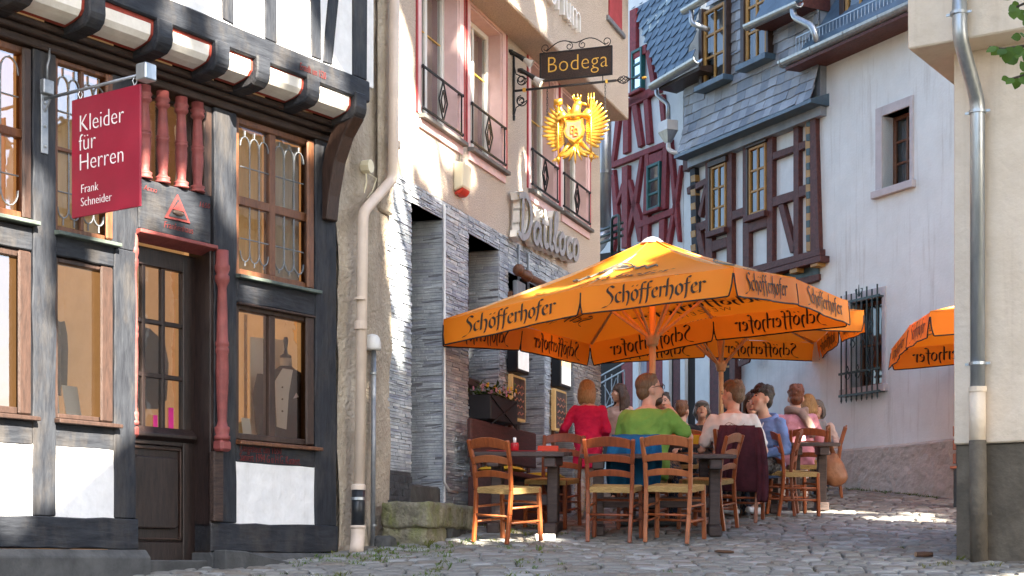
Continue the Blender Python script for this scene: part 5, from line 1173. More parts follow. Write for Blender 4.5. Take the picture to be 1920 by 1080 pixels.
# ------------------------------------------------------------------ parasols
cloth('canopy', (1.0,.37,.022), (.90,.30,.015), .5, tcol=(1.0,.19,.007))
mat('canopy_seam',(.80,.26,.02),(.70,.22,.015),8,.8,.2); mat('print_brown', (.045,.028,.020), (.03,.02,.015), 9, .8, 0); mat('piping_dark', (.022,.018,.016), None, 5, .7, 0)
mat('pole_wood', (.62,.40,.22), (.50,.31,.16), 5, .5, .15, 30, (6,6,.6)); mat('cap_white', (.8,.78,.74), None, 5, .6, .05); mat('crest_grey',(.20,.19,.15),(.10,.10,.09),30,.7,0)
PW, PWL = pen_word('Schöfferhofer')
def parasol(name, label, A, B, side, zA, zB, zC, top, group, base_z):
    """square canopy of side `side`; A,B are two neighbouring corners (plan); zA,zB,zC rim heights at A,B and the next corner"""
    A, B = Vector(A), Vector(B); e = (B-A).normalized(); nrm = Vector((-e.y, e.x))
    Cc = B+nrm*side; D = A+nrm*side; zD = zA+zC-zB
    C0 = (A+Cc)/2
    o = thing(name, label, 'parasol', (C0.x,C0.y,base_z), 0, group)
    L = lambda p,z: Vector((p.x-C0.x,p.y-C0.y,z-base_z))
    cs = [L(A,zA),L(B,zB),L(Cc,zC),L(D,zD)]
    rim = []
    for i in range(4):
        a,b = cs[i],cs[(i+1)%4]; rim += [a,(a+b)/2+Vector((0,0,.07))]
    apex = Vector((0,0,top-base_z))
    ring = [apex+ (r_-apex)*.045 for r_ in rim]
    val = .255
    # canopy panels, slightly slack between the ribs
    cp = Geo(); n = 8; m_ = 10
    vid = {}
    for i in range(8):
        a,b = rim[i],rim[(i+1)%8]
        for j in range(m_+1):
            t = .045+(1-.045)*j/m_
            for k in range(n+1):
                s = k/n; p = a.lerp(b,s); q = apex.lerp(p,t)
                sag = -.035*math.sin(math.pi*s)*math.sin(math.pi*min(1,t))-.05*math.sin(math.pi*t)
                q = q+Vector((0,0,sag+.010*noise.noise((q.x*2.5,q.y*2.5,1.0))*min(1,t*2)+.006*math.sin(s*40)*max(0,t-.75)*math.sin(math.pi*s))); vid[i,j,k] = len(cp.v); cp.v.append(tuple(q))
        for j in range(m_):
            for k in range(n): cp.f.append((vid[i,j,k],vid[i,j,k+1],vid[i,j+1,k+1],vid[i,j+1,k])); cp.m.append(0)
    CA = cp.ob('canopy','canopy',o,smooth=True)
    for i in range(8):
        G=Geo(); G.tube([apex.lerp(rim[i],t_)+Vector((0,0,-.05*math.sin(math.pi*t_)+.004)) for t_ in [.05+.95*k/8 for k in range(9)]],.007,5); G.ob('seam','canopy_seam',CA,smooth=True)
    # small raised vent cap
    G = Geo(); G.lathe([(.13,-.05),(.125,-.04),(.07,.005),(.03,.02),(.0,.025)],apex,12); G.ob('top_cap','cap_white',o,smooth=True)
    # valance: one flap per half side with rounded lower corners, piping, print on both faces
    for i in range(8):
        a,b = rim[i],rim[(i+1)%8]; dx = b-a; ln = dx.length; ex = dx/ln; out = Vector((ex.y,-ex.x,0)).normalized()
        if out.dot(Vector(((a+b)/2).to_tuple())) < 0: out = -out
        def pt(x,y,off=0): 
            h = -y/val; return a+ex*x+Vector((0,0,y))+out*(off+.03*h+.014*math.sin(x*7+i*1.7)*h+.006*math.sin(x*19+i*3.1)*h)
        tops=[]; bots=[]; xsn=[0,.006,.014,.022,.032,.045,.07]; xs_l=xsn+[.07+(ln-.14)*k/16 for k in range(1,16)]+[ln-q for q in xsn[::-1]]; N=len(xs_l)-1
        for k in range(N+1):
            x = xs_l[k]; d = min(x,ln-x)
            yb = -val if d > .07 else (-.05 if d<.004 else -(.05+(val-.05)*min(1,(d/.034)**.45)) if d<.034 else -val)
            tops.append(pt(x,0,.0)); bots.append(pt(x,yb,.0))
        G = Geo(); mid=[t_.lerp(b_,.5) for t_,b_ in zip(tops,bots)]
        G.add(tops+mid+bots,[(k,k+1,N+1+k+1,N+1+k) for k in range(N)]+[(N+1+k,N+2+k,2*N+3+k,2*N+2+k) for k in range(N)]); FLP = G.ob('valance','canopy',o,smooth=True)
        G = Geo(); G.tube(bots,.0075,6); G.ob('piping','piping_dark',FLP,smooth=True)
        outward_right = ex if Vector((0,0,1)).cross(out).dot(ex) > 0 else -ex     # reading direction seen from outside
        sc_ = .103; wl_ = ln*.66; kx = wl_/PWL
        G = Geo()
        for q_ in range(2):
            off = .007 if q_ == 0 else -.007
            for j,qd in enumerate(PW):
                pp=[]
                for (x,y) in qd:
                    xx = x*kx+ln*.17
                    if outward_right.dot(ex) < 0: xx = ln-xx
                    pp.append(pt(xx,-.188+y*sc_,off+(1 if off>0 else -1)*.00012*(j%9)))
                G.add(pp,[(0,1,2,3)])
        G.ob('lettering','print_brown',FLP)
    # large name and crest on each side of the roof
    for i in range(0,8,2):
        a,mid_,b = rim[i],rim[i+1],rim[(i+2)%8]
        ex=(b-a).normalized(); cx_=(a+b)/2; up=(apex-cx_); 
        out=Vector((ex.y,-ex.x,0)); 
        if out.dot(cx_)<0: out=-out
        rd = ex if Vector((0,0,1)).cross(out).dot(ex)>0 else -ex
        nn = ex.cross(up).normalized(); nn = nn if nn.z>0 else -nn
        def onroof(x,h,off):
            """x along the side (m, + to the right seen from outside), h fraction up the slope"""
            p = cx_+rd*x+up*h; 
            base_=cx_.lerp(apex,h); hw=(b-a).length/2*(1-h); 
            s=min(1,abs(x)/max(hw,.01)); mz=.07*(1-s)*(1-h)-.05*math.sin(math.pi*(1-h))-.035*abs(math.sin(2*math.pi*(x/max(2*hw,.01))))*math.sin(math.pi*min(1,1-h))
            return p+Vector((0,0,mz+off))
        G=Geo(); kx=1.55/PWL
        for q_ in range(2):
            for j,qd in enumerate(PW):
                G.add([onroof(x*kx-.775,.20+y*.070,(.016 if q_==0 else -.014)+.00012*(j%9)) for x,y in qd],[(0,1,2,3)])
        G.ob('roof_lettering','print_brown',CA)
        vs,fs=text_geo('WEIZEN',.12,ext=0,xs=1.1,align='CENTER',space=1.4); G=Geo()
        G.add([onroof(x,.105+zz*.7,.018) for x,y,zz in vs],fs); G.add([onroof(x,.105+zz*.7,-.016) for x,y,zz in vs],fs); G.ob('roof_lettering','print_brown',CA)
        G=Geo(); E_=[(math.cos(t),math.sin(t)) for t in [6.2832*k/20 for k in range(20)]]
        G.add([onroof(.13*c_,.48+.05*s__,.018) for c_,s__ in E_],[tuple(range(20))]); G.ob('crest','crest_grey',CA)
        G=Geo()
        for s_ in (-1,1):
            P_=[onroof(s_*(.16+.30*k/14),.46+.03*math.sin(k*1.1)-.02*k/14,.02) for k in range(15)]; G.tube(P_,.010,5)
        P_=[onroof(.165*c_,.48+.068*s__,.02) for c_,s__ in E_]; G.tube(P_+[P_[0]],.008,5); G.ob('crest_scrolls','crest_grey',CA)
    # pole, runner, ribs
    G=Geo(); G.tube([(0,0,0),(0,0,apex.z-.05)],.034,14); G.ob('pole','pole_wood',o,smooth=True)
    hub=Vector((0,0,apex.z-1.02)); G=Geo(); G.lathe([(.05,-.07),(.062,-.05),(.062,-.02),(.075,0),(.075,.05),(.055,.07)],hub,14); G.ob('runner','pole_wood',o,smooth=True)
    for i in range(8):
        p=apex.lerp(rim[i],.97)+Vector((0,0,-.03)); q=apex.lerp(rim[i],.42)+Vector((0,0,-.07))
        G=Geo(); G.bar(apex+Vector((0,0,-.06)),p,.026,.030); rb_=G.ob('rib','pole_wood',o,bevel=.003)
        G=Geo(); G.bar(hub+Vector((q.x,q.y,0)).normalized()*.06+Vector((0,0,.03)),q,.020,.026); G.ob('strut','pole_wood',rb_,bevel=.003)
    Geo().box(-.35,.35,-.35,.35,-.03,.05).ob('base_slab','plinth_stone',o,bevel=.02)
    G=Geo(); G.tube([(0,0,.05),(0,0,.40)],.045,12); G.ob('base_tube','iron',o,smooth=True)
    return o
GP='orange parasols on the lane'
ez=lambda py,Y: EYE+(HOR-py)/FPX*Y
parasol('parasol','large orange parasol in front, over the nearest tables',(-.673,15.77),(1.964,14.2),3.07,EYE+2.39,EYE+2.62,EYE+2.75,EYE+3.30,GP,gz(1.43,16.3))
c2=(.1283*21.0,21.0); s2_=3.07/2
parasol('parasol','second orange parasol half hidden behind the front one',(c2[0]-s2_+.05,c2[1]-s2_),(c2[0]+s2_+.05,c2[1]-s2_),3.07,EYE+3.02,EYE+3.06,EYE+3.10,EYE+3.60,GP,gz(*c2))
parasol('parasol','third orange parasol peeking out behind the cream house corner',(4.66,19.65),(4.34,16.6),3.07,EYE+2.62,EYE+2.60,EYE+2.7,EYE+3.25,GP,gz(6.0,18.0))
# ------------------------------------------------------------------ furniture
mat('chair_wood',(.33,.085,.022),(.20,.045,.012),7,.32,.2,30,(4,4,.8),spec=.5); mat('chair_wood_b',(.25,.058,.016),(.14,.030,.009),7,.36,.25,30,(4,4,.8),spec=.5,dirt=.3,dirtc=(.10,.03,.012),dscale=5); mat('chair_wood_c',(.38,.12,.04),(.25,.07,.022),7,.4,.25,30,(4,4,.8),spec=.5,dirt=.3,dirtc=(.18,.06,.025),dscale=5); mat('rush',(.50,.33,.13),(.28,.17,.06),26,.85,.9,60,(1,6,6)); mat('table_wood',(.075,.048,.042),(.032,.020,.018),7,.55,.5,30,(.7,6,6),dirt=.4,dirtc=(.14,.12,.12)); mat('bench_red',(.085,.030,.026),(.045,.016,.014),7,.5,.3,30,(.8,5,5))
mat('cushion_yellow',(.55,.42,.035),(.42,.31,.022),12,.9,.4,40); mat('cloth_red',(.42,.02,.03),(.32,.015,.022),9,.85,.3); mat('maroon',(.085,.018,.028),(.045,.010,.016),6,.9,.5,9,bdist=.03); mat('blue_cloth',(.005,.11,.26),(.003,.06,.15),5,.85,.4,9,bdist=.03); mat('leather_tan',(.27,.115,.055),(.16,.062,.03),6,.5,.5,14,bdist=.02); mat('phone_black',(.015,.015,.02),None,5,.3,0)
mat('paper_red',(.55,.05,.02),None,5,.6,0); mat('paper_orange',(.75,.22,.02),None,5,.6,0); mat('glass_red',(.45,.02,.03),None,5,.2,0)
def make_chair():
    t = thing('rush_chair','','chair',group='rush-seated ladder-back chairs')
    W_,D_=.42,.40; sh=.46
    for s in (-1,1):
        G=Geo(); P=[(s*.185,-.235,0),(s*.190,-.20,.25),(s*.195,-.185,.46),(s*.200,-.205,.68),(s*.215,-.265,.90)]
        for a,b in zip(P,P[1:]): G.bar(a,b,.034,.036,up=(0,1,0))
        G.ob('rear_post','chair_wood',t,bevel=.006)
        G=Geo(); G.bar((s*.215,.215,0),(s*.205,.195,.475),.036,.036,up=(0,1,0)); G.ob('front_leg','chair_wood',t,bevel=.006)
        for z in (.18,.31): 
            G=Geo(); G.tube([(s*.190,-.20,z),(s*.210,.20,z)],.011,7); G.ob('side_stretcher','chair_wood',t,smooth=True)
    for z in (.16,.34): G=Geo(); G.tube([(-.21,.205,z),(.21,.205,z)],.012,7); G.ob('front_stretcher','chair_wood',t,smooth=True)
    G=Geo(); G.tube([(-.19,-.205,.24),(.19,-.205,.24)],.011,7); G.ob('rear_stretcher','chair_wood',t,smooth=True)
    for (z,h,y,c_) in ((.815,.080,-.245,.030),(.685,.058,-.212,.028),(.560,.052,-.195,.026)):
        G=Geo(); n=8; sl=-.10
        for k in range(n+1):
            s=-1+2*k/n; x=s*.192; ar=c_*(1-s*s); bow=-.018*(1-s*s)
            for (yy,zz) in ((y+bow-.009,z+ar*.75),(y+bow+.009,z+ar*.75),(y+bow+.009-h*.2,z+h+ar),(y+bow-.009-h*.2,z+h+ar)): G.v.append((x,yy,zz))
        for k in range(n):
            for q in range(4): G.f.append((4*k+q,4*k+(q+1)%4,4*k+4+(q+1)%4,4*k+4+q)); G.m.append(0)
        G.f.append((3,2,1,0)); G.f.append((4*n,4*n+1,4*n+2,4*n+3)); G.m+=[0,0]; G.ob('back_slat','chair_wood',t,bevel=.004)
    # rush seat: four wedges of twisted cord meeting in the middle
    G=Geo(); c=(0,.0,.462); cor=[(-.20,-.19),(.20,-.19),(.222,.215),(-.222,.215)]; nr=9
    for i in range(4):
        a,b=cor[i],cor[(i+1)%4]
        for k in range(nr):
            f0,f1=k/nr,(k+.92)/nr
            def q(p,f): return (p[0]*(1-f)+c[0]*f,p[1]*(1-f)+c[1]*f)
            A,B=q(a,f0),q(b,f0); C,D=q(b,f1),q(a,f1); zt=.478-.008*f0
            G.add([(A[0],A[1],zt-.006),(B[0],B[1],zt-.006),(C[0],C[1],zt-.006),(D[0],D[1],zt-.006),((A[0]+D[0])/2,(A[1]+D[1])/2,zt+.004),((B[0]+C[0])/2,(B[1]+C[1])/2,zt+.004)],[(0,1,5,4),(4,5,2,3),(0,4,3),(1,2,5)])
        G.add([(*a,.476),(*b,.476),(*b,.432),(*a,.432)],[(0,3,2,1)])
    G.add([(p[0]*.98,p[1]*.98,.438) for p in cor],[(3,2,1,0)])
    G.ob('rush_seat','rush',t); 
    return t
CH0=make_chair(); CH0_used=[False]
def chair(px,Y,head,label,sc=1.0,dz=0,Xo=None):
    X=(px-CX)/FPX*Y if Xo is None else Xo; h=R(head)
    # heading measured from +Y clockwise; chair front is local +y ; sit on the sloping street
    rot=Matrix.Rotation(-math.atan(.11)*0.0,4,'X')
    nrm=Vector((0,-.11,1)).normalized(); q=Vector((0,0,1)).rotation_difference(nrm); e=(q.to_matrix() @ Matrix.Rotation(-h,3,'Z')).to_euler()
    loc=(X,Y,gz(X,Y)+.004+dz)
    if not CH0_used[0]:
        o=CH0; o.location=loc; o.rotation_euler=e; o['label']=label; CH0_used[0]=True
    else: o=dup(CH0,loc,0,label,rot=e)
    o.scale=(sc,)*3
    rv=random.Random(int(px*3+Y*10)); tone=rv.choice(('chair_wood','chair_wood_b','chair_wood_c'))
    for c_ in o.children:
        if c_.data.materials[0].name.startswith('chair_wood'):
            c_.material_slots[0].link='OBJECT'; c_.material_slots[0].material=MAT[rv.choice((tone,tone,tone,'chair_wood'))]
    return o
chair(950,14.42,38,'rush-seated chair nearest the stone block, seen from behind',1.02)
chair(1150,14.75,14,'rush-seated chair with empty seat, second from the left in front',1.04)
chair(1263,14.70,22,'rush-seated chair with empty seat, third from the left in front',1.06)
chair(1038,15.95,205,'rush-seated chair facing the camera across the small table',1.0)
chair(1327,15.75,-62,'rush-seated chair at the right end of the long table, in side view',1.02)
C_T=chair(1385,16.45,14,'rush-seated chair draped with a maroon jacket',1.05)
C_G=chair(1203,15.85,16,'rush-seated chair under the man in green',1.0)
chair(1452,17.35,-75,'rush-seated chair under the young man in the blue hoodie',1.0)
chair(1487,17.25,80,'rush-seated chair standing sideways right of the blue hoodie',.98)
C_B=chair(1511,19.2,6,'rush-seated chair with the tan bag hung on it',1.0)
chair(1543,20.2,-80,'rush-seated chair half hidden behind the tan bag',.98)
chair(1290,19.2,10,'rush-seated chair under the man in black',.95)
chair(1318,20.3,185,'rush-seated chair under the person in the grey cap',.95)
# tables
def table(px,Y,lx,ly,head,label,h=.77,planks=4,m='table_wood'):
    X=(px-CX)/FPX*Y; nrm=Vector((0,-.075,1)).normalized(); q=Vector((0,0,1)).rotation_difference(nrm)
    t=thing('wooden_table',label,'table',(X,Y,gz(X,Y)-.0),0,'dark wooden tavern tables'); t.rotation_euler=(q.to_matrix()@Matrix.Rotation(-R(head),3,'Z')).to_euler()
    w_=ly/planks; r_=random.Random(int(px))
    for k in range(planks):
        y=-ly/2+w_*k; e0,e1=r_.uniform(-.03,.03),r_.uniform(-.03,.03)
        Geo().box(-lx/2+e0,lx/2+e1,y+.003,y+w_-.003,h-.04+r_.uniform(-.004,.004),h+r_.uniform(-.004,.004)).ob('top_plank',m,t,bevel=.006)
    for s in (-1,1):
        x=s*(lx/2-.16); G=Geo(); G.box(x-.05,x+.05,-ly*.13,ly*.13,.10,h-.14); G.ob('leg',m,t,bevel=.008)
        Geo().box(x-.055,x+.055,-ly*.44,ly*.44,h-.14,h-.045).ob('top_bearer',m,t,bevel=.008); Geo().box(x-.06,x+.06,-ly*.42,ly*.42,.0,.10).ob('foot',m,t,bevel=.012)
    Geo().box(-lx/2+.2,lx/2-.2,-.025,.025,.26,.36).ob('stretcher',m,t,bevel=.006)
    return t,X
T1,_=table(985,15.35,.86,.74,8,'small dark wooden table with a red runner near the bench')
T2,_=table(1230,15.28,1.42,.62,4,'long dark wooden table behind the two empty chairs')
T3,_=table(1515,18.4,.62,.75,6,'dark wooden table at the far right end by the white wall')
T4,_=table(1400,17.75,.9,.8,5,'dark wooden table hidden behind the man in the white shirt')
T5,_=table(1250,17.2,1.1,.7,5,'dark wooden table in front of the man in green')
def on_table(T,x,y,z,name,label,cat):
    t=thing(name,label,cat,(0,0,0)); mw=T.matrix_basis @ Vector((x,y,z)); t.location=mw; t.rotation_euler=T.rotation_euler; return t
t=on_table(T1,-.05,.0,.776,'table_runner','red cloth runner across the small table','cloth'); Geo().box(-.30,.24,-.16,.16,0,.004).ob('cloth','cloth_red',t)
t=on_table(T1,-.10,-.02,.781,'candle_glass','small red candle glass with a white candle','candle'); G=Geo(); G.lathe([(.034,0),(.04,.01),(.042,.06),(.036,.075)],(0,0,0),14); G.ob('glass','glass_red',t,smooth=True); G=Geo(); G.lathe([(.016,.07),(.016,.12),(.01,.125)],(0,0,0),10); G.ob('candle','white_paint',t,smooth=True)
t=on_table(T1,.20,.12,.776,'menu_stand','red folded card on the small table','card'); Geo().prismx([(0,0),(.04,.05),(.08,0)],-.10,.10).ob('card','paper_red',t)
for x,lab,m in ((-.10,'orange napkin packet on the table before the man in green','paper_orange'),(.12,'red and yellow menu folded on the table','paper_red')):
    t=on_table(T5,x+.2,-.2,.776,'napkin_packet',lab,'napkins'); Geo().prismx([(0,0),(.05,.10),(.10,0)],-.10,.10).ob('packet',m,t); Geo().prismx([(-.012,0),(.035,.094),(.0395,.092),(-.006,0)],-.05,.02).ob('printed_field','cushion_yellow',t)
# white plank shims under the table feet
t=thing('white_block','white wooden block wedged under a foot of the small table','block',(.30*1,14.65,gz(.3,14.65)),.1); Geo().box(-.09,.09,-.06,.06,-.01,.055).ob('block_body','white_paint',t,bevel=.006)
# bench by the wall
B_=FB.at(2.65,-.42,'wall_bench','dark red wooden settle with high panelled back against the tavern wall','bench',gz(-.2,16.8),)
Geo().box(-1.0,1.05,.22,.27,.62,1.02).ob('back_board','bench_red',B_,bevel=.012); Geo().box(-.98,1.03,-.20,.24,.43,.48).ob('seat','bench_red',B_,bevel=.01)
for k in range(9): Geo().box(-.96+.22*k,-.90+.22*k,.225,.255,.48,.62).ob('back_slat','bench_red',B_,bevel=.004)
for u in (-.98,.97): Geo().box(u,u+.07,-.20,.27,-.2,.43).ob('end_panel','bench_red',B_,bevel=.01)
Geo().box(-.90,.96,-.10,-.07,-.1,.40).ob('apron','bench_red',B_,bevel=.006)
def cushion(fac_thing,x,y,z,lx,ly,label):
    mw=(fac_thing.matrix_basis @ Vector((x,y,z))); t=thing('seat_cushion',label,'cushion',mw,fac_thing.rotation_euler.z,group='yellow seat cushions')
    G=Geo(); n=10
    for j in range(n+1):
        for i in range(n+1):
            u,v=-1+2*i/n,-1+2*j/n; e=(1-abs(u)**3)*(1-abs(v)**3); G.v.append((u*lx/2,v*ly/2,.025+.045*e**.5))
    o_=len(G.v)
    for j in range(n+1):
        for i in range(n+1):
            u,v=-1+2*i/n,-1+2*j/n; e=(1-abs(u)**3)*(1-abs(v)**3); G.v.append((u*lx/2,v*ly/2,.025-.022*e**.5))
    for j in range(n):
        for i in range(n): a=j*(n+1)+i; G.f+=[(a,a+1,a+n+2,a+n+1),(o_+a+n+1,o_+a+n+2,o_+a+1,o_+a)]; G.m+=[0,0]
    G.ob('pad','cushion_yellow',t,smooth=True)
cushion(B_,-.70,.0,.48,.46,.40,'yellow cushion on the near end of the wall bench'); cushion(B_,.62,.0,.48,.44,.40,'yellow cushion on the far end of the wall bench')
# mossy stone block by the tavern door
def rock(t,x0,x1,y0,y1,z0,z1,name,m,sd,amp=.025,n=8):
    bm=bmesh.new(); bmesh.ops.create_cube(bm,size=1.0); bmesh.ops.subdivide_edges(bm,edges=bm.edges[:],cuts=n,use_grid_fill=True)
    for v in bm.verts:
        p=Vector((x0+(v.co.x+.5)*(x1-x0),y0+(v.co.y+.5)*(y1-y0),z0+(v.co.z+.5)*(z1-z0)))
        c=Vector(((x0+x1)/2,(y0+y1)/2,(z0+z1)/2)); d=(p-c); 
        rr_=min(1,max(abs(v.co.x),abs(v.co.y),abs(v.co.z))*2); k=sum(1 for q in v.co if abs(q)>.49)
        p=p-(d.normalized()*.02*(k-1)) if k>1 else p
        p+=Vector((noise.noise(p*6+Vector((sd,0,0))),noise.noise(p*6+Vector((0,sd,0))),noise.noise(p*6+Vector((0,0,sd)))))*amp+Vector((noise.noise(p*17),noise.noise(p*19),noise.noise(p*18)))*amp*.4
        v.co=p
    me=bpy.data.meshes.new(name); bm.to_mesh(me); bm.free(); me.materials.append(MAT[m]); me.polygons.foreach_set('use_smooth',[True]*len(me.polygons))
    o=bpy.data.objects.new(name,me); COL.objects.link(o); o.parent=t; return o
u_=FB.u(760,-.35); SB=FB.at(u_,-.35,'stone_block','mossy old stone step block at the tavern entrance','stone',gz(-1.0,14.7)-.02)
rock(SB,.0,1.15,-.22,.25,.10,.33,'upper_stone','stone_mossy',1.3); rock(SB,.04,.58,-.19,.25,-.12,.12,'lower_stone','stone_mossy',4.1,.035); rock(SB,.60,1.1,-.18,.25,-.10,.12,'lower_stone','plinth_stone',7.7,.03)
G=Geo(); 
t=FG.at(.38,-.12,'rubble_stone','grey pointed stone lying at the foot of the downpipe','stone',gz(-1.3,13.9)-.02); rock(t,.02,.20,-.18,.0,-.03,.13,'stone_body','plinth_stone',2.2,.04,5)
# brown bark litter on the cobbles
mat('bark',(.10,.05,.03),(.05,.025,.016),9,.8,.6,20); mat('bark_pale',(.32,.22,.15),(.22,.14,.09),9,.8,.5,20)
def ground_pt(px,py): Y=EYE/(.11-(HOR-py)/FPX); X=(px-CX)/FPX*Y; return X,Y
X,Y=ground_pt(1358,1036); t=thing('bark_piece','flat brown piece of bark lying on the cobbles','bark',(X,Y,gz(X,Y)+.012),.2); rock(t,-.085,.085,-.03,.03,-.012,.012,'bark_body','bark',1.0,.008,5)
X,Y=ground_pt(1733,1046); t=thing('cut_branch','short cut branch piece lying on the cobbles by the downpipe','branch',(X,Y,gz(X,Y)+.025),.1); G=Geo(); G.tube([(-.07,0,0),(0,.005,.002),(.07,0,0)],[.022,.024,.02],10); G.ob('wood','bark',t,smooth=True); G=Geo(); G.tube([(-.078,0,0),(-.0705,0,0)],.021,10); G.ob('cut_end','bark_pale',t)
# garments and bags on chairs
def draped(t,name,m,prof,x0,x1,n=14,amp=.012,sd=0,wid=None):
    """cloth hung over a rail: prof is a (y,z) path; swept in x with folds"""
    G=Geo(); N=len(prof)
    for j,(y,z) in enumerate(prof):
        f=j/(N-1)
        for i in range(n+1):
            s=i/n; xx0,xx1=(x0,x1) if wid is None else (wid[j][0],wid[j][1]); x=xx0+(xx1-xx0)*s
            fold=amp*math.sin(s*13+sd+f*2)*(.3+f)+amp*.8*noise.noise((x*9,f*4,sd)); G.v.append((x+.006*noise.noise((f*7,s*5,sd)),y+fold,z+.010*noise.noise((s*6,f*3,sd+5))))
    for j in range(N-1):
        for i in range(n): a=j*(n+1)+i; G.f.append((a,a+1,a+n+2,a+n+1)); G.m.append(0)
    o=G.ob(name,m,t,smooth=True); md=o.modifiers.new('thickness','SOLIDIFY'); md.thickness=.012; md=o.modifiers.new('round','SUBSURF'); md.levels=1; md.render_levels=1
    return o
t=thing('maroon_jacket','maroon jacket draped over the back of the chair of the man in white','jacket',C_T.location,0); t.rotation_euler=C_T.rotation_euler; t.scale=C_T.scale
draped(t,'jacket_body','maroon',[(-.20,.45),(-.20,.62),(-.215,.80),(-.25,.915),(-.275,.935),(-.305,.915),(-.31,.80),(-.305,.60),(-.30,.42),(-.29,.30)],-.18,.20,16,.016,1.0,[(-.16,.16)]*3+[(-.17,.17)]*3+[(-.19,.19),(-.21,.24),(-.20,.27),(-.14,.29)])
draped(t,'sleeve','maroon',[(-.25,.93),(-.31,.93),(-.345,.80),(-.35,.60),(-.34,.42)],-.16,-.02,8,.012,4.0,[(-.14,-.02),(-.14,-.0),(-.17,-.02),(-.19,-.06),(-.18,-.09)])
draped(t,'sleeve','maroon',[(-.24,.91),(-.29,.92),(-.33,.70),(-.32,.40),(-.30,.20)],.16,.26,8,.012,7.0,[(.14,.22),(.15,.24),(.19,.29),(.21,.32),(.20,.31)])
t=thing('blue_jacket','bright blue jacket hung over the chair back of the man in green','jacket',C_G.location,0); t.rotation_euler=C_G.rotation_euler; t.scale=(1.06,)*3
draped(t,'jacket_body','blue_cloth',[(-.20,.50),(-.21,.72),(-.24,.85),(-.275,.88),(-.305,.86),(-.31,.78),(-.31,.66),(-.30,.52),(-.30,.40)],-.24,.24,20,.04,2.0,[(-.2,.2)]*2+[(-.23,.23)]*3+[(-.26,.25),(-.27,.26),(-.27,.25),(-.25,.24)])
t=thing('tan_bag','tan leather hobo bag hanging from the right post of the far chair','bag',C_B.location,0); t.rotation_euler=(0,0,0)
def blobmesh(G,name,m,parent,vox=.012,sm=6,smooth=True):
    o=G.ob(name,m,parent); md=o.modifiers.new('r','REMESH'); md.mode='VOXEL'; md.voxel_size=vox; md=o.modifiers.new('s','SMOOTH'); md.iterations=sm; md.factor=.6
    bpy.context.view_layer.update(); me=bpy.data.meshes.new_from_object(o.evaluated_get(bpy.context.evaluated_depsgraph_get())); o.modifiers.clear(); o.data=me
    me.polygons.foreach_set('use_smooth',[smooth]*len(me.polygons)); return o
G=Geo(); G.ell((.27,-.18,.40),(.17,.085,.17),14,10); G.ell((.32,-.18,.33),(.15,.085,.13),14,10); G.ell((.20,-.18,.48),(.10,.06,.13),12,8); G.ell((.30,-.18,.50),(.07,.05,.12),12,8); blobmesh(G,'bag_body','leather_tan',t,.014,5)
G=Geo(); G.tube([(.15,-.19,.46),(.17,-.22,.66),(.20,-.26,.88),(.215,-.25,.92),(.225,-.22,.90),(.24,-.19,.72),(.33,-.17,.52)],.022,8,sx=1.4,sy=.5); G.ob('strap','leather_tan',t,smooth=True)
G=Geo(); G.tube([(.14,-.20,.45),(.13,-.21,.30),(.15,-.21,.12)],.012,6); G.ob('loose_strap','leather_tan',t,smooth=True)
# bench behind the cream house corner
X,Y=ground_pt(1797,952); t=thing('slat_bench','brown slatted bench end showing behind the cream house corner','bench',(X+.03,Y,gz(X,Y)),R(-20))
for z in (.50,.66,.82): Geo().box(-.10,1.2,.10,.13,z,z+.12).ob('back_slat','chair_wood',t,bevel=.006)
for k in range(3): Geo().box(-.10,1.2,-.30+.13*k,-.19+.13*k,.42,.45).ob('seat_slat','chair_wood',t,bevel=.006)
for x in (-.06,1.1): Geo().box(x,x+.05,-.30,.10,-.06,.42).ob('leg','iron',t,bevel=.006); Geo().box(x,x+.05,.08,.10,.40,.95).ob('back_support','iron',t)
# ------------------------------------------------------------------ people
def skin(name,c): 
    m=mat(name,c,tuple(x*.82 for x in c),9,.5,.1,60); b=m.node_tree.nodes['Principled BSDF']; b.inputs['Subsurface Weight'].default_value=.12; b.inputs['Subsurface Radius'].default_value=(.02,.008,.004); return m
skin('skin_a',(.66,.40,.30)); skin('skin_b',(.60,.35,.26)); skin('skin_c',(.55,.30,.21))
def hairm(name,c,c2): mat(name,c,c2,30,.42,.9,55,(3,3,.5),spec=.5,bdist=.012); mat(name+'_l',tuple(min(.7,x*2.2) for x in c),c,30,.42,0)
hairm('hair_blond',(.46,.29,.12),(.24,.13,.05)); hairm('hair_brown',(.070,.032,.016),(.028,.013,.008)); hairm('hair_dark',(.032,.018,.013),(.012,.008,.006)); hairm('hair_auburn',(.20,.050,.016),(.09,.022,.009)); hairm('hair_grey',(.20,.19,.185),(.10,.095,.09)); hairm('hair_ginger',(.22,.09,.035),(.10,.04,.016)); hairm('hair_sandy',(.20,.12,.06),(.10,.055,.028))
def fab(name,c,bs=9): mat(name,c,tuple(x*.78 for x in c),5,.88,.55,bs,bdist=.035)
fab('tee_green',(.19,.36,.065)); fab('tee_white',(.80,.78,.75)); fab('blouse_red',(.62,.016,.085)); fab('hoodie_blue',(.17,.27,.55)); fab('top_pale',(.62,.48,.46)); fab('tee_black',(.014,.014,.016)); fab('shirt_pink',(.62,.27,.33)); fab('scarf_taupe',(.28,.19,.16)); fab('denim',(.025,.035,.065)); fab('trouser_grey',(.10,.095,.095)); fab('trouser_white',(.70,.66,.62)); fab('shirt_grey',(.30,.31,.35)); fab('cap_grey',(.20,.20,.20)); fab('dark_cloth',(.03,.03,.035))
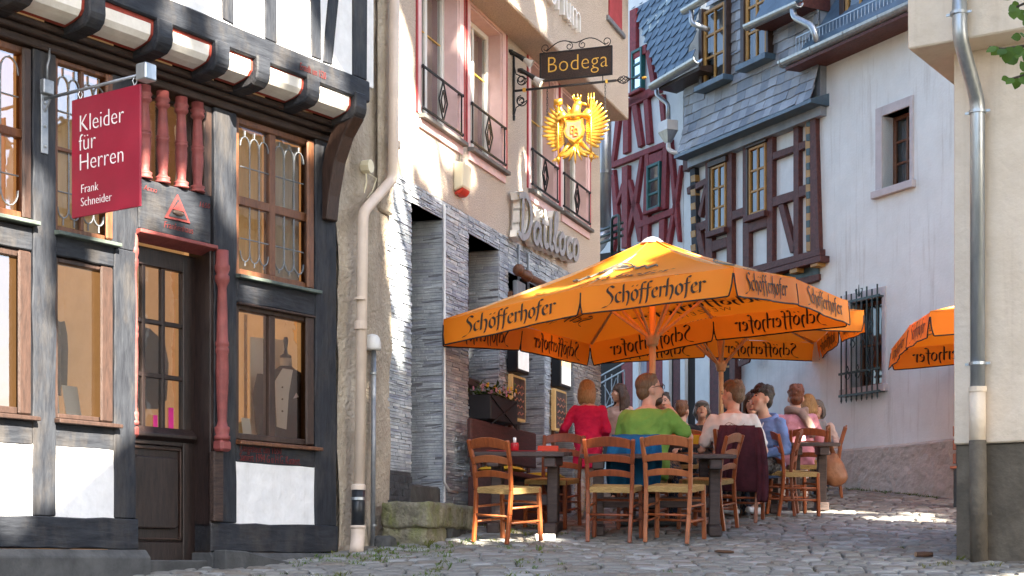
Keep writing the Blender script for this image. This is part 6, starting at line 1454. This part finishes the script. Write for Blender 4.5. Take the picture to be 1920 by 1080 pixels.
mat('eye_dark',(.02,.015,.012),None,5,.3,0); mat('lips',(.42,.12,.10),None,5,.5,0); mat('shoe_white',(.60,.60,.60),(.4,.4,.42),9,.6,.2); mat('shoe_black',(.015,.015,.017),None,9,.5,.1); mat('shoe_beige',(.55,.45,.34),None,9,.6,.1)
def folds(me,amp,sd):
    no=[v.normal.copy() for v in me.vertices]
    for v,n_ in zip(me.vertices,no):
        p=v.co; k=noise.noise((p.x*5+sd,p.y*5,p.z*9+p.x*6))
        r1=1-abs(noise.noise((p.x*8+p.z*5+sd,p.y*8,p.z*13-p.x*7)))*2.2; v.co=p+n_*(amp*.7*k+amp*max(0,r1)*.9-amp*.3)
    me.update()
def cap(G,a,b,r0,r1,n=10):
    a,b=Vector(a),Vector(b); G.tube([a,a.lerp(b,.35),a.lerp(b,.7),b],[r0,r0+(r1-r0)*.3,r0+(r1-r0)*.7,r1],n); G.ell(a,r0,n,6); G.ell(b,r1,n,6)
def rowsec(G,rows,M,n=16):
    o=len(G.v)
    for (z,cy,rx,ry) in rows:
        for k in range(n):
            a=6.28318*k/n; G.v.append(tuple(M@Vector((rx*math.copysign(abs(math.cos(a))**.85,math.cos(a)),cy+ry*math.sin(a),z))))
    for i in range(len(rows)-1):
        for k in range(n): G.f.append((o+i*n+k,o+i*n+(k+1)%n,o+(i+1)*n+(k+1)%n,o+(i+1)*n+k)); G.m.append(0)
    for c_,rev in ((o,True),(o+(len(rows)-1)*n,False)):
        f=tuple(c_+k for k in range(n)); G.f.append(f[::-1] if rev else f); G.m.append(0)
def hand(G,wr,d,up,s=1.0,curl=.5):
    """palm, four fingers, thumb leaving the side of the palm; d = direction, up = back of the hand"""
    d=Vector(d).normalized(); up=Vector(up); up=(up-d*up.dot(d)).normalized(); sd_=d.cross(up)
    wr=Vector(wr); rotm=Matrix((sd_,d,up)).transposed()
    G.ell(wr+d*.045*s,(.040*s,.052*s,.018*s),10,7,rot=rotm)
    for k,(ox,ln) in enumerate(((-.030,.066),(-.010,.078),(.011,.073),(.031,.056))):
        p=wr+d*.085*s+sd_*ox*s; a=0; P=[p]
        for j in range(3):
            a+=curl*(.5+.35*j); p=p+(d*math.cos(a)-up*math.sin(a))*ln*s*(.42,.32,.26)[j]; P.append(p)
        G.tube(P,[.0100*s,.0095*s,.009*s,.0075*s],7); G.ell(P[-1],.0078*s,7,5)
    P=[wr+d*.02*s-sd_*.028*s,wr+d*.05*s-sd_*.055*s-up*.008*s,wr+d*.085*s-sd_*.058*s-up*.02*s]; G.tube(P,[.014*s,.012*s,.009*s],7); G.ell(P[-1],.009*s,7,5)
TOR=[(.42,0,.165,.125),(.52,0,.172,.125),(.64,0,.150,.108),(.76,.005,.160,.115),(.87,.0,.182,.112),(.94,-.01,.178,.092),(.985,-.015,.120,.075),(1.02,-.015,.066,.062)]
def person(label, head_px, Y, heading, hyaw=0, hpitch=0, stand=False, lean=4, bulk=1.0, skinm='skin_a', hair=None, hairm_='hair_brown', top='tee_white', sleeve='short', legs='denim', shoes='shoe_black', Lh=None, Rh=None, female=False, curl=.5, extra=None, scale=None, hands=True, group=None):
    """Lh/Rh: (elbow, wrist) in body coordinates (x right, y forward, z up, pelvis-based seated frame)"""
    up=.45 if stand else 0.0
    ML=Matrix.Translation((0,0,.50+up))@Matrix.Rotation(R(-lean),4,'X')@Matrix.Translation((0,0,-.50))
    hc=ML@Vector((0,.02,1.185)); zc=EYE+(HOR-head_px[1])/FPX*Y; X=(head_px[0]-CX)/FPX*Y; g_=gz(X,Y)
    sc=(zc-g_)/hc.z if scale is None else scale
    h=R(heading); fwd=Vector((math.sin(h),math.cos(h),0)); rgt=Vector((math.cos(h),-math.sin(h),0))
    loc=Vector((X,Y,0))-fwd*hc.y*sc; loc.z=g_ if scale is None else zc-hc.z*sc
    t=thing('person',label,'person',loc,-h,group); t.scale=(sc,)*3
    HM=Matrix.Translation(hc)@Matrix.Rotation(R(-hyaw),4,'Z')@Matrix.Rotation(R(-hpitch),4,'X')
    H=lambda x,y,z: HM@Vector((x,y,z)); HR=HM.to_3x3()*1.13; H=lambda x,y,z: HM@(Vector((x,y,z))*1.13)
    B=Geo()
    B.ell(H(0,-.014,.032),(.074,.094,.088),14,10,rot=HR); B.ell(H(0,.018,-.03),(.060,.074,.086),14,10,rot=HR); B.ell(H(0,.046,-.090),(.038,.036,.028),10,8,rot=HR); B.ell(H(0,.082,-.004),(.040,.014,.016),8,6,rot=HR)
    B.tube([H(0,.085,.012),H(0,.103,-.022),H(0,.088,-.034)],[.009,.014,.011],8); B.ell(H(0,.104,-.024),(.012,.010,.010),8,6,rot=HR)
    for s in (-1,1): B.ell(H(s*.074,-.006,-.012),(.011,.022,.033),8,6,rot=HR); B.ell(H(s*.035,.062,-.03),(.026,.022,.026),8,6,rot=HR)
    cap(B,ML@Vector((0,-.012,.98)),H(0,-.012,-.06),.062 if not female else .052,.056 if not female else .048)
    rowsec(B,[(z,cy,rx*bulk*.94,ry*bulk*.94) for z,cy,rx,ry in TOR],ML)
    arms={}
    for s,hd in ((-1,Lh),(1,Rh)):
        sh=ML@Vector((s*.172*(.5+.5*bulk),-.01,.935))
        if hd is None: hd=((s*.27,.08,.70),(s*.20,.30,.64))
        el=Vector(hd[0])+Vector((0,0,up)); wr=Vector(hd[1])+Vector((0,0,up)); arms[s]=(sh,el,wr)
        cap(B,sh,el,.048*bulk**.5,.038); cap(B,el,wr,.038,.026)
        if hands:
            d=wr-el; upv=hd[2] if len(hd)>2 else (0,-.3,1); hand(B,wr,d if len(hd)<4 else hd[3],upv,1.0,curl)
    hip=.09
    if stand: leg=[((s*hip,0,.90),(s*.095,.02,.50),(s*.10,-.02,.09),(s*.11,.12,.035)) for s in (-1,1)]
    else: leg=[((s*hip,.02,.50),(s*.12,.43,.50),(s*.13,.42,.09),(s*.14,.56,.035)) for s in (-1,1)]
    for a,b,c,d in leg: cap(B,a,b,.085,.055); cap(B,b,c,.055,.036); cap(B,c,d,.036,.028)
    blobmesh(B,'body',skinm,t,.0105,3)
    # face details
    for s in (-1,1):
        G=Geo(); G.ell(H(s*.030,.0865,.014),(.012,.007,.006),8,6,rot=HR); G.ob('eye','eye_dark',t)
        G=Geo(); G.tube([H(s*.014,.094,.030),H(s*.032,.093,.035),H(s*.050,.080,.029)],[.004,.005,.003],5); G.ob('eyebrow',hairm_,t)
    G=Geo(); G.ell(H(0,.090,-.062),(.024,.008,.007),8,6,rot=HR); G.ob('lips','lips',t)
    # clothes
    S=Geo(); rowsec(S,[(z+(-.03 if i==0 else 0),cy,rx*bulk+.016,ry*bulk+.018) for i,(z,cy,rx,ry) in enumerate(TOR[:-1])],ML)
    for s in (-1,1):
        sh,el,wr=arms[s]
        if sleeve=='none': continue
        if sleeve=='short': e2=sh.lerp(el,.72); cap(S,sh,e2,.066*bulk**.5,.062*bulk**.5)
        else: cap(S,sh,el,.066*bulk**.5,.056); cap(S,el,el.lerp(wr,.9),.056,.042 if sleeve!='wide' else .062)
    if stand and sleeve=='wide': rowsec(S,[(.18,0,.20,.15),(.40,0,.185,.14),(.55,0,.17,.13)],ML)
    o=blobmesh(S,'top',top,t,.0125,4); folds(o.data,.010,int(head_px[0]))
    L=Geo(); 
    if not stand: L.ell((0,.02,.50),(.17,.15,.10),12,8)
    else: L.ell((0,0,.92),(.165,.12,.12),12,8)
    for a,b,c,d in leg: cap(L,a,b,.098,.070); cap(L,b,Vector(b).lerp(Vector(c),.93),.070,.062)
    o=blobmesh(L,'trousers',legs,t,.014,4); folds(o.data,.008,int(head_px[0])+9)
    for a,b,c,d in leg:
        G=Geo(); c,d=Vector(c),Vector(d); f=(d-c); f.z=0; f.normalize(); G.ell(c+Vector((0,0,-.045))+f*.0,(.046,.05,.05),10,7); cap(G,c+Vector((0,0,-.055))-f*.03,d+f*.04+Vector((0,0,.008)),.042,.034); blobmesh(G,'shoe',shoes,t,.012,2)
    # hair
    if hair:
        G=Geo(); rh=random.Random(int(head_px[0]))
        hair(G,H,HR,rh); blobmesh(G,'hair',hairm_,t,.008,1)
        K=Geo()
        me=t.children[-1].data; vs=me.vertices; step=max(1,len(vs)//1500)
        for i in range(0,len(vs),step):
            v=vs[i]; n_=v.normal; g_=Vector((rh.uniform(-.35,.35),rh.uniform(-.35,.35),-1)); d=(g_-n_*g_.dot(n_)); d=(d.normalized() if d.length>.05 else Vector((rh.uniform(-1,1),rh.uniform(-1,1),0)).normalized())+n_*rh.uniform(.05,.45); ln_=rh.uniform(.02,.045); K.mi=rh.randrange(2); K.tube([v.co-n_*.003,v.co+d*ln_*.5+n_*.003,v.co+d*ln_-n_*.002],[.0026,.0022,.0005],3,cap=False)
        K.ob('hair_strands',[hairm_,hairm_+'_l'],t)
    if extra: extra(t,H,HR,ML,arms)
    return t
def shorthair(G,H,HR,rh,top=.012,front=.05,back=-.03):
    G.ell(H(0,-.022,.044),(.079,.094,.088),14,10,rot=HR); G.ell(H(0,-.055,-.01),(.068,.056,.068),12,8,rot=HR); G.ell(H(0,.030,.085),(.060,front,.034+top),12,8,rot=HR)
    for k in range(26): a=rh.uniform(0,6.28); G.ell(H(.05*math.cos(a),-.01+.06*math.sin(a),.10+rh.uniform(-.01,.012)),(.020,.020,.016+top),7,5,rot=HR)
def curly(G,H,HR,rh):
    shorthair(G,H,HR,rh,.022,.060)
    for k in range(40): a=rh.uniform(0,6.28); b=rh.uniform(.0,1); G.ell(H(.07*math.cos(a)*(1-.3*b),-.02+.085*math.sin(a)*(1-.3*b),.06+.065*b),(.022,.022,.020),7,5,rot=HR)
    for x in (-.04,-.01,.02,.05): G.ell(H(x,.082,.062),(.020,.016,.022),7,5,rot=HR)
def bob(G,H,HR,rh,ln=.16,part=0):
    G.ell(H(0,-.02,.045),(.086,.100,.090),14,10,rot=HR); G.ell(H(0,-.055,-.03),(.090,.066,.10),14,10,rot=HR)
    for k in range(22):
        a=R(-115+k*230/21)-1.5708; x,y=.082*math.cos(a),-.02+.085*math.sin(a); e=rh.uniform(.9,1.05); G.tube([H(x*.7,y*.7,.09),H(x*1.05,y*1.05,.0),H(x*1.12,y*1.1,-ln*.6),H(x*1.02,y*1.02,-ln*e)],[.020,.024,.022,.010],7)
def longhair(G,H,HR,rh,ln=.30):
    bob(G,H,HR,rh,.10)
    for k in range(18):
        a=R(-118+k*236/17)-1.5708; x,y=.085*math.cos(a),-.025+.085*math.sin(a); P=[H(x,y,.02)]+[H(x*(1.1+.15*math.sin(j*1.4+k)),y*1.15-.01,-ln*rh.uniform(.95,1.1)*j/5) for j in range(1,6)]; G.tube(P,[.022,.024,.024,.022,.018,.006],6)
def glasses(t,H,HR,m='phone_black'):
    G=Geo()
    for s in (-1,1):
        P=[H(s*.032+.024*math.cos(a),.098,.012+.018*math.sin(a)) for a in [6.283*k/12 for k in range(13)]]; G.tube(P,.0028,5); G.tube([H(s*.056,.096,.018),H(s*.078,.03,.016),H(s*.078,-.015,.008)],.0028,5)
    G.tube([H(-.009,.1,.016),H(.009,.1,.016)],.0028,5); G.ob('glasses',m,t)
# woman in red, standing
person('woman in a long red blouse and white trousers standing with her back turned',(1103,733),17.25,6,hyaw=42,stand=True,lean=2,female=True,hair=lambda G,H,HR,rh: bob(G,H,HR,rh,.15),hairm_='hair_blond',top='blouse_red',sleeve='wide',legs='trouser_white',shoes='shoe_beige',Lh=((-.30,-.02,.70),(-.33,.18,.66)),Rh=((.25,-.02,.68),(.20,.18,.62)),extra=lambda t,H,HR,ML,arms: glasses(t,H,HR))
person('long-haired brunette woman in a pale pink top talking to the woman in red',(1160,737),19.2,-150,hyaw=38,stand=True,lean=3,female=True,hair=longhair,hairm_='hair_brown',top='top_pale',sleeve='none',legs='dark_cloth',skinm='skin_a')
def greenx(t,H,HR,ML,arms):
    glasses(t,H,HR); G=Geo(); G.ell(H(0,.045,-.085),(.052,.048,.040),12,8,rot=HR); G.ell(H(0,.088,-.05),(.030,.014,.010),8,6,rot=HR); blobmesh(G,'beard','hair_brown',t,.008,1)
person('broad man in a green T-shirt with glasses raising his hand to his mouth',(1219,731),15.98,24,hyaw=52,hpitch=-6,lean=10,bulk=1.17,hair=lambda G,H,HR,rh: shorthair(G,H,HR,rh,.0,.030),hairm_='hair_sandy',top='tee_green',Lh=((-.28,.16,.70),(-.16,.40,.72)),Rh=((.33,.20,.76),(.17,.26,.98),(.3,0,.9),(-.6,.25,.75)),curl=.9,extra=greenx)
def backprint(t,H,HR,ML,arms):
    G=Geo(); r_=random.Random(2)
    for k in range(6):
        P=[ML@Vector((-.11+.22*j/9,-.152-.004*math.sin(j),.80+.012*k+.03*math.sin(j*.9+k))) for j in range(10)]; G.tube(P,.0022,4)
    G.ob('back_print','scarf_taupe',t)
person('young man in a white T-shirt seen from behind, head turned left',(1374,741),16.75,8,hyaw=-58,hpitch=0,lean=6,bulk=1.08,hair=lambda G,H,HR,rh: shorthair(G,H,HR,rh,.012,.055),hairm_='hair_sandy',top='tee_white',legs='denim',shoes='shoe_black',Lh=((-.30,.10,.66),(-.22,.36,.70)),Rh=((.30,.08,.64),(.20,.34,.70)),extra=backprint)
def hood(t,H,HR,ML,arms):
    G=Geo(); P=[ML@Vector((.11*math.cos(a),-.03+.085*math.sin(a),.985+.025*math.sin(a+3.14))) for a in [6.283*k/16 for k in range(17)]]; G.tube(P,.036,8); G.ell(ML@Vector((0,-.11,.95)),(.12,.06,.08)); blobmesh(G,'hood','hoodie_blue',t,.012,3)
    G=Geo()
    for s in (-1,1): G.tube([ML@Vector((s*.04,.075,.965)),ML@Vector((s*.045,.135,.90)),ML@Vector((s*.042,.15,.83))],.005,5)
    G.ob('drawstring','shirt_white',t)
person('curly dark-haired young man in a blue hoodie sitting sideways and smiling',(1428,749),17.2,-140,hyaw=22,hpitch=-10,lean=8,hair=curly,hairm_='hair_dark',top='hoodie_blue',sleeve='long',legs='trouser_grey',shoes='shoe_white',Lh=((-.26,.06,.66),(-.08,.28,.60)),Rh=((.26,.08,.66),(.10,.30,.62)),extra=hood)
person('brown-haired woman hidden behind the man in the white T-shirt',(1411,757),18.6,195,hyaw=0,female=True,hair=lambda G,H,HR,rh: bob(G,H,HR,rh,.20),hairm_='hair_brown',top='dark_cloth',sleeve='long')
person('ginger-haired man in a black T-shirt seen from behind',(1279,771),19.3,12,hyaw=14,lean=6,bulk=1.1,hair=lambda G,H,HR,rh: shorthair(G,H,HR,rh,.0,.02),hairm_='hair_ginger',top='tee_black',skinm='skin_b')
def capx(t,H,HR,ML,arms):
    G=Geo(); G.ell(H(0,-.01,.065),(.090,.108,.062),14,9,rot=HR); G.ell(H(0,.075,.055),(.075,.055,.016),12,7,rot=HR); blobmesh(G,'cap','cap_grey',t,.009,3)
person('older person in a grey cap looking down at the table',(1316,770),20.2,185,hpitch=-18,lean=8,hair=lambda G,H,HR,rh: bob(G,H,HR,rh,.05),hairm_='hair_grey',top='dark_cloth',sleeve='long',skinm='skin_c',extra=capx)
person('bearded dark-haired person facing the man in green',(1243,757),19.0,190,hpitch=-5,hair=lambda G,H,HR,rh: shorthair(G,H,HR,rh,.0,.03),hairm_='hair_dark',top='dark_cloth',sleeve='long',skinm='skin_c')
def scarf(t,H,HR,ML,arms):
    G=Geo()
    for q in range(2): P=[ML@Vector((.105*math.cos(a),-.02+.10*math.sin(a),1.0+.03*q+.02*math.sin(2*a+q))) for a in [6.283*k/18 for k in range(19)]]; G.tube(P,.038,8)
    G.tube([ML@Vector((.03,-.12,1.0)),ML@Vector((.09,-.16,.90)),ML@Vector((.14,-.155,.80)),ML@Vector((.15,-.15,.70))],[.05,.055,.05,.04],8); blobmesh(G,'scarf','scarf_taupe',t,.012,3)
person('auburn-haired person in a pink shirt and taupe scarf seen from behind',(1492,747),19.45,2,lean=7,bulk=1.08,hair=lambda G,H,HR,rh: curly(G,H,HR,rh),hairm_='hair_auburn',top='shirt_pink',sleeve='long',legs='trouser_white',extra=scarf)
person('blond woman sitting beyond the person in pink',(1515,760),20.4,5,female=True,hair=lambda G,H,HR,rh: bob(G,H,HR,rh,.14),hairm_='hair_blond',top='shirt_grey',sleeve='long')
person('grey-haired woman in a pale blouse leaning in at the far table end',(1532,768),20.7,-165,female=True,hpitch=-10,lean=8,hair=lambda G,H,HR,rh: bob(G,H,HR,rh,.10),hairm_='hair_grey',top='top_pale',sleeve='long',skinm='skin_b')
# ------------------------------------------------------------------ house and tree added outside the frame on the right to shade the lane
KH=thing('shade_house','unseen pale rendered house added beside the viewer to shade the lane','house',(3.4,-8,gz(3.4,-2)-.6),0)
Geo().box(0,5.5,0,12.0,-1,10.37).ob('wall','cream_render',KH); Geo().box(-.4,5.9,-.3,12.2,10.37,10.54).ob('roof','slate_blue',KH)
for k in range(5):
    for z in (1.6,4.6,7.2):
        y=1.2+2.4*k; G=Geo(); G.box(-.05,.02,y-.06,y+1.06,z-.06,z+1.46); w_=G.ob('window','white_paint',KH); Geo().box(-.06,-.051,y,y+1,z,z+1.4).ob('pane','glass_mirror',w_)
mat('leaf_a',(.085,.16,.022),(.040,.085,.012),5,.5,.1); mat('leaf_b',(.12,.20,.03),(.06,.11,.016),5,.5,.1)
for nm in ('leaf_a','leaf_b'):
    m=MAT[nm]; N=m.node_tree.nodes; L=m.node_tree.links; b=N['Principled BSDF']; tr=N.new('ShaderNodeBsdfTranslucent'); tr.inputs['Color'].default_value=(.16,.28,.03,1); mx=N.new('ShaderNodeMixShader'); mx.inputs['Fac'].default_value=.3
    L.new(b.outputs[0],mx.inputs[1]); L.new(tr.outputs[0],mx.inputs[2]); L.new(mx.outputs[0],N['Material Output'].inputs['Surface'])
mat('bark_tree',(.12,.095,.07),(.06,.045,.035),8,.9,.8,20,(3,3,.7))
TR=thing('shade_tree','unseen tall lime tree, its crown shaped to dapple the lane with sun','tree',(9.6,4.8,gz(9.6,4.8)),0)
T0=Vector(TR.location)
S_=SUNV; sh_=Vector((S_.x,S_.y,0)).normalized(); E1=Vector((-sh_.y,sh_.x,0)); E2=S_.cross(E1); E2=E2 if E2.z>0 else -E2
AB=lambda p: (p.dot(E1),p.dot(E2))
def fw(f,px,py,v=0): u,z=f.P(px,py,v); return f.W(u,v,z)
gaps=[]  # openings left in the added crown so sun patches land on chosen spots
def gap(p,r,k=1.0): a,b=AB(Vector(p)); gaps.append((a,b,r,k))
for x,y,r in ((20,560,.38),(70,470,.22),(85,650,.30),(160,560,.16),(170,700,.30),(20,780,.40),(130,800,.34),(230,560,.16),(240,700,.18),(110,375,.12),(205,430,.10),(235,430,.10),(325,355,.09),(290,385,.08),(285,340,.07),(355,400,.06),(425,240,.10),(425,300,.09),(430,400,.06),(470,520,.07),(255,860,.1),(0,860,.3)): gap(fw(FL,x,y),r)
for x,y,r in ((455,20,.16),(480,40,.12),(545,30,.20),(575,55,.12),(515,80,.09),(410,45,.07),(490,100,.08),(612,140,.10),(625,155,.09),(500,130,.07),(590,165,.06),(330,20,.06),(440,120,.05)): gap(fw(FL,x,y,-.37),r)
for x,y,r in ((755,90,.15),(760,160,.16),(770,225,.18),(750,290,.16),(790,290,.10),(800,310,.10),(835,275,.09),(740,355,.12),(745,420,.13),(740,500,.16),(748,560,.08),(870,90,.09),(745,640,.06),(905,20,.07),(820,330,.08),(880,330,.06)): gap(fw(FB,x,y),r)
gap(FB.W(FB.u(965),-.72,6.2),.17); gap(FB.W(FB.u(965),-.60,6.35),.10); gap(fw(FB,960,30,-.38),.12); gap(fw(FB,1015,20,-.38),.10)
ez3=lambda px,py,Y: Vector(((px-CX)/FPX*Y,Y,EYE+(HOR-py)/FPX*Y))
gap(ez3(1120,540,15.6),.08); gap(ez3(1170,500,15.9),.14); gap(ez3(1230,510,15.5),.10); gap(ez3(1040,575,15.7),.05); gap(ez3(1380,500,15.5),.08); gap(ez3(1265,488,16.0),.16); gap(ez3(1235,562,15.6),.06); gap(ez3(1330,480,15.9),.12); gap(ez3(1200,475,16.2),.12); gap(ez3(1400,520,15.0),.07); gap(ez3(1000,570,15.9),.06); gap(ez3(1300,510,15.2),.07); gap(ez3(1500,530,16.4),.08); gap(ez3(1700,640,18.0),.12); gap(ez3(1740,600,17.0),.10); gap((3.79,17.9,2.05),.14); gap((3.45,17.9,2.0),.08); gap((4.35,17.0,1.95),.16); gap((4.0,17.0,1.95),.10); gap((4.5,17.5,2.0),.09); gap(ez3(1450,550,15.5),.08); gap(ez3(1575,590,17.0),.08); gap(ez3(1180,500,16.2),.06)
for x,y,r in ((900,1020,.05),(930,1016,.06),(990,1014,.07),(1040,1012,.07),(956,1000,.05)):
    X,Y=ground_pt(x,y); gap((X,Y,gz(X,Y)+.1),r)
sc4=[AB(FL.W(-3.10,v,z)) for v in (-.28,-1.0) for z in (3.75,4.6)]; sgn0,sgn1=min(p[0] for p in sc4),max(p[0] for p in sc4); sgb0,sgb1=min(p[1] for p in sc4),max(p[1] for p in sc4)
G=Geo(); rl=random.Random(12); cnt=0; gr=0
while cnt<56000:
    a=rl.uniform(2.4,17.8); b=rl.uniform(5.6,17.6)
    if b < 7.6+.45*(a-3.4)-1.6 and a<7: continue
    d=9.2+rl.gauss(0,.9); p=E1*a+E2*b+S_*d
    wob=.25+.5*noise.noise((a*1.7,b*1.7,0.3))
    if any((a-g0)**2+(b-g1)**2 < (r_*(1.25+.5*noise.noise((a*4,b*4,g0)))+.09)**2 for g0,g1,r_,k in gaps) and not (sgn0<a<sgn1 and sgb0<b<sgb1): continue
    sz=rl.uniform(.20,.33); n_=(S_+Vector((rl.uniform(-.8,.8),rl.uniform(-.8,.8),rl.uniform(-.6,.8)))).normalized(); t1=n_.orthogonal().normalized(); t1=(Matrix.Rotation(rl.uniform(0,6.28),3,n_)@t1); t2=n_.cross(t1); q=p-T0
    G.mi=rl.randrange(2); G.add([q-t1*sz*.5,q+t2*sz*.34-t1*sz*.1,q+t1*sz*.55,q-t2*sz*.34-t1*sz*.1],[(0,1,2,3)]); cnt+=1
G.ob('crown',['leaf_a','leaf_b'],TR)
G=Geo(); G.tube([(0,0,-.3),(.05,.0,2.0),(0,.1,5.0),(-.2,.0,9.0),(-.3,-.1,12.0)],[.44,.37,.33,.25,.12],12); G.ob('trunk','bark_tree',TR,smooth=True)
for k in range(9):
    a=rl.uniform(3.2,13.5); b=rl.uniform(10,15); q=(E1*a+E2*b+S_*9.0)-T0; s=Vector((-.15,.0,6.5+.5*k)); mid=s.lerp(q,.45)+Vector((0,0,.4)); G=Geo(); G.tube([s,mid,q],[.11,.07,.02],8); G.ob('limb','bark_tree',TR,smooth=True)
# small tree whose twigs hang into view
TR=thing('young_lime_tree','young lime tree whose leafy twigs hang in front of the cream wall','tree',(4.9,8.0,gz(4.9,8.0)),0); T0=Vector(TR.location)
G=Geo(); G.tube([(0,0,-.2),(.03,0,1.2),(-.05,.05,2.6),(-.15,.1,4.2)],[.12,.10,.08,.04],10); G.ob('trunk','bark_tree',TR,smooth=True)
G=Geo()
for _ in range(1500):
    q=Vector((rl.gauss(.2,.65),rl.gauss(.0,.6),rl.uniform(2.6,5.0)))
    p=q+T0
    if CX+FPX*p.x/p.y < 2010 and p.z < EYE+(HOR+30)/FPX*p.y: continue
    sz=rl.uniform(.07,.12); n_=Vector((rl.uniform(-1,1),rl.uniform(-1,1),rl.uniform(.1,1))).normalized(); t1=n_.orthogonal().normalized(); t2=n_.cross(t1)
    G.mi=rl.randrange(2); G.add([q-t1*sz*.5,q+t2*sz*.34,q+t1*sz*.55,q-t2*sz*.34],[(0,1,2,3)])
G.ob('crown',['leaf_a','leaf_b'],TR)
# hanging twigs with single leaves in view
def leaf_geo(c,d,n_,ln):
    d=d.normalized(); n_=(n_-d*n_.dot(d)).normalized(); s=d.cross(n_); o=[]
    for t_,w_ in ((0,.02),(.18,.36),(.42,.46),(.68,.34),(.88,.14),(1.0,.0)): 
        bend=n_*(-.12*t_*t_*ln); o.append((c+d*ln*t_+s*w_*ln+bend-n_*.06*ln*w_, c+d*ln*t_+bend, c+d*ln*t_-s*w_*ln+bend-n_*.06*ln*w_))
    vs=[p for tr_ in o for p in tr_]; fs=[]
    for i in range(5): fs+=[(3*i,3*i+3,3*i+4,3*i+1),(3*i+1,3*i+4,3*i+5,3*i+2)]
    return vs,fs
rt_=random.Random(4)
def twig(pts,leaves,Yb):
    P=[Vector((-.10,.08,3.3+.05*len(leaves)%.6)),Vector((-.7,.25,3.75))]+[ez3(x,y,Yb+dy)-T0 for x,y,dy in pts]; G=Geo(); G.tube(P,[.016*(1-.8*i/len(P)) for i in range(len(P))],6); TW=G.ob('twig','bark_tree',TR,smooth=True)
    for (x,y,ax,ay,ln) in leaves:
        c=ez3(x,y,Yb+rt_.uniform(-.1,.1))-T0; d=Vector((ax,rt_.uniform(-.5,.3),-ay)); n_=Vector((rt_.uniform(-.6,.6),-1,rt_.uniform(.0,.9)))
        vs,fs=leaf_geo(c,d,n_,ln*LS*rt_.uniform(.8,1.15)); L_=Geo(); L_.add(vs,fs); L_.ob('leaf',rt_.choice(('leaf_a','leaf_b')),TW,smooth=True)
LS=.82
twig([(2100,-60,.0),(1990,-30,0),(1935,0,0),(1895,18,0)],[(1893,-10,-.6,.5,.085),(1910,5,-.7,.8,.075),(1903,14,-.2,1,.08),(1914,18,.3,1,.09),(1905,10,-1,.7,.07),(1920,-5,.6,.4,.09),(1930,20,.2,1,.09),(1940,0,.5,1,.09),(1950,-20,.2,1,.09)],8.6)
twig([(2100,40,.0),(1990,70,0),(1930,85,0),(1880,92,0),(1855,88,0)],[(1868,88,-1,.4,.07),(1872,88,-.7,.8,.075),(1885,92,-.9,.6,.075),(1890,94,-.1,1,.09),(1882,96,-.6,.9,.055),(1898,88,-.3,.7,.08),(1908,85,.1,.9,.08),(1914,88,-.5,1,.09),(1915,68,-1,.1,.06),(1925,70,-.6,-.2,.08),(1930,88,.3,1,.09),(1945,80,.2,1,.09),(1960,76,-.3,1,.09)],8.5)
twig([(2100,110,.0),(1990,130,0),(1940,135,0),(1895,148,0)],[(1892,146,-1,.3,.07),(1900,146,-.9,.7,.075),(1908,144,-.2,1,.08),(1918,140,.2,.8,.08),(1925,136,-.3,-.8,.08),(1930,136,.3,.9,.09),(1945,135,.3,1,.09)],8.4)
for (x0,y0) in ((1925,30),(1912,100),(1925,140),(1935,60)):
    twig([(2060,y0-25,0),(1980,y0-10,0),(x0,y0,0)],[(x0+rt_.uniform(-12,45),y0+rt_.uniform(-10,12),rt_.uniform(-1,.6),rt_.uniform(.1,1),rt_.uniform(.06,.09)) for _ in range(7)],8.55)
